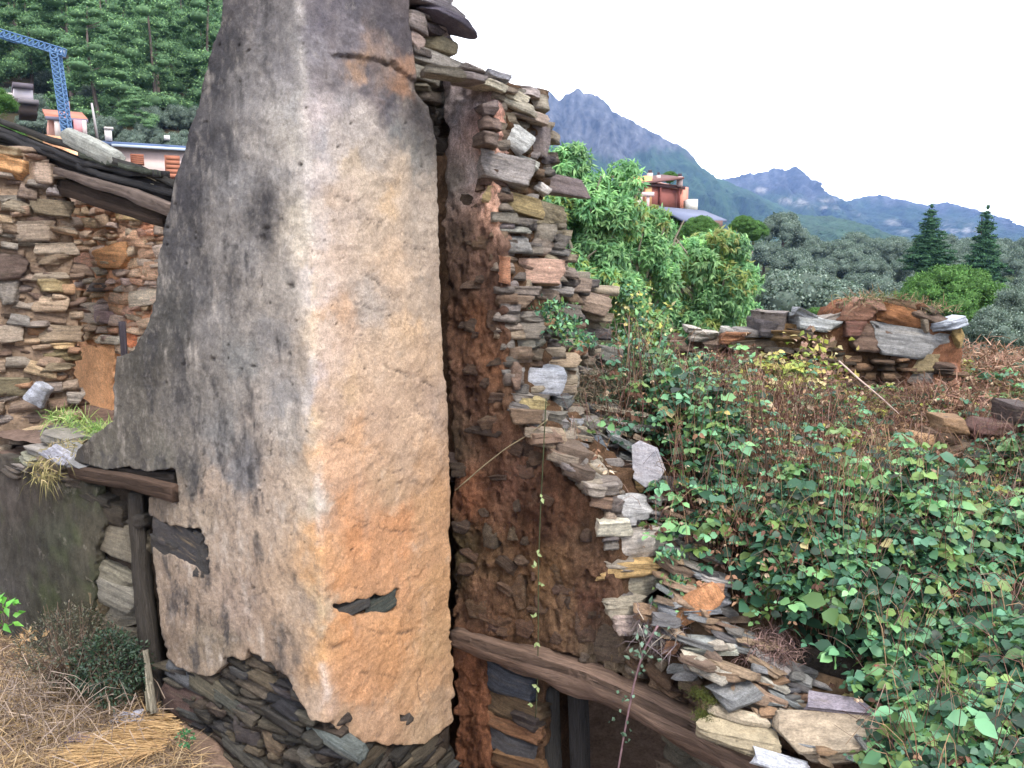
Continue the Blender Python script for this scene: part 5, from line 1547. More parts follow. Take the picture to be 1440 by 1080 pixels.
link('leaf', mk_mesh('leaf', V_, F_, np.repeat(pick([alb((120, 150, 128)), alb((92, 120, 98))], 40, .2), 5, axis=0)), M_leaf, vine2)['kind'] = 'stuff'
rootp = [onW(x_, y_, .08) for x_, y_ in [(640, 690), (680, 655), (712, 630), (745, 610), (770, 590)]]
tag(tube('dry_root', rootp, .005, M_twig, None, alb((150, 138, 112)), n=5, steps=16), 'thin pale root slanting up across the brown clay render', 'root')


def tuft(name, label, cat, pts, n, ln, wd, pal, spread, up=1.0, mat=None, bend=.4, stuffed=True, leafy=False):
    """a small plant: blades or leaves rising from given base points (px, py, Y)"""
    b = np.array([P(*p) for p in pts])
    root = empty(name, tuple(b.mean(0)), label, cat)
    c = b[rng.integers(0, len(b), n)] + rng.normal(size=(n, 3)) * spread * np.array([1, 1, .35]) - np.array(root.location)
    d = rng.normal(size=(n, 3)) * .6 + np.array([0, 0, up])
    l = rng.uniform(.5, 1.1, n) * ln
    if leafy:
        V_, F_ = leaves(c, d, rng.normal(size=(n, 3)) + np.array([0, -.5, 1]), l, l * wd, .15, .2)
    else:
        V_, F_ = blades(c, d, l, np.full(n, wd), rng.uniform(0, bend * 2, n))
    o = link('foliage', mk_mesh('foliage', V_, F_, np.repeat(pick(pal, n, .3), 5, axis=0)), mat or M_straw, root)
    o['kind'] = 'stuff'
    return root


MAUVE = [alb((140, 112, 108)), alb((160, 130, 124)), alb((120, 96, 92)), alb((110, 90, 80))]
tuft('dried_fern', 'mauve brown dried fern clump on the rubble left of the hexagonal slate', 'dry plant', [(820, 668, 6.1), (835, 655, 6.15), (808, 655, 6.2), (845, 672, 6.05)], 700, .14, .003, MAUVE, .07, .3, bend=.5)
tuft('dried_fern', 'dark mauve dried clump between the rubble slope and green brambles', 'dry plant', [(1070, 905, 4.95), (1090, 895, 4.98), (1100, 915, 4.9), (1060, 925, 4.9)], 900, .13, .003, MAUVE, .06, .3, bend=.5)
tuft('ivy_patch', 'ivy and small weeds on the broken wall end near the pinkish stone', 'weeds', [(780, 430, 5.95), (795, 450, 5.95), (805, 470, 5.9), (785, 460, 5.9), (770, 440, 5.95), (820, 480, 5.9)], 500, .05, .6, GR, .06, .2, M_leaf, leafy=True)
tuft('weeds', 'grey green weeds sprouting from the rubble top', 'weeds', [(800, 600, 6.2), (780, 625, 6.1), (830, 610, 6.4), (860, 590, 6.6), (790, 650, 6.0), (760, 610, 6.0), (890, 600, 6.5)], 1500, .09, .003, [alb((130, 138, 108)), alb((112, 118, 98)), alb((150, 140, 116)), alb((100, 92, 80))], .09, .4)
tuft('moss_cushion', 'dark green moss cushion between the slabs above the beam', 'moss', [(990, 1005, 4.55), (998, 985, 4.6), (985, 975, 4.65), (992, 1012, 4.5)], 1600, .03, .002, [alb((96, 100, 50)), alb((76, 84, 44))], .03, .5, bend=.2)
tuft('weeds', 'small weed sprig beside the pale upper slabs of the broken end', 'weeds', [(945, 780, 5.3), (950, 820, 5.2), (940, 850, 5.15), (930, 870, 5.1)], 240, .06, .5, GR, .05, .3, M_leaf, leafy=True)
tuft('dry_twigs', 'tangle of thin grey twigs hanging left of the orange block', 'twigs', [(915, 870, 5.05), (925, 890, 5.0), (940, 905, 4.95), (905, 890, 5.05), (950, 880, 5.05)], 320, .16, .0025, [alb((150, 136, 140)), alb((120, 106, 108)), alb((170, 160, 150))], .05, .1, bend=.4)
tuft('dry_scrub', 'grey dry scrub covering the upper rubble behind the white slate stone', 'dry plant', [(840, 545, 6.7), (870, 560, 6.9), (860, 520, 7.0), (820, 560, 6.5), (890, 540, 7.2), (830, 530, 6.6)], 1700, .15, .003, [alb((120, 108, 92)), alb((92, 96, 78)), alb((140, 122, 104)), alb((84, 74, 66))], .12, .5)
tuft('yellow_vine', 'yellow green leafy creeper on the wall top by the chestnut tree', 'creeper', [(895, 450, 8.2), (905, 430, 8.4), (915, 470, 8.0), (900, 480, 7.9), (925, 500, 7.8), (890, 410, 8.6)], 420, .07, .6, YEL + GR, .14, .2, M_leaf, leafy=True)
tuft('green_creeper', 'dark green creeper tumbling down beside the rubble top', 'creeper', [(900, 520, 7.2), (920, 545, 7.0), (880, 500, 7.4), (940, 570, 6.9), (905, 560, 6.9), (960, 600, 6.7), (950, 540, 7.2)], 2600, .075, .65, [g * .8 for g in GR], .17, .2, M_leaf, leafy=True)
RUS = [alb((166, 128, 110)), alb((150, 112, 96)), alb((188, 156, 134)), alb((130, 98, 84))]
tuft('russet_bracken', 'russet dry bracken behind the heap at the right edge', 'dry bracken', [(1380, 500, 9.5), (1400, 520, 9.2), (1430, 510, 9.5), (1420, 545, 9.0), (1450, 560, 8.8), (1390, 550, 9.0), (1330, 560, 8.2), (1325, 590, 8.1)], 3000, .22, .006, RUS, .22, .5)
tuft('dry_grass_cap', 'dry straw coloured grass growing on the far wall top', 'dry grass', [(1200, 425, 8.7), (1240, 420, 8.7), (1280, 425, 8.7), (1310, 435, 8.7), (1220, 422, 8.7)], 520, .17, .004, [alb((160, 136, 110)), alb((140, 108, 90)), alb((120, 120, 84)), alb((96, 110, 76))], .1, .7, bend=.4)
# creepers over the far wall
tuft('wall_creeper', 'pale yellow leafed creeper hanging on the far ruined wall', 'creeper', [(1150, 500, 8.35), (1160, 520, 8.3), (1175, 540, 8.25), (1140, 480, 8.4), (1190, 560, 8.2), (1145, 550, 8.2), (1155, 580, 8.1), (1180, 590, 8.0)], 520, .085, .6, YEL + RUS, .13, .0, M_leaf, leafy=True)

# ================================================================== LEFT YARD
def yard_z(x, y):
    return .06 * fbm(x * 1.2, y * 1.2, o=4) + .02 * fbm(x * 6, y * 6, o=3) - 1.0 * np.clip((x + 2.3) / 1.3, 0, 1) ** 1.5 * np.clip((9 - y) / 2, 0, 1)


STR = [alb((196, 170, 134)), alb((170, 146, 118)), alb((150, 128, 110)), alb((128, 108, 94)), alb((190, 158, 116))]


def yard_pts(n, poly, ):
    pts = []
    while len(pts) < n:
        x_, y_ = rng.uniform(-20, 320), rng.uniform(850, 1130)
        if inpoly(np.array(x_), np.array(y_), poly):
            r = ray(x_, y_); t = -CAMZ / r[2]; pts.append([r[0] * t, r[1] * t, 0])
    p = np.array(pts); p[:, 2] = yard_z(p[:, 0], p[:, 1])
    return p


p = yard_pts(9000, [(-20, 890), (130, 925), (235, 1010), (330, 1120), (-20, 1120)])
n = len(p)
d = rng.normal(size=(n, 3)) * np.array([1, 1, .25]) + np.array([0, 0, .25])
V_, F_ = blades(p + [0, 0, .02], d, rng.uniform(.05, .24, n), np.full(n, .0028), rng.uniform(0, .5, n))
o = link('dry_grass', mk_mesh('dry_grass', V_, F_, np.repeat(pick(STR, n, .3), 5, axis=0)), M_straw)
tag(o, 'matted dry grass and dead stems on the ground at the lower left', 'dry grass', kind='stuff')
p = yard_pts(1500, [(130, 1060), (180, 1035), (245, 1010), (262, 1030), (230, 1065), (150, 1085)])
n = len(p)
d = np.tile([-1.0, -.5, .15], (n, 1)) + rng.normal(size=(n, 3)) * .22
V_, F_ = blades(p + [0, 0, .05], d, rng.uniform(.15, .45, n), np.full(n, .003), rng.uniform(0, .4, n))
o = link('straw_tuft', mk_mesh('straw_tuft', V_, F_, np.repeat(pick([alb((214, 180, 134)), alb((196, 160, 118))], n, .2), 5, axis=0)), M_straw)
tag(o, 'bright straw tuft combed flat at the foot of the pier', 'straw', kind='stuff')


def bush(name, label, cat, px, py, Y, w, h, n, size, pal, wd=.5, mat=None, twigs=30, dark=False):
    base = P(px, py, Y)
    root = empty(name, tuple(base), label, cat)
    u = norm(rng.normal(size=(n, 3))) * rng.uniform(.5, 1, (n, 1)) ** .6
    u = u * (1 + .35 * fbm(u[:, 0] * 3, u[:, 1] * 3, u[:, 2] * 3 + px, o=3))[:, None]
    c = u * np.array([w / 2, w / 2, h / 2]) + [0, 0, h * .5]
    c[:, 2] = np.maximum(c[:, 2], .01)
    V_, F_ = leaves(c, u + rng.normal(size=(n, 3)) * .7, u + rng.normal(size=(n, 3)) * .5 + [0, 0, .6], rng.uniform(.6, 1.2, n) * size, rng.uniform(.6, 1.2, n) * size * wd, .15, .2)
    link('foliage', mk_mesh('foliage', V_, F_, np.repeat(pick(pal, n, .3), 5, axis=0)), mat or M_leaf, root)['kind'] = 'stuff'
    ps, rs = [], []
    for _ in range(twigs):
        e = norm(rng.normal(size=3)) * np.array([w / 2, w / 2, h * .5]) + [0, 0, h * .55]
        ps.append(np.array([[0, 0, 0], e * .5 + rng.normal(size=3) * .03, e]) + base); rs.append(np.array([.005, .004, .002]))
    multi_tube('branches', ps, rs, M_twig, root, colors=[alb((110, 92, 80))] * twigs)
    return root


bush('dark_bush', 'dark green bush growing against the mossy wall by the doorway', 'bush', 160, 985, 5.75, .55, .55, 2600, .035, [alb((58, 84, 62)) * .8, alb((70, 92, 68)) * .8, alb((48, 68, 54)) * .8], twigs=24)
bush('grey_bush', 'leafless grey green scrubby bush at the foot of the mossy wall', 'bush', 100, 960, 5.9, .75, .62, 2600, .03, [alb((84, 88, 68)), alb((98, 96, 78)), alb((74, 76, 60)), alb((112, 98, 84))], .35, twigs=120)
bush('weed', 'bright green leafy sprig at the left edge in front of the mossy wall', 'weed', 8, 882, 6.05, .22, .22, 26, .09, [alb((120, 190, 70)), alb((100, 170, 66))], .7, twigs=6)
bush('weed', 'small green weed at the foot of the dark base stones', 'weed', 262, 1048, 4.95, .10, .10, 60, .03, [alb((70, 120, 76))], .7, twigs=4)
tuft('dry_leaves', 'pale dry leaf bundle at the left edge below the bright green sprig', 'dry leaves', [(38, 898, 5.95)], 30, .09, .4, [alb((210, 176, 134)), alb((180, 146, 110))], .05, .3, M_straw, leafy=True)
tuft('dead_stems', 'grey dead stems sprawling in front of the bushes', 'dead stems', [(60, 960, 5.5), (100, 1000, 5.3), (40, 990, 5.4), (140, 1020, 5.2), (10, 950, 5.6)], 500, .35, .003, [alb((150, 134, 124)), alb((170, 150, 134)), alb((110, 96, 88))], .2, .4, bend=.6)
for k, (x_, y_, w_, c_, lab) in enumerate([(178, 1012, .22, (186, 186, 204), 'crumpled white plastic sheet on the ground left of the doorway foot'), (208, 1022, .18, (204, 198, 204), 'crumpled white plastic scrap at the doorway foot, nearer the pale board'),
                                          (112, 1042, .18, (116, 104, 132), 'purplish plastic scrap half buried in the dry grass')]):
    r = ray(x_, y_); t = -CAMZ / r[2]
    n_ = 14
    gx, gy = np.meshgrid(np.linspace(-.5, .5, n_), np.linspace(-.5, .5, n_))
    zz = .22 * ridged(gx * 2.4 + k * 7, gy * 2.4, o=3) + .2
    V = np.stack([gx + .15 * fbm(gx * 3, gy * 3 + k), gy * .7, zz * .55], -1).reshape(-1, 3) * w_
    idx = np.arange(n_ * n_).reshape(n_, n_)
    F = np.stack([idx[:-1, :-1], idx[:-1, 1:], idx[1:, 1:], idx[1:, :-1]], -1).reshape(-1, 4)
    o = link('plastic_scrap', mk_mesh('plastic_scrap', V, F), M_paint, None, alb(c_), loc=(r[0] * t, r[1] * t, .0))
    tag(o, lab, 'plastic scrap')
# things on the upper ledge
gl = tuft('grass_tuft', 'fresh green grass tuft on the ledge beside the smooth clay patch', 'grass', [(120, 600, 7.0), (135, 605, 6.9), (100, 592, 7.2), (85, 585, 7.3), (142, 606, 6.8)], 420, .18, .004, [alb((150, 180, 100)), alb((120, 160, 84)), alb((176, 188, 120))], .07, .7, M_leaf, bend=.5)
tuft('dry_weeds', 'straggly yellow weeds hanging over the top of the low left wall', 'dry weeds', [(75, 635, 6.35), (60, 650, 6.35), (90, 640, 6.3), (95, 625, 6.5), (65, 668, 6.2)], 420, .13, .003, [alb((170, 160, 110)), alb((140, 130, 90)), alb((190, 170, 130))], .06, .1, bend=.7)
for k, (x_, y_, Y_, w_, h_, c_, lab) in enumerate([(54, 553, 7.4, 24, 34, (206, 212, 230), 'white plastic scrap caught against the stub wall foot'), (88, 642, 6.3, 44, 18, (206, 208, 222), 'white cloth scrap draped over the low left wall top')]):
    o = place_stone(P(x_, y_, Y_), np.array([1.0, 0]), np.array([0, -1.0]), w_ / FPX * Y_, h_ / FPX * Y_, .12, c_, 35, ROCKS_L, None, 'plastic_scrap', jitter=0)
    tag(o, lab, 'plastic scrap')
for k in range(70):
    s_, t_ = random.uniform(-4.6, -1.3), random.uniform(.6, 2.6)
    q = fA.O + s_ * fA.D - t_ * NA
    zz = float(ledge_z(np.array(q[0]), np.array(q[1])))
    px_, py_ = project(np.array([q[0], q[1], zz]))
    if px_ > 160: continue
    place_stone((q[0], q[1], zz + .02), fA.D, NA, random.uniform(.06, .2), random.uniform(.03, .07), random.uniform(.06, .14), random.choice([(150, 132, 122), (168, 152, 140), (128, 112, 104), (120, 110, 106)]), random.uniform(-10, 10), ROCKS_S, sw, 'stone', yaw=random.uniform(-60, 60))
# ================================================================== GROUND reaching the horizon
def sstep(a, b, x):
    t = np.clip((x - a) / (b - a), 0, 1)
    return t * t * (3 - 2 * t)


def ground_z(x, y):
    r = np.hypot(x, y)
    az = x / np.maximum(y, 1e-3)
    front = (y > 0)
    left = np.where(front, 1 - sstep(-.38, -.12, az), 0.0)
    zl = np.interp(r, [0, 11, 20, 45, 60, 90, 130, 200, 300, 500, 900, 5000], [0, 0, .5, 5.0, 8.0, 16, 29, 58, 76, 40, -10, -10])
    zr = np.interp(r, [0, 9, 14, 30, 60, 100, 150, 200, 300, 500, 900, 5000], [0, 0, -1.0, -5, -7.5, -5, 1.5, 2.5, 3, -5, -12, -12])
    bump = 15.5 * np.exp(-(((x - 11.5) / 10) ** 2 + ((y - 68) / 15) ** 2))
    zb = np.interp(r, [0, 12, 60, 5000], [0, 0, -3, -10])
    z = np.where(front, left * zl + (1 - left) * (zr + bump), zb)
    z = z + np.clip((r - 14) / 30, 0, 1) * 1.2 * fbm(x * .03, y * .03, o=4)
    return np.where(r < 14, z * np.clip((r - 9) / 5, 0, 1) + yard_z(x, y) * (y > 0), z) 


rr = np.concatenate([[.01], np.geomspace(.8, 4300, 150)])
th = np.linspace(0, 2 * math.pi, 289)[:-1]
R_, T_ = np.meshgrid(rr, th, indexing='ij')
X_, Y_ = R_ * np.sin(T_), R_ * np.cos(T_)
Z_ = ground_z(X_, Y_)
V = np.stack([X_, Y_, Z_], -1).reshape(-1, 3)
nr, nth = R_.shape
idx = np.arange(nr * nth).reshape(nr, nth)
idx2 = np.concatenate([idx, idx[:, :1]], 1)
F = np.stack([idx2[:-1, :-1], idx2[1:, :-1], idx2[1:, 1:], idx2[:-1, 1:]], -1).reshape(-1, 4)[:, ::-1]
dist = np.hypot(V[:, 0], V[:, 1])
soil = alb((128, 106, 92)); under = alb((74, 70, 50)); grn = alb((72, 92, 58)) * .8
k1 = np.clip((dist - 10) / 8, 0, 1)[:, None]
k2 = np.clip(.5 + fbm(V[:, 0] * .05, V[:, 1] * .05, o=3), 0, 1)[:, None]
c = soil * (1 - k1) + k1 * (under * (1 - k2) + grn * k2)
az = V[:, 0] / np.maximum(V[:, 1], 1e-3)
lh = ((V[:, 1] > 50) & (az < -.2) & (dist < 500))[:, None]
c = np.where(lh, alb((74, 66, 48)) * (.6 + .4 * k2), c)
o = link('ground', mk_mesh('ground', V, F, c, smooth=True), M_ground)
tag(o, kind='structure')

# ================================================================== MOUNTAINS
def mountain(name, crest, Y0, foot_z, run, rock_lo, seed, rockc, greenc, scree=()):
    cx = np.array([p[0] for p in crest], float); cy = np.array([p[1] for p in crest], float)
    nu, nv = 330, 110
    u = np.linspace(cx[0], cx[-1], nu)
    yc = np.interp(u, cx, cy)
    yc = yc + 2.2 * fbm(u * .09 + seed, u * 0 + seed, o=4) + 2.0 * fbm(u * .35 + seed, u * 0, o=3)
    top = np.array([P(a, b, Y0) for a, b in zip(u, yc)])
    v = np.linspace(0, 1, nv)
    U, Vv = np.meshgrid(np.arange(nu), v)
    X = top[:, 0][U]; Zt = top[:, 2][U]
    Yb = Y0 - run * Vv
    prof = Vv ** .8 if True else Vv
    Z = Zt + (foot_z - Zt) * prof
    X = X * (1 - .18 * Vv)
    amp = np.minimum(1, Vv * 6) * (Zt - foot_z)
    rn = ridged(X * .011 + seed, Vv * 2.2 + .25 * fbm(X * .02, Vv * 3), o=5)
    Z = Z + amp * .10 * rn * (1 - Vv * .5) + amp * .05 * fbm(X * .05, Vv * 12 + seed, o=4)
    Yb = Yb - np.minimum(1, Vv * 6) * run * .13 * ridged(X * .016 + 3 + seed, Vv * 1.5 + 4, o=5)
    Vf = np.stack([X, Yb, Z], -1).reshape(-1, 3)
    bk = top.copy(); bk[:, 1] += run * .8; bk[:, 2] = foot_z
    idx = np.arange(nu * nv).reshape(nv, nu)
    F = np.stack([idx[:-1, 1:], idx[:-1, :-1], idx[1:, :-1], idx[1:, 1:]], -1).reshape(-1, 4)
    nb = nu * nv
    Fb = np.stack([idx[0, :-1], idx[0, 1:], nb + 1 + np.arange(nu - 1), nb + np.arange(nu - 1)], -1)
    V = np.concatenate([Vf, bk])
    px, py = project(Vf)
    rk = np.clip((np.interp(px, [p[0] for p in rock_lo], [p[1] for p in rock_lo]) - py) / 16 + 1.3 * fbm(px * .05, py * .05 + seed, o=4), 0, 1)[:, None]
    st = ridged(px * .10 + seed + .5 * fbm(py * .05, px * .02, o=2), py * .030 + px * .02, o=5)[:, None]
    st2 = fbm(px * .5 + seed, py * .25, o=3, g=.7)[:, None]
    rock = alb(rockc) * np.clip(1.1 + 1.5 * st + .9 * st2, .12, 4)
    green = alb(greenc) * (1 + .35 * fbm(px * .1, py * .1 + 7, o=4))[:, None]
    c = rock * rk + green * (1 - rk)
    for (sx, sy, sw_, sh_) in scree:
        g = np.exp(-(((px + (py - sy) * -1.2 - sx) / sw_) ** 2 + ((py - sy) / sh_) ** 2)) * np.clip(.6 + 2.2 * fbm(px * .12, py * .2 + 3, o=4), 0, 1)
        c = c * (1 - g[:, None]) + alb((170, 164, 160)) * g[:, None]
    c = np.concatenate([c, np.tile(alb(greenc), (nu, 1))])
    c = np.clip(c, .01, .8)
    o = link(name, mk_mesh(name, V, [F, Fb], c, smooth=False), M_mount)
    tag(o, kind='structure')
    return o


mountain('mountain', [(420, 230), (560, 190), (700, 160), (740, 150), (762, 128), (772, 127), (782, 140), (787, 142), (795, 132), (806, 130), (812, 124), (822, 131), (835, 132), (845, 138), (855, 147), (862, 158), (876, 164), (892, 172), (905, 178), (925, 190), (945, 200), (962, 209), (972, 216),
                      (980, 230), (1000, 243), (1012, 251), (1060, 272), (1120, 300), (1200, 330), (1300, 350)], 2200, -10, 800, [(400, 230), (760, 205), (850, 232), (930, 226), (985, 226), (1010, 225), (1300, 225)], 2, (66, 66, 70), (50, 74, 48))
mountain('mountain', [(900, 300), (980, 268), (1015, 252), (1045, 246), (1075, 241), (1090, 236), (1105, 240), (1119, 235), (1132, 243), (1140, 252), (1150, 265), (1165, 273), (1190, 283), (1203, 281), (1215, 277), (1240, 275), (1262, 279), (1290, 286), (1305, 288), (1330, 284), (1355, 290), (1375, 295),
                      (1395, 306), (1440, 330), (1500, 352), (1640, 380)], 2900, -10, 1000, [(900, 262), (1060, 278), (1200, 292), (1300, 300), (1440, 330), (1640, 340)], 11, (58, 60, 66), (46, 64, 46),
         [(1072, 268, 10, 4), (1110, 284, 11, 5), (1132, 285, 9, 6), (1160, 280, 10, 4), (1165, 292, 12, 3), (1262, 318, 9, 9), (1205, 302, 8, 4), (1352, 322, 26, 9), (1352, 345, 18, 20)])
mountain('mountain', [(1000, 330), (1060, 318), (1110, 300), (1180, 306), (1250, 330), (1340, 345), (1440, 350), (1560, 352)], 1300, -10, 500, [(1000, 300), (1560, 300)], 23, (100, 100, 100), (60, 82, 60))

# ================================================================== TREES
def lobes_crown(name, lobes, n, size, pal, mat, flat=0.0, up=.35, core=True, jitter=.3, shape=.9, corecol=None, shell=.82):
    """leaf clumps over the surfaces of many lobes; lobes: (n,4) x,y,z,r and optional z squash"""
    lobes = np.asarray(lobes, float)
    c, r = lobes[:, :3], lobes[:, 3]
    sq = lobes[:, 4] if lobes.shape[1] > 4 else np.ones(len(lobes))
    pr = r ** 2; pr = pr / pr.sum()
    li = rng.choice(len(lobes), n, p=pr)
    u = norm(rng.normal(size=(n, 3)))
    u[:, 2] = np.where((u[:, 2] < -.35) & (rng.random(n) < .6), -u[:, 2], u[:, 2])
    rad = r[li] * rng.uniform(shell, 1.08, n)
    p = c[li] + u * rad[:, None] * np.stack([np.ones(n), np.ones(n), sq[li]], -1)
    # clump tone: each lobe has its own tone of green, as neighbouring branches do
    tone = rng.uniform(.82, 1.2, len(lobes))
    col = pick(pal, n, jitter) * tone[li][:, None]
    d = norm(rng.normal(size=(n, 3)) + u * .5)
    nr = u + rng.normal(size=(n, 3)) * .55 + [0, 0, up]
    V_, F_ = leaves(p, d, nr, rng.uniform(.6, 1.3, n) * size, rng.uniform(.6, 1.3, n) * size * shape, .15, .2)
    C_ = np.repeat(col, 5, axis=0)
    if core:
        Vc, Fc, Cc = [V_], [F_], [C_]; b = len(V_)
        ico, icf = ICO
        for k in range(len(lobes)):
            vv = ico * r[k] * .74 * np.array([1, 1, sq[k]]) * (1 + .15 * fbm(ico[:, 0] * 2 + k, ico[:, 1] * 2, ico[:, 2] * 2, o=2))[:, None] + c[k]
            Vc.append(vv); Fc.append(icf + b); b += len(vv)
            Cc.append(np.tile(np.asarray(pal).mean(0) * .8 * tone[k], (len(vv), 1)))
        V_, F_, C_ = np.concatenate(Vc), np.concatenate(Fc), np.concatenate(Cc)
    me = mk_mesh(name, V_, F_, C_)
    me.materials.append(mat)
    return me


def make_ico():
    import bmesh
    bm_ = bmesh.new(); bmesh.ops.create_icosphere(bm_, subdivisions=2, radius=1)
    V = np.array([v.co[:] for v in bm_.verts]); F = np.array([[v.index for v in f.verts] for f in bm_.faces]); bm_.free()
    return V, F


ICO = make_ico()


def trunk_mesh(name, h, r, branches=5, spread=1.5, seed=0, col=(110, 92, 80), top=.9):
    rg = np.random.default_rng(seed)
    paths, rad = [], []
    t = np.linspace(0, 1, 7)
    main = np.stack([.05 * h * np.sin(t * 2 + seed) * t, .04 * h * np.sin(t * 3 + seed * 2) * t, h * top * t], -1)
    paths.append(main); rad.append(r * (1 - .75 * t))
    for k in range(branches):
        f = rg.uniform(.35, .85); a = rg.uniform(0, 6.28); l = spread * rg.uniform(.6, 1)
        b0 = np.array([np.interp(f, t, main[:, j]) for j in range(3)])
        tt = np.linspace(0, 1, 5)
        paths.append(b0 + np.stack([np.cos(a) * l * tt, np.sin(a) * l * tt, l * .6 * tt ** 1.3], -1)); rad.append(r * .4 * (1 - .7 * tt))
    Vs, Fs = [], []; b = 0
    for p_, r_ in zip(paths, rad):
        V_, F_, _ = tube_geo(p_, r_, 6, cap=False); Vs.append(V_); Fs.append(F_[0] + b); b += len(V_)
    V_ = np.concatenate(Vs)
    me = mk_mesh(name, V_, np.concatenate(Fs), np.tile(alb(col), (len(V_), 1)), smooth=True); me.materials.append(M_twig)
    return me


def put_tree(name, crown, trunk, loc, scale, rz, label, cat, group=None, sxy=1.0):
    root = empty(name, tuple(float(a) for a in loc), label, cat, group)
    root.scale = (scale * sxy, scale * sxy, scale); root.rotation_euler = (0, 0, rz)
    for nm, me in (('crown', crown), ('trunk', trunk)):
        o = bpy.data.objects.new(nm, me); COL.objects.link(o); o.parent = root
    return root


# holm oaks
OAKG = [alb((116, 132, 122)) * 1.1, alb((92, 110, 100)) * 1.1, alb((146, 160, 148)) * 1.1, alb((104, 122, 106)) * 1.1]


def oak_crown(seed, n=13000):
    rg = np.random.default_rng(seed)
    lb = []
    for k in range(46):
        a = rg.uniform(0, 6.28); f = rg.random() ** .6
        zz = rg.uniform(0, 1)
        rr_ = 3.0 * f * math.sqrt(max(0, 1 - (zz * .95) ** 2))
        lb.append([math.cos(a) * rr_, math.sin(a) * rr_, 2.2 + zz * 3.0, rg.uniform(.7, 1.25), .85])
    return lobes_crown('oak_crown', lb, n, .18, [g * .84 for g in OAKG], M_far)


oaks = [(oak_crown(40 + k), trunk_mesh('oak_trunk', 4, .25, 5, 1.8, k)) for k in range(5)]
k = 0
oak_rows = [(52, 1000, 1500, 62, 1.0), (66, 1000, 1500, 60, 1.0), (82, 1000, 1510, 54, 1.0), (100, 1010, 1510, 48, 1.0), (122, 1010, 1510, 42, 1.0), (145, 1020, 1510, 36, 1.0), (168, 1030, 1510, 32, 1.0)]
for Yr, xa, xb, stp, sc in oak_rows:
    x_ = xa + random.uniform(0, 20)
    while x_ < xb:
        Yt = Yr * random.uniform(.94, 1.06)
        X = (x_ - 720) / FPX * Yt * 1.0
        if x_ < 1085 and Yr < 125:
            x_ += stp * .8
            continue
        zg = float(ground_z(np.array(X), np.array(Yt)))
        cr, tr = oaks[k % 5]
        o = put_tree('holm_oak', cr, tr, (X, Yt, zg - .4), random.uniform(.85, 1.15), random.uniform(0, 6.28), 'grey green holm oak in the dense oak wood on the slope', 'oak tree', 'holm oaks on the slope below the mountains', sxy=random.uniform(.95, 1.15))
        k += 1
        x_ += stp * random.uniform(.75, 1.2)
lone = put_tree('holm_oak', oaks[1][0], oaks[1][1], P(1100, 345, 150) - np.array([0, 0, 1.5]), 1.25, .5, 'round dark oak standing out on the skyline left of the oak wood', 'oak tree')
# mixed green shrubs below
for x_, y_, Y_, s_, lab in ((1150, 430, 45, .5, 'bright green bush in front of the oak wood above the white slab of the far wall'), (1075, 300, 58, .55, 'light green bush beside the grey roof right of the brick house'), (1010, 320, 52, .55, 'green bush under the grey roof of the brick house')):
    pass

# conical conifers
def conifer_crown(seed, n=9000):
    rg = np.random.default_rng(seed)
    lb = []
    for i in range(15):
        zz = .4 + i * .66
        rr_ = 2.55 * (1 - i / 15.5) ** .85 * rg.uniform(.82, 1.1)
        m_ = max(4, int(rr_ * 6))
        for j in range(m_):
            a = j / m_ * 6.28 + rg.uniform(-.3, .3)
            q = rr_ * rg.uniform(.5, 1.05)
            lb.append([math.cos(a) * q, math.sin(a) * q, zz + rg.uniform(-.25, .25), rg.uniform(.38, .6) * (.5 + .5 * rr_ / 2.5), .6])
        lb.append([0, 0, zz, rr_ * .6 + .05, 1])
    lb.append([0, 0, 10.3, .22, 2.2])
    return lobes_crown('conifer_crown', lb, n, .24, [alb((66, 100, 72)), alb((54, 84, 62)), alb((80, 116, 80))], M_far, shape=.6)


cc1, ct1 = conifer_crown(3), trunk_mesh('conifer_trunk', 10, .22, 0, 1, 3)
for x_, ytop, ybot, wpx, lab in ((1305, 290, 362, 76, 'dark conical conifer above the oak wood, left of the pair'), (1382, 291, 378, 66, 'dark conical conifer above the oak wood, right of the pair')):
    Y_ = 95
    h = (ybot - ytop) / FPX * Y_ + 1.5
    b_ = P(x_, ybot, Y_); b_[2] -= 1.5
    put_tree('conifer', cc1, ct1, b_, h / 10.6, x_, lab, 'conifer', sxy=(wpx / FPX * Y_ / 5.3) / (h / 10.6))


# umbrella pine
def dome_crown(seed, n=26000):
    rg = np.random.default_rng(seed); lb = []
    for k in range(75):
        a = rg.uniform(0, 6.28); el = math.asin(rg.uniform(0, 1))
        R = 3.3 * rg.uniform(.78, .92)
        lb.append([math.cos(a) * math.cos(el) * R, math.sin(a) * math.cos(el) * R * .9, 2.0 + math.sin(el) * 2.7 * rg.uniform(.85, 1), rg.uniform(.5, .8), .75])
    lb.append([0, 0, 2.2, 2.5, .8])
    return lobes_crown('umbrella_crown', lb, n, .19, [alb((112, 158, 84)) * .62, alb((96, 142, 74)) * .62, alb((128, 172, 96)) * .62], M_far, shape=.4)


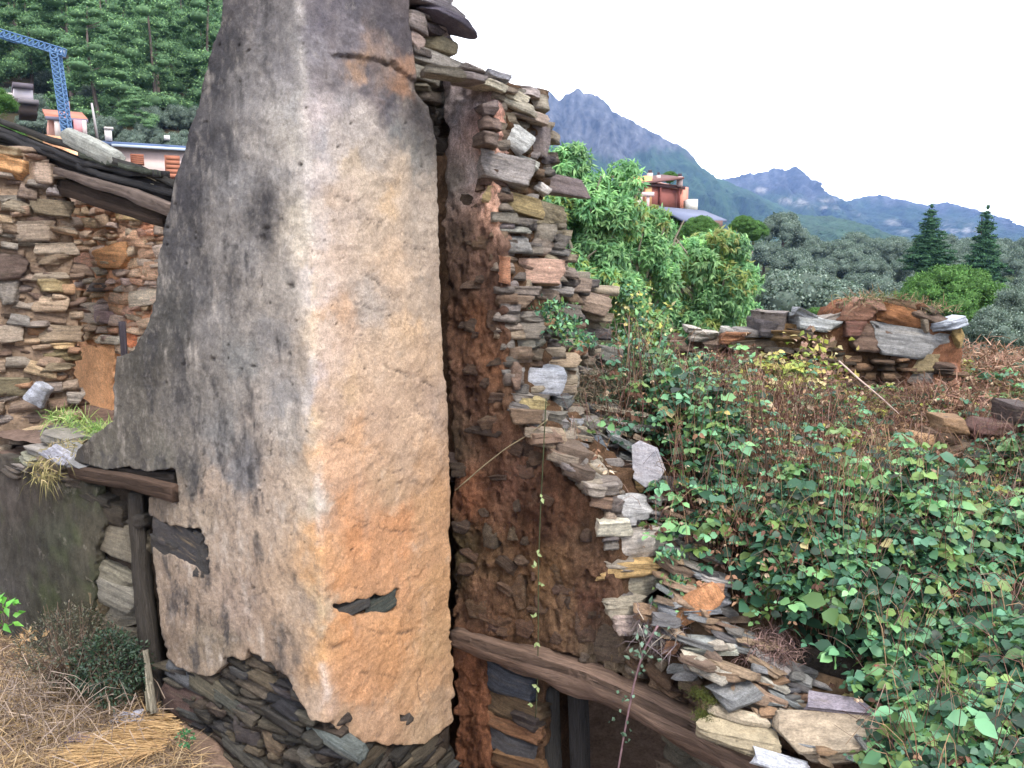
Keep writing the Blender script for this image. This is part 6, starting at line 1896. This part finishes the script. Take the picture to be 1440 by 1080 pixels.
uc, ut = dome_crown(5), trunk_mesh('umbrella_trunk', 3, .22, 6, 2.0, 5)
b_ = P(1336, 462, 48); sc_ = (178 / FPX * 48) / 7.6
put_tree('umbrella_pine', uc, ut, b_ - np.array([0, 0, 1.2]), sc_, 0, 'rounded bright green umbrella pine behind the far ruined wall', 'pine tree')
for x_, y_, Y_, w_, pal_i, lab in ((1150, 448, 34, 56, 0, 'bright green bush in front of the oak wood above the white slab'), (1010, 345, 50, 60, 0, 'green bush just below the grey roof beside the brick house'), (1400, 470, 24, 90, 1, 'dark green bush behind the far wall, right of the grey slate'), (1435, 430, 30, 70, 1, 'green bush at the right edge under the conifers'),
                                   (1240, 440, 40, 60, 1, 'grey green bush directly behind the top of the far wall'), (1060, 322, 75, 44, 0, 'pale green bush on the skyline right of the house')):
    b_ = P(x_, y_, Y_)
    sc_ = (w_ / FPX * Y_) / 6.5
    cr, tr = (uc, ut) if pal_i == 0 else (oaks[2][0], oaks[2][1])
    put_tree('bush', cr, tr, b_ - np.array([0, 0, 3.2 * sc_]), sc_, x_, lab, 'bush')


# chestnut trees close behind the ruin
def chestnut(name, label, px, ytop, ybot, wpx, Y, seed, n=1500, yellow=.12):
    rg = np.random.default_rng(seed)
    base = P(px, ybot, Y)
    W = wpx / FPX * Y; H = (ybot - ytop) / FPX * Y
    root = empty(name, tuple(base), label, 'chestnut tree')
    # limbs
    paths, rad = [], []
    t = np.linspace(0, 1, 6)
    for k in range(16):
        a = rg.uniform(0, 6.28); l = rg.uniform(.35, .5) * W
        e = np.array([math.cos(a) * l, math.sin(a) * l * .8, H * rg.uniform(.35, .92)])
        paths.append(base + e * t[:, None] + np.stack([.05 * W * np.sin(t * 4 + k), 0 * t, .1 * H * np.sin(t * 3.1)], -1)); rad.append(.05 * (1 - .8 * t))
    multi_tube('limbs', paths, rad, M_twig, root, colors=[alb((150, 140, 124))] * len(paths), n=5)
    tp = [base + [0, 0, -3.2], base + [.05, 0, -1.2], base + [0, 0, .3]]
    tube('trunk', tp, [.18, .14, .1], M_twig, root, alb((120, 108, 96)), n=8)
    # rosettes over a lumpy crown
    lob = []
    for k in range(40):
        a = rg.uniform(0, 6.28); zz = rg.uniform(.08, .88)
        q = W * .40 * math.sqrt(max(.02, 1 - (abs(zz - .42) / .62) ** 2)) * rg.uniform(.4, 1)
        lob.append([math.cos(a) * q, math.sin(a) * q * .8, zz * H, W * rg.uniform(.10, .16)])
    lob = np.array(lob)
    li = rg.integers(0, len(lob), n)
    u = norm(rg.normal(size=(n, 3)))
    c = lob[li, :3] + u * (lob[li, 3] * rg.uniform(.5, 1.08, n))[:, None]
    ton = rg.uniform(.75, 1.25, len(lob))[li]
    yl = (rg.random(len(lob)) < .35)[li] & (rg.random(n) < yellow * 3)
    cl = np.where(yl[:, None], pick([alb((168, 186, 104)) * .9, alb((186, 190, 120)) * .9], n, .15), pick([alb((104, 144, 98)) * 1.5, alb((124, 162, 112)) * 1.5, alb((86, 124, 88)) * 1.5, alb((142, 176, 122)) * 1.5], n, .2)) * ton[:, None]
    VV, FF, CC = [], [], []; b = 0
    axis = norm(u + [0, 0, -.1])
    for k in range(7):
        a = k * .9 + rng.uniform(-.3, .3, n)
        s1 = norm(np.cross(axis, rng.normal(size=(n, 3))))
        d = s1 * .9 + axis * rng.uniform(.2, .9, (n, 1)) + np.array([0, 0, -.55])
        L_ = rng.uniform(.08, .15, n)
        V_, F_ = leaves(c, d, axis * .6 + [0, -.5, 1.1] + .3 * rng.normal(size=(n, 3)), L_, L_ * .3, .2, .18)
        VV.append(V_); FF.append(F_ + b); b += len(V_); CC.append(np.repeat(cl * rng.uniform(.85, 1.15, (n, 1)), 5, axis=0))
    link('crown', mk_mesh('crown', np.concatenate(VV), np.concatenate(FF), np.concatenate(CC)), M_leaf2, root)['kind'] = 'stuff'
    return root


M_leaf2 = leafmat('chestnut_leaf', 0.6, 0.3, 0.45)
chestnut('chestnut_tree', 'leafy chestnut tree directly behind the broken stone column', 824, 190, 470, 178, 13.0, 3, 7500)
chestnut('chestnut_tree', 'rounded chestnut tree below the brick house, right of the other chestnut', 996, 316, 480, 150, 15.0, 8, 5200, .2)
chestnut('chestnut_tree', 'low chestnut sapling filling the gap between the two larger chestnuts', 900, 285, 480, 130, 14.0, 12, 5000)

# pines on the left hillside
PINEG = [1.25 * q for q in (alb((96, 128, 92)), alb((76, 106, 78)), alb((126, 158, 106)) * 1.1, alb((88, 118, 88)))]


def pine_crown(seed, n=12000, low=.25):
    rg = np.random.default_rng(seed); lb = []
    for k in range(54):
        f = rg.random()
        zz = 12 * (low + (1 - low) * f)
        rr_ = (2.3 * (1 - f ** 2.2) + .35) * rg.uniform(.35, 1)
        a = rg.uniform(0, 6.28)
        lb.append([math.cos(a) * rr_, math.sin(a) * rr_, zz, rg.uniform(.6, 1.15) * (1 - .35 * f), .62])
    return lobes_crown('pine_crown', lb, n, .2, PINEG, M_far, shape=.4, up=.6)


pines = [(pine_crown(70 + k, low=.08 + .07 * (k % 4)), trunk_mesh('pine_trunk', 12, .17, 3, 1.2, 60 + k, (118, 104, 98), .95)) for k in range(6)]
k = 0
for Yr, stp in ((84, 62), (96, 56), (109, 50), (124, 44), (142, 38), (162, 34), (186, 30), (215, 26)):
    x_ = -60 + random.uniform(0, 20)
    while x_ < 440:
        Yt = Yr * random.uniform(.95, 1.05)
        X = (x_ - 720) / FPX * Yt
        zg = float(ground_z(np.array(X), np.array(Yt)))
        cr, tr = pines[k % 6]
        put_tree('pine_tree', cr, tr, (X, Yt, zg - .3), random.uniform(1.05, 1.4), random.uniform(0, 6.28), 'tall green pine in the dense stand on the hillside', 'pine tree', 'pines on the hillside, upper left', sxy=random.uniform(.9, 1.2))
        k += 1
        x_ += stp * random.uniform(.7, 1.3)
for x_, y_, Y_, w_ in ((150, 196, 70, 52), (182, 198, 68, 40), (205, 200, 70, 50), (240, 200, 68, 46), (268, 200, 70, 50), (115, 196, 70, 36), (48, 190, 70, 44), (60, 190, 80, 46), (110, 200, 80, 40), (170, 188, 82, 50), (215, 196, 80, 44), (250, 190, 82, 46), (285, 186, 84, 50), (20, 175, 82, 46), (235, 170, 90, 40), (185, 168, 92, 44), (130, 172, 90, 40), (75, 165, 92, 44), (270, 160, 94, 40), (205, 150, 100, 40), (150, 150, 100, 44), (100, 148, 100, 40), (40, 150, 100, 40)):
    b_ = P(x_, y_, Y_); sc_ = (w_ / FPX * Y_) / 6.5
    zg = float(ground_z(np.array(b_[0]), np.array(b_[1])))
    put_tree('shrub', oaks[int(x_) % 5][0], oaks[0][1], (b_[0], b_[1], zg - 1.6 * sc_), sc_, x_, 'dark low shrub under the pines on the hillside', 'shrub', 'shrubs under the pines on the hillside')
b_ = P(140, 165, 74)
put_tree('pine_tree', pines[0][0], pines[0][1], b_ - np.array([0, 0, 1.5]), .92, 1.0, 'broad nearer pine with layered branches right of the crane mast', 'pine tree', sxy=1.35)
b_ = P(195, 195, 70)
put_tree('pine_tree', pines[3][0], pines[3][1], b_ - np.array([0, 0, 1.0]), .42, 2.0, 'small young pine directly behind the chimney of the long pink house', 'pine tree', sxy=1.4)
for x_, y_, Y_, w_, lab in ((5, 215, 30, 80, 'green leafy bush at the left edge above the slate roof'), (48, 232, 32, 60, 'green leafy bush beside the small orange roofed house'), (-12, 150, 40, 60, 'green bush at the left edge below the crane jib')):
    b_ = P(x_, y_, Y_); sc_ = (w_ / FPX * Y_) / 6.5
    put_tree('bush', uc, ut, b_ - np.array([0, 0, 2.0 * sc_]), sc_, x_, lab, 'bush')

# ================================================================== HOUSES
def quadbox(name, p0, p1, depth, zb, zt, color, parent, mat=None):
    """wall block: front edge p0->p1 (xy), extends back by depth"""
    p0 = np.array(p0, float)[:2]; p1 = np.array(p1, float)[:2]
    d = (p1 - p0) / np.linalg.norm(p1 - p0); nb = np.array([-d[1], d[0]])
    if nb[1] < 0: nb = -nb
    q = [p0, p1, p1 + nb * depth, p0 + nb * depth]
    V = np.array([[*a, z] for z in (zb, zt) for a in q])
    F = np.array([[0, 1, 5, 4], [1, 2, 6, 5], [2, 3, 7, 6], [3, 0, 4, 7], [4, 5, 6, 7], [3, 2, 1, 0]])
    V = V - wloc(parent)
    return link(name, mk_mesh(name, V, F), mat or M_paint, parent, color)


def pbox(name, x0, y0, x1, y1, Y, dep, color, parent, mat=None, Y1=None):
    """block seen in the photo between pixel corners, at distance Y (left) to Y1 (right)"""
    if Y1 is None:
        Y1 = Y
        if x0 < 400:
            u0, u1 = (x0 - 720) / FPX, (x1 - 720) / FPX
            tq = -u0
            Y1 = Y + tq * (u1 - u0) * Y / (1 - tq * u1)
    a, b = P(x0, y1, Y), P(x1, y1, Y1)
    t = P(x0, y0, Y)
    return quadbox(name, a, b, dep, min(a[2], b[2]), t[2], color, parent, mat)


def roofslab(name, x0, y0, x1, y1, Y, Y1, dep, rise, thick, color, parent, over=.3):
    """sloping roof: eave from pixel (x0,y0,Y) to (x1,y1,Y1), rising away by rise over dep"""
    if x0 < 400:
        u0, u1 = (x0 - 720) / FPX, (x1 - 720) / FPX
        Y1 = Y + (-u0) * (u1 - u0) * Y / (1 + u0 * u1)
    a, b = P(x0, y0, Y), P(x1, y1, Y1)
    d = (b - a)[:2]; d /= np.linalg.norm(d); nb = np.array([-d[1], d[0]])
    if nb[1] < 0: nb = -nb
    a2 = a + [*(nb * dep), rise]; b2 = b + [*(nb * dep), rise]
    V = np.array([a, b, b2, a2, a - [0, 0, thick], b - [0, 0, thick], b2 - [0, 0, thick], a2 - [0, 0, thick]])
    if parent is not None: V = V - np.array(parent.location)
    F = np.array([[0, 1, 2, 3], [7, 6, 5, 4], [4, 5, 1, 0], [5, 6, 2, 1], [6, 7, 3, 2], [7, 4, 0, 3]])
    return link(name, mk_mesh(name, V, F), M_paint, parent, color)


# long pink house with slate blue roof and brown shutters
h1 = empty('pink_house', tuple(P(205, 250, 58)), 'long pale pink house with flat blue grey roof and brown shutters', 'house')
pbox('wall', 133, 200, 274, 262, 58, 6, alb((240, 214, 208)), h1)
roofslab('roof', 130, 198, 276, 207, 57.4, 57.4, 5.5, .75, .28, alb((86, 104, 140)), h1)
pbox('gutter', 157, 202, 276, 206, 57.2, .15, alb((190, 204, 224)), h1)
for x0, x1, y0, y1 in ((185, 202, 217, 231), (234, 253, 219, 250)):
    f_ = pbox('window', x0 - 1, y0 - 1, x1 + 1, y1 + 1, 57.95, .1, alb((150, 96, 76)), h1)
    for j in range(5):
        yy = y0 + (y1 - y0) * j / 5
        pbox('shutter_slat', x0, yy, x1, yy + (y1 - y0) / 5 - .7, 57.88, .05, alb((172, 112, 88)), f_)
pbox('chimney', 148, 180, 158, 198, 58.5, .5, alb((238, 230, 224)), h1)
pbox('chimney_cap', 146.5, 178, 159.5, 181, 58.4, .7, alb((210, 200, 196)), h1)
pbox('roof_vent', 231, 190, 239, 196, 59, .4, alb((230, 226, 224)), h1)
# small house with orange roof
h2 = empty('small_house', tuple(P(95, 195, 52)), 'small pink house with orange tiled roof behind the crane mast', 'house')
pbox('wall', 70, 166, 85, 196, 52, 5, alb((220, 164, 148)), h2)
pbox('wall', 105, 168, 122, 192, 52, 5, alb((214, 150, 156)), h2)
pbox('inner_wall', 85, 166, 106, 196, 53.2, 3.5, alb((46, 56, 84)), h2)
roofslab('roof', 64, 163, 124, 168, 51.5, 51.5, 4.5, 1.1, .16, alb((190, 122, 100)), h2)
pbox('eave', 64, 163, 124, 168, 51.3, .12, alb((122, 116, 134)), h2)
pbox('pillar', 78, 168, 86, 195, 51.6, .3, alb((236, 218, 212)), h2)
pbox('pillar', 117, 169, 123, 192, 51.6, .3, alb((228, 206, 206)), h2)
pbox('chimney', 93, 142, 99, 158, 54.5, .4, alb((160, 134, 132)), h2)
pbox('window_sill', 88, 184, 106, 187, 52.9, .2, alb((190, 170, 170)), h2)
# small white upper building at the far left
h3 = empty('white_house', tuple(P(30, 140, 60)), 'small white walled house with dark flat roof at the far upper left', 'house')
pbox('wall', 20, 124, 47, 138, 60, 4, alb((226, 214, 220)), h3)
pbox('roof', 18, 115, 47, 122, 59.6, 4.5, alb((104, 96, 104)), h3)
pbox('wall', -10, 128, 22, 142, 60.5, 4, alb((214, 208, 204)), h3)
pbox('lower_roof', 26, 138, 55, 144, 59, 3, alb((118, 112, 116)), h3)
pbox('lower_wall', 28, 144, 53, 160, 59.3, 3, alb((72, 62, 58)), h3)
# lamp pole
tag(tube('utility_pole', [P(137, 195, 56), P(129, 145, 56)], [.10, .07], M_paint, None, alb((170, 166, 166)), n=8), 'thin grey pole standing left of the white chimney', 'pole')

# brick house on the right
h4 = empty('brick_house', tuple(P(925, 295, 60)), 'house with yellow front and red brick side under the mountain', 'house')
pbox('wall', 868, 252, 907, 292, 60, .6, alb((236, 180, 128)), h4, Y1=57.5)
bside = pbox('brick_wall', 907, 256, 957, 296, 57.5, 5.5, alb((150, 92, 84)), h4, Y1=60)
pbox('wall', 957, 262, 967, 298, 59.9, 1.0, alb((226, 150, 130)), h4, Y1=60.6)
for x0 in (927, 953):
    pbox('pilaster', x0, 258, x0 + 2.4, 295, 58.2 if x0 < 940 else 59.3, .2, alb((128, 74, 68)), h4)
roofslab('roof', 878, 252, 908, 256, 59.3, 57.2, 3.4, .5, .14, alb((118, 84, 82)), h4)
roofslab('roof', 905, 257, 964, 264, 57.2, 59.8, 3.2, .75, .16, alb((206, 150, 134)), h4)
pbox('eave', 905, 257, 964, 261, 57.1, .12, alb((84, 58, 60)), h4, Y1=59.7)
for x0, y0, x1, y1 in ((872, 257, 886, 275), (894, 258, 899, 280)):
    wf = pbox('window', x0 - 1, y0 - 1, x1 + 1, y1 + 1, 59.2 if x0 < 880 else 58.1, .12, alb((214, 150, 104)), h4)
    pbox('shutter', x0, y0, x1, y1, 59.1 if x0 < 880 else 58.0, .08, alb((150, 84, 66)), wf)
for x0, x1, y0, y1 in ((911, 918, 243, 254), (924, 929, 246, 254), (953, 960, 248, 262)):
    ch_ = pbox('chimney', x0, y0, x1, y1, 59, .45, alb((214, 186, 184)), h4)
    pbox('chimney_pot', x0 + 1, y0 - 4, x1 - 1, y0, 59.1, .25, alb((78, 66, 74)), ch_)
pbox('garden_wall', 967, 280, 981, 296, 58, 1.5, alb((232, 224, 216)), h4)
pbox('balcony', 884, 277, 903, 290, 57.4, 1, alb((222, 212, 200)), h4)
pbox('porch_post', 909, 272, 913, 296, 56.5, .2, alb((236, 200, 200)), h4)
pbox('porch_beam', 903, 270, 920, 276, 56.4, .2, alb((236, 204, 204)), h4)
h5 = empty('slate_roof_house', tuple(P(965, 305, 52)), 'low house with a grey slate roof in front of the brick house', 'house')
a, b, c_, d_ = P(925, 290, 52), P(990, 296, 52), P(1022, 309, 50), P(962, 309, 48)
V = np.array([a, b, c_, d_, a - [0, 0, .15], b - [0, 0, .15], c_ - [0, 0, .15], d_ - [0, 0, .15]]) - np.array(h5.location)
link('roof', mk_mesh('roof', V, np.array([[3, 2, 1, 0], [4, 5, 6, 7], [7, 6, 2, 3], [6, 5, 1, 2], [5, 4, 0, 1], [4, 7, 3, 0]])), M_paint, h5, alb((112, 118, 142)))
pbox('wall', 966, 310, 1016, 322, 49, 3, alb((120, 96, 92)), h5)
# trees round the brick house
for x_, y_, Y_, w_, lab in ((860, 300, 56, 60, 'green bush left of the yellow house front'), (942, 250, 66, 24, 'small green treetop behind the brick house chimneys'), (1045, 318, 60, 40, 'light green bush right of the grey slate roof'), (900, 350, 50, 80, 'green bush in front of the yellow house'), (985, 326, 47, 60, 'green bush below the wall of the low slate roofed house'), (940, 322, 52, 60, 'green bush at the foot of the brick wall of the house')):
    b_ = P(x_, y_, Y_); sc_ = (w_ / FPX * Y_) / 6.5
    put_tree('bush', uc, ut, b_ - np.array([0, 0, 2.6 * sc_]), sc_, x_, lab, 'bush')

# crane
cr = empty('tower_crane', tuple(P(97, 198, 50)), 'blue tower crane in front of the pine hillside, upper left', 'crane')
BLUE = alb((104, 138, 182))


def lattice(name, a, b, w, parent, nseg):
    a, b = np.array(a), np.array(b)
    t = b - a; t /= np.linalg.norm(t)
    s1 = np.cross(t, [0, 1.0, 0]); s1 /= np.linalg.norm(s1); s2 = np.cross(t, s1)
    cs = [s1 * i * w / 2 + s2 * j * w / 2 for i, j in ((1, 1), (1, -1), (-1, -1), (-1, 1))]
    paths = [np.array([a + c0, b + c0]) for c0 in cs]
    for k in range(nseg):
        p0, p1 = a + (b - a) * k / nseg, a + (b - a) * (k + 1) / nseg
        for q in range(4):
            paths.append(np.array([p0 + cs[q], p1 + cs[(q + 1) % 4]]))
            paths.append(np.array([p0 + cs[q], p0 + cs[(q + 1) % 4]]))
    return multi_tube(name, paths, [np.full(2, .04)] * len(paths), M_twig, parent, [BLUE] * len(paths), n=4)


lattice('mast', P(96, 198, 50), P(77, 68, 50), .42, cr, 18)
lattice('jib', P(90, 74, 50), P(-40, 34, 50), .40, cr, 16)
pbox('counterweight', 78, 68, 93, 77, 50, .6, alb((206, 222, 244)), cr)
tube('tie_bar', [P(78, 66, 50), P(20, 60, 50), P(-40, 40, 50)], .04, M_twig, cr, BLUE, n=4)

# ================================================================== HAZE
zb = float(Z_.min()) - 1
hz = empty
V, F = cube_grid(1)
V = V * np.array([8800, 8800, 1]); V[:, 2] = np.where(V[:, 2] > 0, 640.0, zb)
me = mk_mesh('haze', V, F)
hm = bpy.data.materials.new('air_haze'); hm.use_nodes = True
nt = hm.node_tree; nt.nodes.clear()
ho = nt.nodes.new('ShaderNodeOutputMaterial'); hv = nt.nodes.new('ShaderNodeVolumePrincipled')
hv.inputs['Color'].default_value = (.30, .50, 1.0, 1)
hv.inputs['Density'].default_value = HAZE_DENSITY
nt.links.new(hv.outputs[0], ho.inputs['Volume'])
o = link('haze', me, hm)
tag(o, 'pale blue air between the ruin and the mountains', 'haze', kind='stuff')
